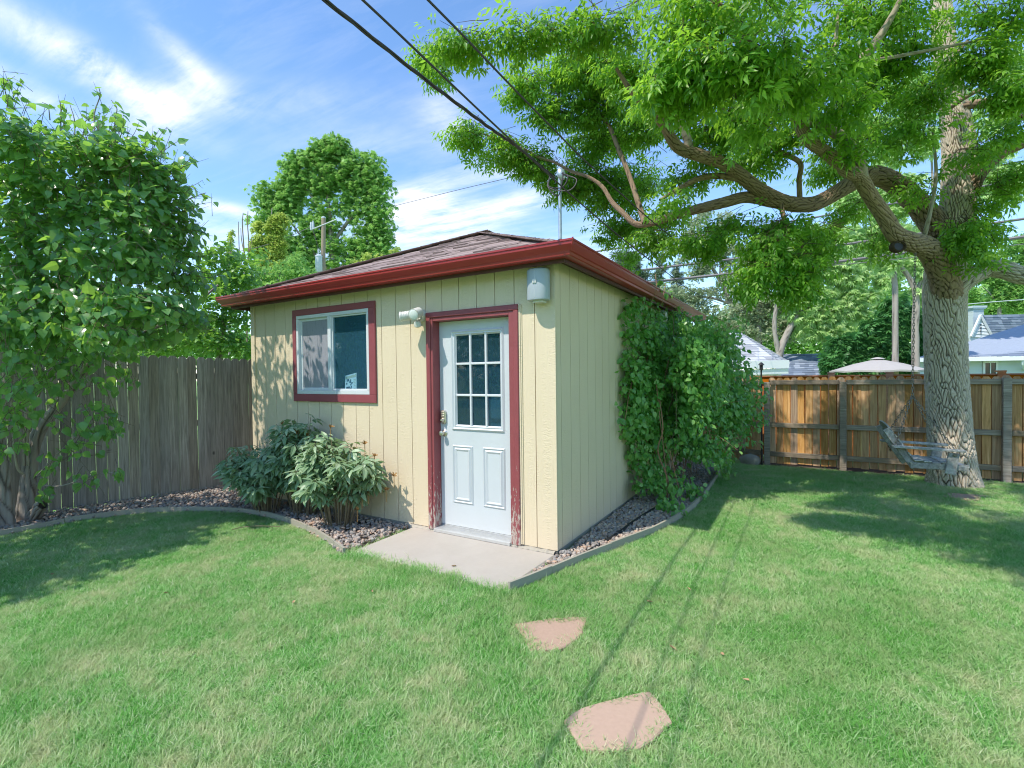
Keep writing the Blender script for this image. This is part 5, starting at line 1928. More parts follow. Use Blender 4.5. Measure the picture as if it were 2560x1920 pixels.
for i, rws in enumerate(stems):
    bark_tube('branch', prow(*rws), m_pale if i in (0, 1, 2, 3) else m_lilacbark, lil, n=8, per=6, depth=0.04, fx=3, fz=4.0, seed=80 + i)

lc = [(20, 330, 60, 60, 4.3, 110), (60, 420, 90, 70, 4.6, 180), (150, 370, 80, 40, 5.0, 120), (230, 390, 90, 50, 5.2, 170), (310, 390, 80, 45, 5.3, 150), (380, 430, 60, 60, 5.4, 130), (430, 500, 46, 70, 5.5, 110), (455, 590, 34, 60, 5.6, 70),
      (120, 500, 110, 80, 5.0, 210), (240, 500, 100, 80, 5.3, 200), (350, 540, 90, 80, 5.4, 190), (40, 560, 80, 80, 4.7, 150), (150, 620, 110, 80, 5.0, 200), (270, 640, 110, 80, 5.2, 200), (390, 650, 80, 70, 5.5, 160), (470, 700, 50, 50, 5.8, 70),
      (50, 690, 90, 70, 4.8, 170), (160, 740, 110, 60, 4.9, 190), (280, 760, 100, 60, 5.1, 170), (390, 770, 80, 50, 5.4, 130), (460, 800, 60, 40, 5.7, 70), (60, 810, 90, 50, 4.7, 130), (170, 820, 90, 40, 4.8, 120), (270, 840, 70, 36, 5.0, 70), (350, 840, 70, 30, 5.6, 60),
      (20, 900, 70, 44, 4.6, 57), (30, 980, 50, 44, 4.5, 56), (20, 1060, 46, 38, 4.6, 46), (20, 1120, 40, 26, 4.8, 26), (130, 930, 46, 30, 5.0, 30), (100, 880, 70, 34, 4.9, 58), (200, 890, 70, 34, 5.0, 58), (80, 960, 44, 34, 4.8, 30), (120, 880, 80, 30, 4.7, 58), (280, 880, 60, 24, 5.2, 44), (180, 940, 50, 26, 5.0, 26), (60, 1030, 40, 30, 4.75, 24), (200, 1120, 50, 30, 5.05, 24), (260, 960, 40, 22, 5.3, 18), (20, 840, 60, 40, 4.5, 58),
      (300, 920, 34, 22, 5.4, 20), (330, 950, 24, 16, 5.4, 10), (150, 990, 24, 24, 5.2, 10), (150, 1050, 24, 28, 5.1, 12), (240, 1020, 46, 26, 5.1, 28), (230, 1070, 50, 30, 5.1, 34), (290, 1070, 34, 40, 5.15, 26), (150, 1130, 40, 26, 5.05, 14), (140, 1180, 34, 24, 5.05, 10), (220, 1195, 40, 22, 5.1, 18), (285, 1180, 26, 14, 5.1, 10), (115, 1230, 30, 20, 5.15, 14), (240, 225, 8, 12, 5.2, 4), (242, 280, 16, 30, 5.2, 9), (290, 290, 22, 34, 5.25, 15), (185, 290, 10, 26, 5.2, 6), (155, 265, 10, 10, 5.1, 3), (110, 262, 14, 8, 5.0, 4), (280, 335, 40, 16, 5.25, 20), (505, 488, 12, 10, 5.5, 5)]
lp, ld, lnr = [], [], []
lil_c = at(200, 650, 5.3)
for (u, v, ru, rv_, d, n_) in lc:
    small = n_ < 60
    if not small:
        d = d - (0.68 if u > 290 else 0.5 if u > 200 else 0.15)
    c, ax = pix_ell(u, v, ru, rv_, d, min(0.62, 1.1 * max(ru, rv_) * d / FPX))
    p, dr = sample_ell(c, ax, int(n_ * (1.0 if small else 1.9)), 0.25)
    lp.append(p)
    ld.append(dr)
# crown that goes on past the left edge of the frame, along the fence
for (c, r_, n_) in [((-5.0, -3.6, 3.1), 0.8, 1500), ((-4.35, -4.35, 3.1), 0.65, 1200), ((-4.3, -3.5, 3.3), 0.4, 380), ((-5.6, -4.6, 3.2), 0.9, 650), ((-5.5, -2.9, 3.9), 0.7, 500), ((-4.5, -1.1, 3.25), 0.3, 120), ((-4.17, -1.5, 3.65), 0.3, 120), ((-3.95, -1.55, 3.45), 0.28, 120), ((-4.35, -1.2, 2.85), 0.3, 110), ((-4.05, -1.3, 3.05), 0.25, 90), ((-4.65, -0.9, 2.6), 0.25, 80), ((-4.0, -1.5, 2.75), 0.22, 60), ((-6.0, -3.4, 2.6), 0.8, 450), ((-4.75, -3.35, 3.5), 0.4, 200), ((-5.9, -2.6, 2.6), 0.7, 400)]:
    p, dr = sample_ell(np.array(c), np.eye(3) * r_, n_, 0.2)
    lp.append(p)
    ld.append(dr)
shoot_rows = []
for (u, v, du, dv) in [(20, 270, -10, -60), (60, 330, 10, -60), (100, 330, 10, -50), (150, 330, 14, -50), (205, 345, 10, -70), (320, 355, 22, -40), (350, 372, 40, -40), (395, 395, 44, -36), (420, 425, 50, -24), (445, 470, 50, -16), (455, 530, 60, -20), (470, 590, 50, 0), (480, 640, 56, -16), (490, 690, 60, -10), (270, 350, 16, -50), (240, 350, -6, -60), (470, 560, 40, 20), (440, 440, 36, -40), (380, 380, 30, -50), (300, 345, 6, -50), (30, 250, 20, -40), (0, 240, 30, -40)]:
    d_ = 4.75 + 0.5 * random.random()
    a, b = at(u, v, d_), at(u + du * 1.25, v + dv * 1.25, d_ + random.uniform(-0.2, 0.2))
    S_h = spline([a, 0.5 * (a + b) + rng.normal(size=3) * 0.02, b], 5)
    MB().tube(S_h, np.linspace(0.004, 0.0015, len(S_h)), 4, False).build('branch', m_pale, lil)
    q = np.array([S_h[int(k)] for k in np.linspace(1, len(S_h) - 1, 9)]) + rng.normal(size=(9, 3)) * 0.025
    lp.append(q)
    ld.append(unit(rng.normal(size=(9, 3))))
lp, ld = np.vstack(lp), np.vstack(ld)
out = unit(lp - lil_c)
dirs = unit(0.5 * out + 0.4 * ld + rng.normal(size=lp.shape) * 0.45 + np.array([0, 0, -0.75]))
nrs = unit(0.6 * out + np.array([0, 0, 0.75]) + rng.normal(size=lp.shape) * 0.45)
Al, Pl = leaf_frames(lp, dirs, nrs, rng.choice([0.55, 0.8, 1.0, 1.15, 1.4], len(lp), p=[0.15, 0.25, 0.3, 0.2, 0.1]) * rng.uniform(0.88, 1.12, len(lp)))
foliage(lil, 'heart', Al, Pl, m_lilac, 300)
tsel = rng.random(len(lp)) < 0.22
tdir = unit(0.8 * out[tsel] + rng.normal(size=(tsel.sum(), 3)) * 0.6)
twigs(lil, lp[tsel], tdir, rng.uniform(0.15, 0.4, tsel.sum()), 0.003, m_pale)

# leafy bush behind the left fence
bb = thing('leafy_bush', 'lighter green leafy bush behind the fence, left of the shed roof', 'bush', tuple(at(560, 1180, 8.2) * np.array([1, 1, 0])))
bark_tube('trunk', prow((540, 1200, 12, 8.2), (545, 950, 10, 8.2), (560, 800, 7, 8.2), (570, 650, 3, 8.2)), m_lilacbark, bb, n=12, per=6, depth=0.1, seed=101)
bc = [(555, 640, 50, 34, 8.0, 130), (600, 690, 46, 46, 8.0, 150), (530, 690, 40, 40, 8.2, 110), (560, 740, 60, 40, 8.0, 150), (500, 790, 60, 40, 8.0, 150), (590, 790, 40, 50, 8.2, 130), (440, 850, 60, 34, 7.8, 150), (530, 850, 60, 36, 8.0, 150), (600, 870, 40, 40, 8.2, 120), (380, 870, 60, 24, 7.6, 100), (640, 650, 36, 40, 9.0, 60), (620, 720, 40, 30, 8.6, 80)]
bp, bdv = [], []
for (u, v, ru, rv_, d, n_) in bc:
    c, ax = pix_ell(u, v, ru, rv_, d, 0.35)
    p, dr = sample_ell(c, ax, int(n_ * 2.4), 0.2)
    bp.append(p)
    bdv.append(dr)
bp, bdv = np.vstack(bp), np.vstack(bdv)
A1, P1 = leaf_frames(bp, unit(bdv + np.array([0, 0, -0.5]) + rng.normal(size=bp.shape) * 0.4), unit(np.array([0, 0, 1.0]) + 0.5 * bdv + rng.normal(size=bp.shape) * 0.4), rng.uniform(0.7, 1.15, len(bp)))
foliage(bb, 'heart', A1, P1, m_bush, 150)

# ================================================================== VINE ON THE SIDE WALL
vin = thing('climbing_vine', 'dense honeysuckle vine climbing the shaded side wall of the shed', 'vine', (0.25, 2.5, 0))
vc = []
for i in range(46):                                          # against the wall
    y = random.uniform(1.85, 4.9)
    z = random.uniform(0.35, 2.36)
    if z < 0.9 and y < 2.15:
        continue
    vc.append(((0.12 + 0.12 * random.random(), y, z), (0.18, 0.32, 0.26), 210))
for y, z in ((1.78, 2.3), (1.80, 2.05), (1.76, 1.75), (1.72, 1.45), (1.72, 1.2), (1.80, 0.95), (1.9, 0.7), (2.0, 0.5), (1.95, 2.38), (2.3, 2.42), (2.7, 2.42), (3.1, 2.44)):
    vc.append(((0.10, y, z), (0.13, 0.16, 0.16), 90))
for i in range(46):                                          # the part that hangs out over the bed
    y = random.uniform(2.3, 4.5)
    z = random.uniform(0.55, 2.15)
    x = random.uniform(0.3, 0.72 + 0.22 * math.sin((z - 0.3) * 1.6))
    vc.append(((x + 0.10, y, z), (0.26, 0.28, 0.24), 190))
for c, r_, n_ in (((1.05, 3.9, 1.55), 0.2, 120), ((1.22, 4.1, 1.25), 0.2, 110), ((1.2, 3.9, 0.9), 0.2, 100), ((1.0, 3.6, 1.2), 0.24, 150), ((1.0, 3.5, 0.75), 0.22, 130), ((0.85, 3.4, 0.45), 0.2, 90), ((0.95, 4.2, 1.75), 0.15, 60), ((0.85, 3.7, 0.25), 0.18, 70), ((1.12, 4.1, 1.0), 0.14, 36), ((0.50, 1.75, 0.12), 0.12, 60), ((0.42, 2.0, 0.2), 0.16, 90), ((0.62, 1.7, 0.10), 0.10, 40), ((0.3, 1.95, 0.35), 0.14, 80), ((0.55, 2.2, 0.3), 0.16, 90), ((0.2, 2.0, 0.65), 0.12, 70), ((0.15, 1.85, 0.25), 0.1, 40), ((0.7, 2.4, 0.12), 0.14, 60)):
    vc.append((c, (r_, r_ * 1.2, r_), n_))
vp, vd = [], []
for c, ax, n_ in vc:
    p, dr = sample_ell(np.array(c), np.diag(ax), n_, 0.3)
    vp.append(p)
    vd.append(dr)
for i in range(30):
    y, z = random.uniform(2.0, 3.7), random.uniform(0.95, 2.15)
    vc.append(((random.uniform(0.55, 0.95 - 0.18 * abs(z - 1.5)), y, z), (0.20, 0.24, 0.20), 110))
vp2, vd2 = [], []
for c, ax, n_ in vc[-30:]:
    p, dr = sample_ell(np.array(c), np.diag(ax), n_, 0.3)
    vp.append(p)
    vd.append(dr)
# long loose shoots that break the outline
for i in range(44):
    y0_, z0_ = random.uniform(2.4, 4.4), random.uniform(0.5, 2.2)
    a = np.array([0.75, y0_, z0_])
    b = a + np.array([random.uniform(0.25, 0.55), random.uniform(-0.25, 0.35), random.uniform(-0.25, 0.30)])
    S_h = spline([a, 0.5 * (a + b) + np.array([0, 0, 0.05]), b], 5)
    MB().tube(S_h, np.linspace(0.003, 0.0012, len(S_h)), 4, False).build('stem', m_redtwig, vin)
    q = np.array([S_h[int(k)] for k in np.linspace(2, len(S_h) - 1, 9)]) + rng.normal(size=(9, 3)) * 0.022
    vp.append(q)
    vd.append(unit(rng.normal(size=(9, 3))))
# loose sprays reaching left over the wall
spr = [(1.66, 2.28, 4), (1.50, 1.62, 4), (1.53, 1.3, 3), (1.48, 1.02, 6), (1.52, 1.12, 3), (1.55, 0.92, 4), (1.6, 2.15, 4), (1.62, 0.9, 5), (1.5, 1.22, 3)]
for y, z, k in spr:
    vp.append(np.stack([rng.uniform(0.05, 0.11, k), y + rng.normal(0, 0.06, k), z + rng.normal(0, 0.06, k)], 1))
    vd.append(unit(rng.normal(size=(k, 3))))
for y, z, k in ((2.15, 2.60, 5), (2.45, 2.60, 5), (2.9, 2.62, 6), (2.2, 2.72, 3), (2.5, 2.66, 3)):
    vp.append(np.stack([rng.uniform(0.16, 0.36, k), y + rng.normal(0, 0.06, k), z + rng.normal(0, 0.05, k)], 1))
    vd.append(unit(rng.normal(size=(k, 3))))
vp, vd = np.vstack(vp), np.vstack(vd)
keep = (vp[:, 0] > 0.012) & (vp[:, 2] > 0.02) & ~((vp[:, 2] > 2.42) & (vp[:, 2] < 2.60) & (vp[:, 0] < 0.16))
vp, vd = vp[keep], vd[keep]
vn = unit(np.array([0.8, -0.35, 0.7]) + 0.5 * vd + rng.normal(size=vp.shape) * 0.4)
Av, Pv = leaf_frames(vp, unit(rng.normal(size=vp.shape) * 0.6 + np.array([0.3, -0.2, -0.75])), vn, rng.choice([0.6, 0.9, 1.15, 1.5], len(vp), p=[0.25, 0.35, 0.28, 0.12]) * rng.uniform(0.9, 1.1, len(vp)))
keepf = (Pv + Av[:, :, 1] * 0.055)[:, 0] > 0.006
foliage(vin, 'oval', Av[keepf], Pv[keepf], m_vine, 300)
for i in range(26):
    y0 = random.uniform(1.9, 3.6)
    x0 = random.uniform(0.15, 0.5)
    pts = [(x0, y0, 0.0)]
    z = 0.0
    while z < random.uniform(1.0, 2.3):
        z += random.uniform(0.25, 0.4)
        pts.append((max(0.05, pts[-1][0] + random.uniform(-0.12, 0.10)), pts[-1][1] + random.uniform(-0.12, 0.2), z))
    if len(pts) > 2:
        MB().tube(spline(pts, 5), random.uniform(0.003, 0.007), 5).build('stem', random.choice((m_twig, m_redtwig, m_twig)), vin, smooth=True)
for pts in ([(0.1, 1.95, 1.45), (0.12, 1.8, 1.5), (0.12, 1.65, 1.35), (0.1, 1.58, 1.1), (0.08, 1.52, 0.95)], [(0.2, 2.0, 1.5), (0.2, 1.85, 1.62), (0.14, 1.75, 1.55), (0.12, 1.7, 1.3)], [(0.25, 2.1, 2.4), (0.3, 2.15, 2.55), (0.28, 2.2, 2.75)], [(0.3, 2.4, 2.4), (0.33, 2.45, 2.62), (0.30, 2.6, 2.70)],
            [(0.45, 2.0, 0.02), (0.44, 1.95, 0.5), (0.40, 1.9, 1.0), (0.35, 1.9, 1.5)], [(0.6, 2.2, 0.02), (0.55, 2.0, 0.35), (0.5, 1.9, 0.7)]):
    MB().tube(spline(pts, 6), 0.004, 5).build('stem', m_redtwig, vin, smooth=True)


# ================================================================== PEONIES BEFORE THE WALL
def peony(base, label, nst, rx, ry, h, lean, seed, heads):
    r = np.random.default_rng(seed)
    t = thing('peony_plant', label, 'plant', (base[0], base[1], 0.02), 'peony plants in the bed under the window')
    pos, dr, nr, sc = [], [], [], []
    sm = MB()
    tips = []
    for i in range(nst):
        a = r.uniform(0, 6.283)
        q = math.sqrt(r.random())
        b = np.array([base[0] + 0.15 * rx * math.cos(a) * q * 2, base[1] + 0.10 * math.sin(a) * q, 0.02])
        tip = np.array([base[0] + rx * math.cos(a) * q + lean[0], base[1] + ry * math.sin(a) * q + lean[1], h * (1.0 - 0.45 * q * q) * r.uniform(0.75, 1.05)])
        tip[1] = min(tip[1], -0.06)
        mid = 0.5 * (b + tip) + np.array([0, 0, 0.18 * h])
        S = spline([b, mid, tip], 8)
        sm.tube(S, np.linspace(0.006, 0.003, len(S)), 5, False)
        tips.append(tip)
        for k in range(5, len(S), 1):
            for s in range(2 if k % 2 else 1):
                az = r.uniform(0, 6.283)
                d = np.array([math.cos(az), math.sin(az), r.uniform(-0.55, 0.35)])
                if S[k][1] > -0.12:
                    d[1] = -abs(d[1])
                pos.append(S[k])
                dr.append(d)
                nr.append(np.array([0, 0, 1.0]) + r.normal(size=3) * 0.35)
                sc.append(r.uniform(0.75, 1.25) * (0.75 + 0.25 * k / len(S)))
    sm.build('stems', m_twig, t, kind='stuff')
    A, P = leaf_frames(np.array(pos), np.array(dr), np.array(nr), np.array(sc))
    foliage(t, 'tri', A, P, m_peony, 300)
    for (x, y, z) in heads:
        mb = MB()
        for k in range(12):
            a, e = r.uniform(0, 6.283), r.uniform(0.1, 1.4)
            d = np.array([math.cos(a) * math.cos(e), math.sin(a) * math.cos(e), math.sin(e)])
            p = np.array([x, y, z])
            sd = np.cross(d, [0.2, 0.1, 1]) * 0.012
            q = p + d * r.uniform(0.025, 0.05)
            mb.add([p - sd, p + sd, q + sd * 1.2 + np.array([0, 0, -0.01]), q - sd], [(0, 1, 2, 3)])
        mb.tube([(x, y, z - 0.12), (x, y, z)], 0.004, 5)
        mb.build('dry_flower_head', m_dry, t)
    return t


def hd(u, v, y):
    q = pray(u, v)
    p = CP + q * ((y - CP[1]) / q[1])
    return tuple(p)


peony((-3.50, -0.40), 'low blue-green peony leaning left beside the fence end', 44, 0.62, 0.36, 0.86, (-0.10, -0.03), 5, [])
peony((-3.05, -0.25), 'tallest leafy peony in the bed under the window', 44, 0.58, 0.28, 1.20, (0.0, 0.0), 6, [hd(705, 1060, -0.28), hd(742, 1080, -0.28), hd(768, 1088, -0.25), hd(826, 1068, -0.2), hd(800, 1170, -0.4)])
peony((-2.36, -0.33), 'peony with brown dried flower heads nearest the door', 44, 0.62, 0.34, 0.98, (0.05, -0.04), 8, [hd(888, 1125, -0.2), hd(912, 1110, -0.2), hd(936, 1140, -0.15), hd(920, 1230, -0.25), hd(905, 1240, -0.3), hd(893, 1275, -0.4), hd(985, 1190, -0.12), hd(965, 1225, -0.15)])


# ================================================================== BACKGROUND TREES
def far_tree(name, label, cat, d, trunks, clusters, kind, mat, sc, dens=1.0, bark=None, group=None, thick=0.8, droop=0.4, singles=0):
    u0, v0 = trunks[0][0][0], trunks[0][0][1]
    b = at(u0, v0, trunks[0][0][3] if len(trunks[0][0]) > 3 else d)
    t = thing(name, label, cat, (b[0], b[1], 0), group)
    for i, rws in enumerate(trunks):
        pr = prow(*[(r_[0], r_[1], r_[2], r_[3] if len(r_) > 3 else d) for r_ in rws])
        if i == 0:
            g0 = [b[0], b[1], -0.1, pr[0][3] * 1.15]
            if pr[0][2] > 0.3:
                pr = [g0] + pr
        bark_tube('trunk' if i == 0 else 'limb', pr, bark or m_lilacbark, t, n=10, per=5, depth=0.12, fx=4, fz=2.0, seed=200 + i)
    ps, ds = [], []
    for c_ in clusters:
        u, v, ru, rv_, n_ = c_[:5]
        dd_ = c_[5] if len(c_) > 5 else d
        c, ax = pix_ell(u, v, ru, rv_, dd_, thick * max(ru, rv_) * dd_ / FPX)
        p, dr = sample_ell(c, ax, max(4, int(n_ * dens)), 0.35)
        ps.append(p)
        ds.append(dr)
    ps, ds = np.vstack(ps), np.vstack(ds)
    A, P = leaf_frames(ps, unit(ds * 0.9 + rng.normal(size=ps.shape) * 0.5 + np.array([0, 0, -droop])), unit(np.array([0, 0, 1.0]) + 0.6 * ds + rng.normal(size=ps.shape) * 0.4), rng.uniform(0.7, 1.3, len(ps)) * sc)
    keep = P[:, 2] > 0.3
    bake('crown', kind, A[keep], P[keep], mat, t)
    return t


def blob_clusters(outline, n, r, cnt, seed):
    """little clumps spread inside a rough crown outline (u, v, ru, rv)"""
    q = random.Random(seed)
    out = []
    for i in range(n):
        u, v, ru, rv_ = outline[i % len(outline)]
        a, s = q.uniform(0, 6.283), math.sqrt(q.random())
        rr_ = q.uniform(0.7, 1.3) * r
        out.append((u + ru * s * math.cos(a), v + rv_ * s * math.sin(a), rr_, rr_ * 0.72, cnt))
    return out


far_tree('locust_tree', 'tall rounded honey locust rising behind the shed roof and power pole', 'tree', 36,
         [[(842, 960, 9), (840, 700, 9), (832, 640, 8), (826, 560, 6), (818, 470, 4), (820, 380, 2)], [(838, 690, 5), (790, 640, 4), (730, 560, 2)], [(830, 610, 5), (880, 540, 4), (930, 470, 2)], [(825, 560, 4), (770, 480, 3), (720, 430, 2)], [(836, 660, 4), (900, 620, 3), (950, 580, 2)], [(838, 700, 4), (770, 690, 3), (700, 660, 2)]],
         blob_clusters([(815, 430, 95, 66), (790, 520, 140, 90), (870, 560, 110, 110), (740, 580, 100, 80), (830, 650, 130, 46), (690, 505, 48, 40), (940, 520, 42, 90), (830, 375, 34, 26), (770, 440, 70, 50), (900, 440, 60, 50), (700, 640, 70, 50), (930, 620, 50, 50)], 420, 24, 34, 3), 'spray', m_locust, 1.05, thick=1.6, droop=0.15)
far_tree('poplar_tree', 'narrow yellow-green columnar tree left of the power pole', 'tree', 24,
         [[(672, 960, 4), (672, 750, 4), (675, 600, 3), (680, 520, 1)]], blob_clusters([(690, 560, 22, 30), (685, 600, 26, 40), (675, 640, 30, 40), (670, 680, 28, 30), (645, 600, 10, 40), (690, 680, 26, 40)], 70, 13, 46, 4), 'tuft', m_poplar, 1.0)
far_tree('poplar_tree', 'very slim pointed tree top left of the bare twigs', 'tree', 24,
         [[(573, 960, 3), (574, 750, 2), (576, 640, 1.5), (576, 580, 1)]], [(577, 585, 6, 8, 30), (576, 605, 8, 12, 40), (574, 630, 8, 14, 50), (577, 655, 9, 14, 50), (576, 690, 12, 20, 60)], 'tuft', m_poplar, 0.75)
dt = thing('bare_sapling', 'bare dead twigs standing against the sky left of the poplar', 'sapling', tuple(at(615, 960, 20) * np.array([1, 1, 0])))
for i, rws in enumerate(([(618, 960, 2.5), (616, 700, 2.2), (610, 620, 1.6), (606, 560, 1.2), (608, 532, 0.8)], [(616, 700, 1.8), (622, 620, 1.4), (619, 560, 1.2), (620, 528, 0.8)], [(614, 690, 1.5), (600, 640, 1.2), (597, 590, 1.0), (596, 554, 0.7)], [(612, 640, 1.2), (604, 600, 1), (602, 570, 0.6)], [(620, 640, 1), (628, 610, 0.8), (630, 590, 0.5)])):
    MB().tube(spline([at(u, v, 20) for u, v, r_ in rws], 5), [r_ * 20 / FPX for r_ in np.interp(np.linspace(0, 1, 5 * (len(rws) - 1) + 1), np.linspace(0, 1, len(rws)), [q[2] for q in rws])], 5).build('twig', m_twig, dt)
far_tree('garden_tree', 'loose leafy small tree behind the left shed eave', 'tree', 17,
         [[(690, 960, 5), (690, 740, 4), (700, 680, 2)]], [(720, 680, 50, 26, 130), (660, 720, 40, 30, 130), (760, 690, 40, 22, 90), (700, 730, 60, 26, 150), (640, 690, 26, 26, 70), (740, 650, 30, 20, 40)], 'tuft', m_locust, 0.9)
far_tree('shrub', 'yellow-green leaf tips peeking over the shed roof', 'shrub', 11.5,
         [[(920, 960, 4), (918, 760, 3), (920, 660, 1.5)]], [(890, 655, 12, 9, 16), (918, 644, 13, 10, 20), (948, 640, 9, 9, 12), (990, 630, 8, 8, 10), (905, 670, 30, 12, 30), (950, 665, 40, 14, 30)], 'tuft', m_poplar, 0.62)
# right side, behind the fence
far_tree('pine_tree', 'round-topped pine just above the side gutter', 'tree', 34,
         [[(1575, 960, 5), (1572, 720, 4), (1570, 650, 2)]], blob_clusters([(1570, 660, 34, 26), (1560, 690, 40, 24), (1590, 710, 44, 26), (1570, 750, 50, 30)], 50, 14, 46, 7), 'needle', m_conifer, 1.2, droop=-0.3)


def spruce(u, vt, vb, wpx, d, label, seed, mat=m_conifer):
    cl = []
    n = 16
    q = random.Random(seed)
    for i in range(n):
        t = (i + 0.6) / n
        v = vt + (vb - vt) * t
        w = wpx * t
        for k in range(max(1, int(5 * t + 1))):
            cl.append((u + q.uniform(-w, w), v + q.uniform(-4, 4), 5 + 10 * t, 4 + 4 * t, 24))
    return far_tree('spruce_tree', label, 'tree', d, [[(u, 960, 5), (u, vb, 4), (u, vt + 10, 1)]], cl, 'needle', mat, 1.1, group='spruces on the skyline', droop=0.5)


spruce(1654, 628, 800, 44, 42, 'pointed spruce, the taller of the pair above the gutter', 8)
spruce(1692, 655, 800, 36, 44, 'second spruce, shorter, right of the pointed one', 9)
far_tree('cottonwood_tree', 'pale silvery cottonwood with a leaning trunk left of the hanging foliage', 'tree', 24,
         [[(1868, 930, 7), (1850, 850, 7), (1832, 780, 6), (1810, 720, 6), (1780, 670, 4), (1740, 630, 3), (1700, 600, 1.5)], [(1838, 800, 4), (1840, 720, 4), (1850, 640, 3), (1840, 560, 1.5)], [(1825, 760, 3), (1780, 745, 3), (1720, 740, 2)], [(1800, 700, 3), (1800, 620, 2), (1780, 550, 1)]],
         blob_clusters([(1780, 560, 50, 40), (1740, 610, 50, 40), (1730, 660, 40, 40), (1800, 650, 60, 50), (1860, 640, 50, 60), (1760, 740, 80, 40), (1840, 730, 60, 50), (1700, 750, 60, 40), (1800, 790, 90, 40), (1680, 790, 40, 30)], 90, 20, 34, 11), 'tuft', m_cotton, 1.05, bark=m_lilacbark)
far_tree('cottonwood_tree', 'tree with a stout upright grey-brown trunk behind the grey hip roof', 'tree', 22,
         [[(1900, 930, 9), (1897, 870, 9), (1896, 800, 8), (1898, 740, 7), (1905, 660, 4), (1910, 560, 2)]],
         blob_clusters([(1920, 640, 60, 60), (1900, 720, 70, 50), (1960, 720, 60, 60), (1860, 800, 60, 40), (1940, 800, 60, 50)], 60, 22, 40, 12), 'tuft', m_cotton, 1.1, bark=m_lilacbark)
far_tree('willow_tree', 'light green willowy tree with forked dark trunks behind the neighbour roofs', 'tree', 21,
         [[(1946, 930, 10), (1950, 880, 10), (1975, 820, 8), (2005, 770, 5), (2050, 700, 3)], [(1948, 890, 7), (1936, 820, 6), (1942, 760, 5), (1955, 680, 3)]],
         blob_clusters([(2030, 640, 60, 50), (2080, 600, 80, 60), (2020, 740, 60, 60), (2090, 700, 80, 60), (2160, 660, 80, 60), (2060, 810, 60, 50), (2140, 760, 60, 40), (2240, 640, 60, 60), (2200, 590, 80, 50)], 110, 26, 46, 13), 'spray', m_willow, 1.0, droop=0.8)
far_tree('evergreen_shrub', 'dark green dense shrub behind the patio umbrella', 'shrub', 18.5,
         [[(2180, 960, 6), (2180, 860, 5), (2190, 800, 3)]],
         blob_clusters([(2120, 870, 60, 40), (2180, 850, 70, 50), (2240, 840, 60, 60), (2250, 790, 50, 40), (2090, 900, 30, 26), (2290, 850, 40, 60), (2190, 910, 90, 26)], 110, 22, 60, 14), 'spray', m_darkbush, 0.9)
far_tree('locust_tree', 'tall feathery locust directly behind the swing tree trunk', 'tree', 15,
         [[(2290, 960, 11), (2288, 820, 10), (2290, 740, 9), (2270, 690, 7), (2230, 640, 5), (2190, 560, 3)], [(2238, 960, 9), (2238, 760, 8), (2236, 700, 8), (2228, 660, 6), (2200, 640, 3)], [(2290, 740, 6), (2330, 600, 5), (2330, 420, 3), (2320, 250, 2)]],
         blob_clusters([(2200, 480, 90, 70), (2250, 560, 80, 60), (2170, 400, 80, 60), (2280, 380, 70, 80), (2300, 240, 80, 70), (2470, 300, 90, 80), (2500, 420, 60, 50), (2530, 170, 50, 60), (2440, 440, 40, 40), (2210, 280, 80, 70), (2250, 650, 60, 40), (2500, 480, 60, 30), (2330, 700, 40, 40), (2120, 520, 50, 40), (2160, 620, 60, 40)], 170, 26, 34, 15), 'spray', m_willow, 0.62, droop=0.5)
far_tree('street_tree', 'mid green tree behind the blue-roofed house at right', 'tree', 30,
         [[(2500, 960, 7), (2498, 800, 6), (2500, 700, 4), (2520, 640, 2)], [(2498, 770, 2.5), (2480, 740, 2), (2455, 715, 1)]],
         blob_clusters([(2470, 730, 60, 40), (2530, 740, 40, 40), (2500, 690, 60, 40), (2540, 690, 50, 50), (2450, 660, 50, 40), (2560, 620, 40, 40)], 70, 20, 46, 16), 'tuft', m_locust, 1.5)
# the far wood that closes the horizon
wp, wd_ = [], []
for (u, v, ru, rv_, d, n_) in [(1700, 870, 200, 60, 48, 900), (1950, 830, 200, 90, 46, 1300), (2200, 800, 180, 110, 48, 1500), (2420, 800, 160, 100, 46, 1100), (2650, 780, 200, 130, 46, 1200), (100, 800, 260, 120, 40, 1300), (420, 850, 200, 70, 40, 900), (-200, 760, 250, 180, 38, 1200), (700, 880, 200, 60, 50, 700), (1000, 890, 240, 60, 55, 700), (1350, 890, 240, 60, 55, 700)]:
    c, ax = pix_ell(u, v, ru, rv_, d, 3.5)
    p, dr = sample_ell(c, ax, n_, 0.3)
    wp.append(p)
    wd_.append(dr)
for (x, y, z, r_, n_) in [(-6, -24, 3.5, 4.5, 500), (-14, -22, 4, 5, 600), (-22, -19, 4, 5, 600), (-29, -12, 4, 5.5, 600), (-34, -3, 4, 5, 500), (3, -26, 3.5, 4.5, 500), (12, -25, 4, 5, 500), (22, -20, 4, 5, 500)]:
    p, dr = sample_ell(np.array([x, y, z]), np.diag([r_, r_ * 0.6, r_ * 0.85]), n_, 0.3)
    wp.append(p)
    wd_.append(dr)
wp, wd_ = np.vstack(wp), np.vstack(wd_)
keepw = wp[:, 2] > 0.4
wp, wd_ = wp[keepw], wd_[keepw]
Aw, Pw = leaf_frames(wp, unit(wd_ + rng.normal(size=wp.shape) * 0.6 + np.array([0, 0, -0.3])), unit(np.array([0, 0, 1.0]) + 0.5 * wd_ + rng.normal(size=wp.shape) * 0.4), rng.uniform(2.6, 4.6, len(wp)))
wo = bake('distant_woods', 'tuft', Aw, Pw, m_locust, None)
setprop(wo, 'far belt of mixed green trees closing the horizon', 'woods', None, 'stuff')


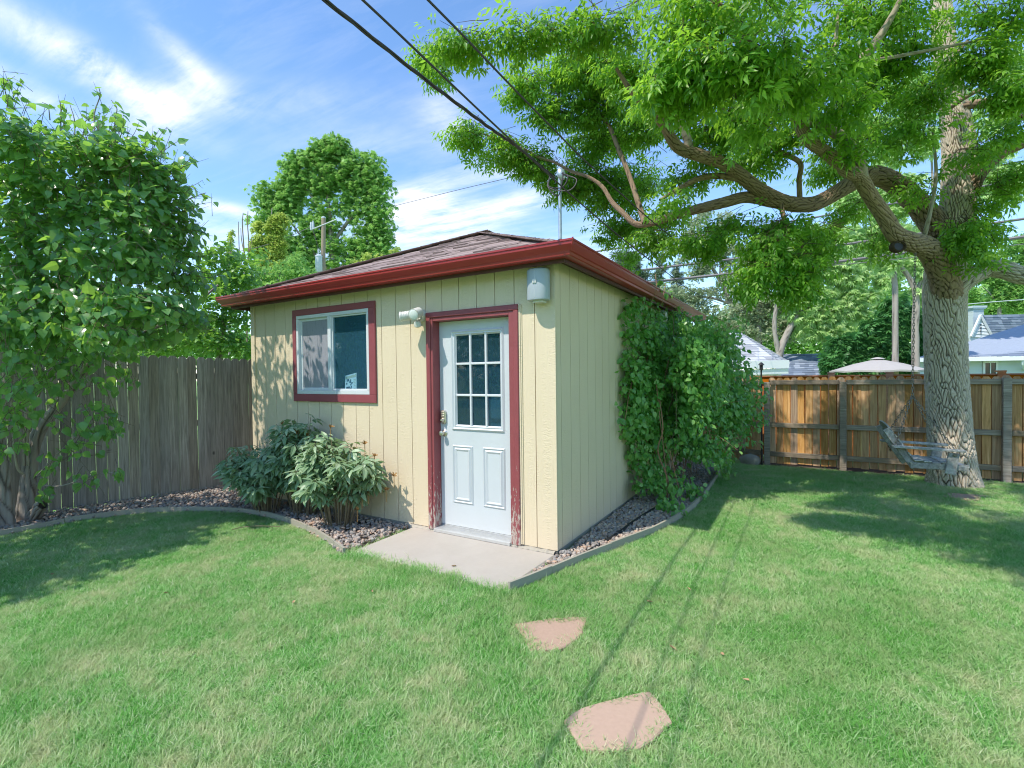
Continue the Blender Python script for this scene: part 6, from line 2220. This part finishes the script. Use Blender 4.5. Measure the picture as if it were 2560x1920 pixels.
# ================================================================== POLE, WIRES
up = thing('utility_pole', 'wooden power pole with grey transformer behind the shed roof', 'utility pole', tuple(at(806, 960, 25) * np.array([1, 1, 0])))
pb, pt_ = at(804, 960, 25), at(809, 546, 25)
pb[2] = 0
MB().tube([pb, pt_], [0.13, 0.105], 12).build('pole_shaft', m_pole, up, smooth=True)
MB().lathe([(0.11, 0), (0.11, 0.06), (0.04, 0.1)], 12, frame(pt_, (1, 0, 0), (0, 1, 0), (0, 0, 1))).build('pole_cap', m_trafo, up)
tcn = at(797, 660, 24.8)
MB().lathe([(0.14, -0.42), (0.17, -0.38), (0.17, 0.34), (0.185, 0.35), (0.185, 0.40), (0.10, 0.46)], 16, frame(tcn, (1, 0, 0), (0, 1, 0), (0, 0, 1))).build('transformer', m_trafo, up, smooth=True)
MB().tube([at(796, 636, 24.8), at(796, 622, 24.8)], 0.035, 8).build('bushing', m_trafo, up)
MB().tube([at(776, 575, 25), at(808, 562, 24.9), at(842, 548, 24.9)], 0.026, 6).build('crossarm', m_trafo, up)
MB().lathe([(0.05, -0.2), (0.07, -0.12), (0.05, -0.06), (0.075, 0.02), (0.05, 0.08), (0.06, 0.14), (0.03, 0.22)], 10, frame(at(778, 566, 25), (1, 0, 0), (0, 1, 0), (0, 0, 1))).build('insulator', m_trafo, up, smooth=True)
MB().lathe([(0.05, -0.2), (0.06, -0.1), (0.05, 0.05), (0.03, 0.2)], 10, frame(at(783, 562, 25), (1, 0, 0), (0, 1, 0), (0, 0, 1))).build('insulator', m_trafo, up, smooth=True)
MB().tube([at(782, 575, 24.9), at(790, 600, 24.8), at(797, 625, 24.8)], 0.012, 5).build('jumper_wire', m_wire, up)


def on_x(u, v, x):
    q = pray(u, v)
    return CP + q * ((x - CP[0]) / q[0])


def wire(rows, r, label, mat=m_wire, group='overhead wires', twist=False):
    S = spline([at(*p) if len(p) == 3 and p[0] > 60 else np.array(p) for p in [tuple(float(c) for c in q) for q in rows]], 14)
    mb = MB()
    if twist:
        T = unit(np.gradient(S, axis=0))
        S = spline(S, 3)
        T = unit(np.gradient(S, axis=0))
        a = unit(np.cross(T, np.array([0, 0, 1.0])))
        b = np.cross(T, a)
        ph_ = np.arange(len(S)) * 0.22
        for k in range(3):
            q = S + r * 0.85 * (a * np.cos(ph_ + k * 2.094)[:, None] + b * np.sin(ph_ + k * 2.094)[:, None])
            mb.tube(q, r * 0.8, 6)
    else:
        mb.tube(S, r, 6)
    o = mb.build('utility_wire', mat, None, smooth=True)
    setprop(o, label, 'wire', group)
    return o


wire([(0.0, -14.0, 4.3), (0.0, -7.0, 3.52), (0.0, -3.27, 3.254), (0.0, -1.99, 3.206), (0.0, -1.09, 3.21), (0.0, -0.57, 3.232), (-0.03, 0.079, 3.246)], 0.0068, 'thick twisted service cable running down to the roof mast', m_wire, twist=True)
wire([(0.3, -14.0, 4.6), (0.3, -7.0, 3.6), (0.3, -3.45, 3.153), (0.3, -2.1, 3.033), (0.3, -1.24, 2.965), (0.3, -0.05, 2.896), (0.3, 1.08, 2.862), (0.3, 2.34, 2.853), (0.3, 5.41, 2.896), (0.3, 14.0, 3.5)], 0.0055, 'thin wire just right of the twisted cable, passing behind the mast')
wire([(0.45, -14.0, 4.5), (0.45, -7.0, 3.6), (0.45, -3.29, 3.196), (0.45, -1.8, 3.128), (0.45, -1.05, 3.107), (0.45, -0.11, 3.103), (0.45, 2.12, 3.179), (0.45, 4.74, 3.407), (0.45, 14.0, 4.4)], 0.0055, 'thin wire rightmost of three falling across the ash leaves')
wire([(974, 518, 30), (1140, 476, 24), (1278, 443, 20), (1420, 405, 17), (1650, 340, 14)], 0.011, 'single thin wire crossing the open sky above the roof')
wire([(1380, 655, 13), (1490, 629, 12.6), (1577, 617, 12.3), (1666, 603, 12), (1820, 578, 12), (2034, 544, 11.8), (2170, 519, 11.6), (2343, 490, 11.4), (2620, 430, 11)], 0.022, 'uppermost of the three alley cables behind the swing tree', m_wire2)
wire([(1450, 700, 13), (1577, 679, 12.6), (1897, 640, 12), (2042, 621, 11.8), (2154, 605, 11.6), (2420, 567, 11.3), (2560, 547, 11), (2700, 524, 11)], 0.030, 'middle alley cable passing behind the swing tree', m_wire2)
wire([(1500, 722, 13), (1623, 706, 12.6), (1847, 682, 12), (2023, 663, 11.8), (2204, 640, 11.6), (2463, 605, 11.3), (2560, 592, 11), (2700, 570, 11)], 0.036, 'lowest and thickest alley cable behind the swing tree', m_wire2)
wire([(2023, 668, 12.4), (2204, 652, 12.2), (2463, 622, 12), (2640, 600, 12)], 0.010, 'thin line just under the thickest alley cable', m_wire2)
wire([(560, 675, 22), (630, 683, 22), (700, 687, 23), (760, 691, 24.5), (806, 694, 25)], 0.03, 'dark cable from the power pole towards the left bush')
wire([(480, 640, 22), (600, 628, 23), (690, 604, 24), (776, 568, 25)], 0.014, 'thin grey primary wire reaching the pole insulator from the left', m_wire2)
wire([(2400, 762, 24), (2480, 755, 24), (2560, 749, 24), (2700, 738, 24)], 0.02, 'thin white wire above the blue-roofed house', m_vinyl)

# ================================================================== NEIGHBOUR HOUSES
def roof_face(parent, quad, mat, name, rows, singles_ok=True, tabw=0.32):
    """a roof plane clad in rows of shingle strips, quad = eaveL, eaveR, topR, topL"""
    a, b, c, d = [np.array(q) for q in quad]
    MB().add([a, b, c, d], [(0, 1, 2, 3)]).build(name, mat, parent)
    nrm = np.cross(b - a, d - a)
    nrm = nrm / np.linalg.norm(nrm)
    if nrm[2] < 0:
        nrm = -nrm
    mb = MB()
    cnt = 0
    for r_ in range(rows):
        t0, t1 = r_ / rows, (r_ + 1.1) / rows
        t1 = min(t1, 1.0)
        l0, r0 = a + (d - a) * t0, b + (c - b) * t0
        l1, r1 = a + (d - a) * t1, b + (c - b) * t1
        L = np.linalg.norm(r0 - l0)
        x = 0.0
        while x < L - 0.02:
            w = random.uniform(0.5, 1.5) * tabw
            x1 = min(L, x + w)
            p = [l0 + (r0 - l0) * (x / L), l0 + (r0 - l0) * (x1 / L), l1 + (r1 - l1) * (x1 / L), l1 + (r1 - l1) * (x / L)]
            h = 0.012 + 0.012 * random.random()
            vs = [q + nrm * h for q in p[:2]] + [q + nrm * 0.006 for q in p[2:]] + [q + nrm * 0.001 for q in p[:2]]
            mb.add(vs, [(0, 1, 2, 3), (4, 5, 1, 0)])
            cnt += 1
            x = x1
    o = mb.build('shingles', mat, parent, kind='stuff')
    at_ = o.data.attributes.new('rnd', 'FLOAT', 'FACE')
    at_.data.foreach_set('value', np.repeat(rng.random(cnt), 2).astype(np.float32))


h1 = thing('house', 'neighbour house with pale grey hip roof behind the vine', 'house', tuple(at(1850, 960, 15) * np.array([1, 1, 0])))
e0, e1, t1_, t0_ = at(1690, 928, 13.5), at(1968, 920, 13.5), at(1842, 826, 17), at(1760, 824, 17)
roof_face(h1, (e0, e1, t1_, t0_), m_paleroof, 'roof', 16)
e2 = at(1976, 906, 19)
roof_face(h1, (e1, e2, t1_ + np.array([0.01, 0.01, 0]), t1_), m_paleroof, 'roof', 14)
wl0 = [e0 + np.array([0.2, 0.3, -0.12]), e1 + np.array([-0.15, 0.3, -0.12])]
MB().add([(*wl0[0][:2], 0), (*wl0[1][:2], 0), tuple(wl0[1]), tuple(wl0[0])], [(0, 1, 2, 3)]).build('wall', m_lapw, h1)
dv = unit(e1 - e0)
MB().box((0, -0.06, -0.16), (np.linalg.norm(e1 - e0), 0.02, -0.01), frame(e0, dv, unit(np.cross([0, 0, 1], dv)), (0, 0, 1))).build('gutter', m_lapw, h1)
MB().box((0, -0.10, -0.02), (np.linalg.norm(e1 - e0) * 0.36, 0.0, 0.20), frame(e0 + (e1 - e0) * 0.64 + np.array([0, 0, 0.02]), dv, unit(np.cross([0, 0, 1], dv)), (0, 0, 1))).build('eave_board', m_lapw, h1)
MB().tube([at(1843, 920, 13.9), at(1843, 832, 14.2)], 0.03, 8).build('vent_pipe', m_steel, h1)
h2 = thing('house', 'low blue-grey shingled roof between the pale hip roof and the dark shrub', 'house', tuple(at(2000, 960, 20) * np.array([1, 1, 0])))
q0, q1, q2, q3 = at(1940, 945, 19.5), at(2060, 942, 19.5), at(2055, 884, 22), at(1940, 886, 22)
roof_face(h2, (q0, q1, q2, q3), m_blueroof, 'roof', 12)
MB().add([(*q0[:2], 0), (*q1[:2], 0), tuple(q1), tuple(q0)], [(0, 1, 2, 3)]).build('wall', m_lap, h2)

h3 = thing('house', 'blue-grey sided house with blue shingle roofs right of the tree', 'house', tuple(at(2480, 960, 16) * np.array([1, 1, 0])))
w0, w1 = at(2300, 900, 16), at(2760, 850, 14.6)
w0[2] = w1[2] = 0
dv = unit(w1 - w0)
nv = np.cross(dv, [0, 0, 1])
Lh = np.linalg.norm(w1 - w0)
HM = frame(w0, dv, -nv, (0, 0, 1))


def hx(u, v):
    """local x, z on the wall plane for a pixel"""
    q = pray(u, v)
    t = ((w0 - CP) @ nv) / (q @ nv)
    p = CP + q * t
    return (p - w0) @ dv, p[2]


ex_, ez_ = hx(2427, 893)
zz0 = 0.0
MB().box((0, 0.03, 0), (Lh, 0.2, ez_), HM).build('wall', m_lap, h3)
z = 0.0
kx0, kz0 = hx(2462, 935)
kx1, kz1 = hx(2489, 907)
while z < ez_ - 0.02:
    if kz0 - 0.35 < z < kz1:
        MB().prism([(0.03, z), (0.0, z), (0.018, min(z + 0.19, ez_)), (0.03, min(z + 0.19, ez_))], 0, kx0 - 0.06, HM @ frame((0, 0, 0), (0, 1, 0), (0, 0, 1), (1, 0, 0))).build('siding_board', m_lap, h3)
        MB().prism([(0.03, z), (0.0, z), (0.018, min(z + 0.19, ez_)), (0.03, min(z + 0.19, ez_))], kx1 + 0.06, Lh, HM @ frame((0, 0, 0), (0, 1, 0), (0, 0, 1), (1, 0, 0))).build('siding_board', m_lap, h3)
    else:
        MB().prism([(0.03, z), (0.0, z), (0.018, min(z + 0.19, ez_)), (0.03, min(z + 0.19, ez_))], 0, Lh, HM @ frame((0, 0, 0), (0, 1, 0), (0, 0, 1), (1, 0, 0))).build('siding_board', m_lap, h3)
    z += 0.192
wz_ = kz0 - 0.5
wn3 = MB()
for lo, hi in (((kx0 - 0.055, -0.03, kz1), (kx1 + 0.055, 0.03, kz1 + 0.07)), ((kx0 - 0.055, -0.03, wz_ - 0.06), (kx1 + 0.055, 0.03, wz_)), ((kx0 - 0.055, -0.028, wz_), (kx0, 0.03, kz1)), ((kx1, -0.028, wz_), (kx1 + 0.055, 0.03, kz1)), (((kx0 + kx1) / 2 - 0.012, -0.02, wz_), ((kx0 + kx1) / 2 + 0.012, 0.03, kz1))):
    wn3.box(lo, hi, HM)
wo3 = wn3.build('window', m_vinyl, h3)
for a, b in ((kx0, (kx0 + kx1) / 2 - 0.013), ((kx0 + kx1) / 2 + 0.013, kx1)):
    MB().box((a, 0.0, wz_), (b, 0.012, kz1), HM).build('pane', m_dark, wo3)
# lower roof over that wall and its gutter
ea, eb = w0 + dv * -0.2 + np.array([0, 0, ez_]) + nv * 0.25, w0 + dv * (Lh + 0.3) + np.array([0, 0, ez_]) + nv * 0.25
rise = np.array([0, 0, 1.5]) - nv * 3.4
roof_face(h3, (ea, eb, at(2760, 748, 19), at(2330, 889, 16.6)), m_blueroof, 'roof', 20, tabw=0.3)
MB().box((-0.2, -0.34, ez_ - 0.13), (Lh + 0.3, -0.24, ez_ - 0.005), HM).build('gutter', m_lapw, h3)
MB().box((-0.2, -0.24, ez_ - 0.02), (Lh + 0.3, 0.03, ez_ - 0.006), HM).build('soffit', m_lapw, h3)
dsx, _ = hx(2540, 890)
MB().tube([np.array(HM @ Vector(p)) for p in ((dsx, -0.29, ez_ - 0.1), (dsx + 0.02, -0.27, ez_ - 0.25), (dsx + 0.15, -0.10, ez_ - 0.38), (dsx + 0.6, -0.03, ez_ - 0.5))], 0.04, 8).build('downspout', m_lap, h3, smooth=True)
# gable with louvre behind, and its roof
gp, gl, gr, gb0, gb1 = at(2448, 788, 19), at(2424, 842, 19), at(2480, 846, 19), at(2424, 880, 19), at(2480, 880, 19)
MB().add([gp, gl, gb0, gb1, gr], [(0, 1, 2, 3, 4)]).build('gable_wall', m_lapw, h3)
lap = MB()
for k in range(7):
    t = k / 7
    l_, r_ = gl + (gp - gl) * t, gr + (gp - gr) * t
    f = unit(np.cross(gr - gl, [0, 0, 1.0]))
    lap.add([l_ + f * 0.03, r_ + f * 0.03, r_ + f * 0.01 + (gp - gr) * 0.135, l_ + f * 0.01 + (gp - gl) * 0.135], [(0, 1, 2, 3)])
lap.build('gable_boards', m_lapw, h3)
lv = MB()
for k in range(7):
    c = at(2452, 812 + k * 3.6, 18.93)
    lv.add([c - CR * 0.035, c + CR * 0.035, c + CR * 0.035 + CU * 0.03, c - CR * 0.035 + CU * 0.03], [(0, 1, 2, 3)])
lv.build('louvre', m_dark, h3)
MB().tube([gl + CB * 0.06, gp + CB * 0.06], 0.05, 4).tube([gp + CB * 0.06, gr + CB * 0.06], 0.05, 4).build('gable_trim', m_lapw, h3)
rb = at(2720, 782, 19.5)
roof_face(h3, (gr + np.array([0, 0, -0.35]), rb + np.array([0.8, 0.4, -1.6]), rb, gp), m_blueroof, 'roof', 14, tabw=0.3)
ch = at(2434, 800, 19.8)
CHM = frame(ch, unit(CR * np.array([1, 1, 0])), unit(-CB * np.array([1, 1, 0])), (0, 0, 1))
chm = MB()
for k in range(14):
    chm.box((-0.21, -0.21, -1.2 + k * 0.115), (0.21, 0.21, -1.2 + k * 0.115 + 0.112), CHM)
chm.box((-0.25, -0.25, 0.41), (0.25, 0.25, 0.46), CHM).box((-0.28, -0.28, 0.4605), (0.28, 0.28, 0.54), CHM)
chm.build('chimney', m_lap, h3)
g0, g1, g2 = at(2322, 866, 17), at(2280, 940, 17), at(2345, 940, 17)
MB().add([g0, g1, (*g1[:2], 0), (*g2[:2], 0), g2], [(0, 1, 2, 3, 4)]).build('gable_wall', m_lapw, h3)
MB().tube([g1 + CB * 0.05, g0 + CB * 0.05], 0.05, 4).build('gable_trim', m_lap, h3)

# patio umbrella beyond the fence
uc = at(2194, 897, 15)
um = thing('patio_umbrella', 'taupe patio umbrella open above the cedar fence', 'umbrella', (uc[0], uc[1], 0))
cn, kk = [], 8
rim = []
ux, uy = unit(CR * np.array([1, 1, 0])), unit(-CB * np.array([1, 1, 0]))
for k in range(kk * 2):
    th = 2 * math.pi * (k + 0.5) / (kk * 2)
    rr_ = 1.24 if k % 2 == 0 else 1.16
    rim.append(uc + ux * rr_ * math.cos(th) + uy * rr_ * math.sin(th) + np.array([0, 0, -0.36 - (0.0 if k % 2 == 0 else -0.02)]))
midr = [uc + (p - uc) * 0.5 + np.array([0, 0, 0.03]) for p in rim]
n16 = len(rim)
vs = [tuple(uc)] + [tuple(p) for p in midr] + [tuple(p) for p in rim] + [tuple(p + np.array([0, 0, -0.05])) for p in rim]
fs = []
for k in range(n16):
    l = (k + 1) % n16
    fs += [(0, 1 + k, 1 + l), (1 + k, 1 + n16 + k, 1 + n16 + l, 1 + l), (1 + n16 + k, 1 + 2 * n16 + k, 1 + 2 * n16 + l, 1 + n16 + l)]
MB().add(vs, fs).build('canopy', m_umbrella, um)
MB().lathe([(0.20, 0.0), (0.13, 0.035), (0.02, 0.06)], 12, frame(uc + np.array([0, 0, -0.01]), (1, 0, 0), (0, 1, 0), (0, 0, 1))).build('vent_cap', m_umbrella, um)
MB().tube([uc + np.array([0, 0, -0.02]), (uc[0], uc[1], 0)], 0.022, 8).build('umbrella_pole', m_lapw, um)
ribs = MB()
for k in range(0, n16, 2):
    ribs.tube([uc + np.array([0, 0, -0.03]), rim[k] + np.array([0, 0, -0.02])], 0.010, 4)
ribs.build('ribs', m_wire2, um)

# ================================================================== SMALL LITTER ON THE LAWN
lm = MB()
dead = [(1135, 1415, 'crumpled brown leaf on the grass beside the concrete pad edge'), (930, 1478, 'brown curled leaf on the grass left of the pad'), (1806, 1635, 'tan leaf alone on the bright lawn at right'), (1682, 1620, 'narrow tan leaf on the lawn right of the second flagstone'),
        (1624, 1504, 'small orange leaf on the lawn above the flagstones'), (1722, 1472, 'pale dry leaf on the lawn below the vine bed'), (1866, 1700, 'long pale leaf lying low on the right lawn'), (130, 1436, 'dark brown leaf at the edge of the left lawn shade'), (735, 1505, 'cream leaf on the sunny left lawn'), (415, 1482, 'tiny pale leaf in the middle of the left lawn')]
for i, (u, v, lab) in enumerate(dead):
    p = onground(u, v, 0.035)
    s = random.uniform(0.016, 0.026)
    a = random.uniform(0, 6.28)
    M_ = Matrix.Translation(p) @ Euler((random.uniform(-0.5, 0.5), random.uniform(-0.5, 0.5), a)).to_matrix().to_4x4()
    V = [(-s, 0, 0), (-0.4 * s, 0.5 * s, 0.3 * s), (-0.2 * s, 0, -0.1 * s), (-0.4 * s, -0.5 * s, 0.35 * s), (0.4 * s, 0.45 * s, 0.3 * s), (0.5 * s, 0, -0.05 * s), (0.4 * s, -0.4 * s, 0.25 * s), (1.1 * s, 0, 0.3 * s)]
    m = MB().add([tuple(M_ @ Vector(q)) for q in V], [(0, 2, 1), (0, 3, 2), (1, 2, 5, 4), (2, 3, 6, 5), (4, 5, 7), (5, 6, 7)])
    o = m.build('fallen_leaf', m_deadleaf)
    setprop(o, lab, 'leaf', 'dead leaves on the lawn')
tg = spline([onground(580, 1324, 0.05), onground(605, 1318, 0.05), onground(640, 1315, 0.055), onground(700, 1316, 0.05)], 6)
setprop(MB().tube(tg, 0.004, 5).build('fallen_twig', m_twig), 'dry pale twig lying on the shaded grass near the edging', 'twig')
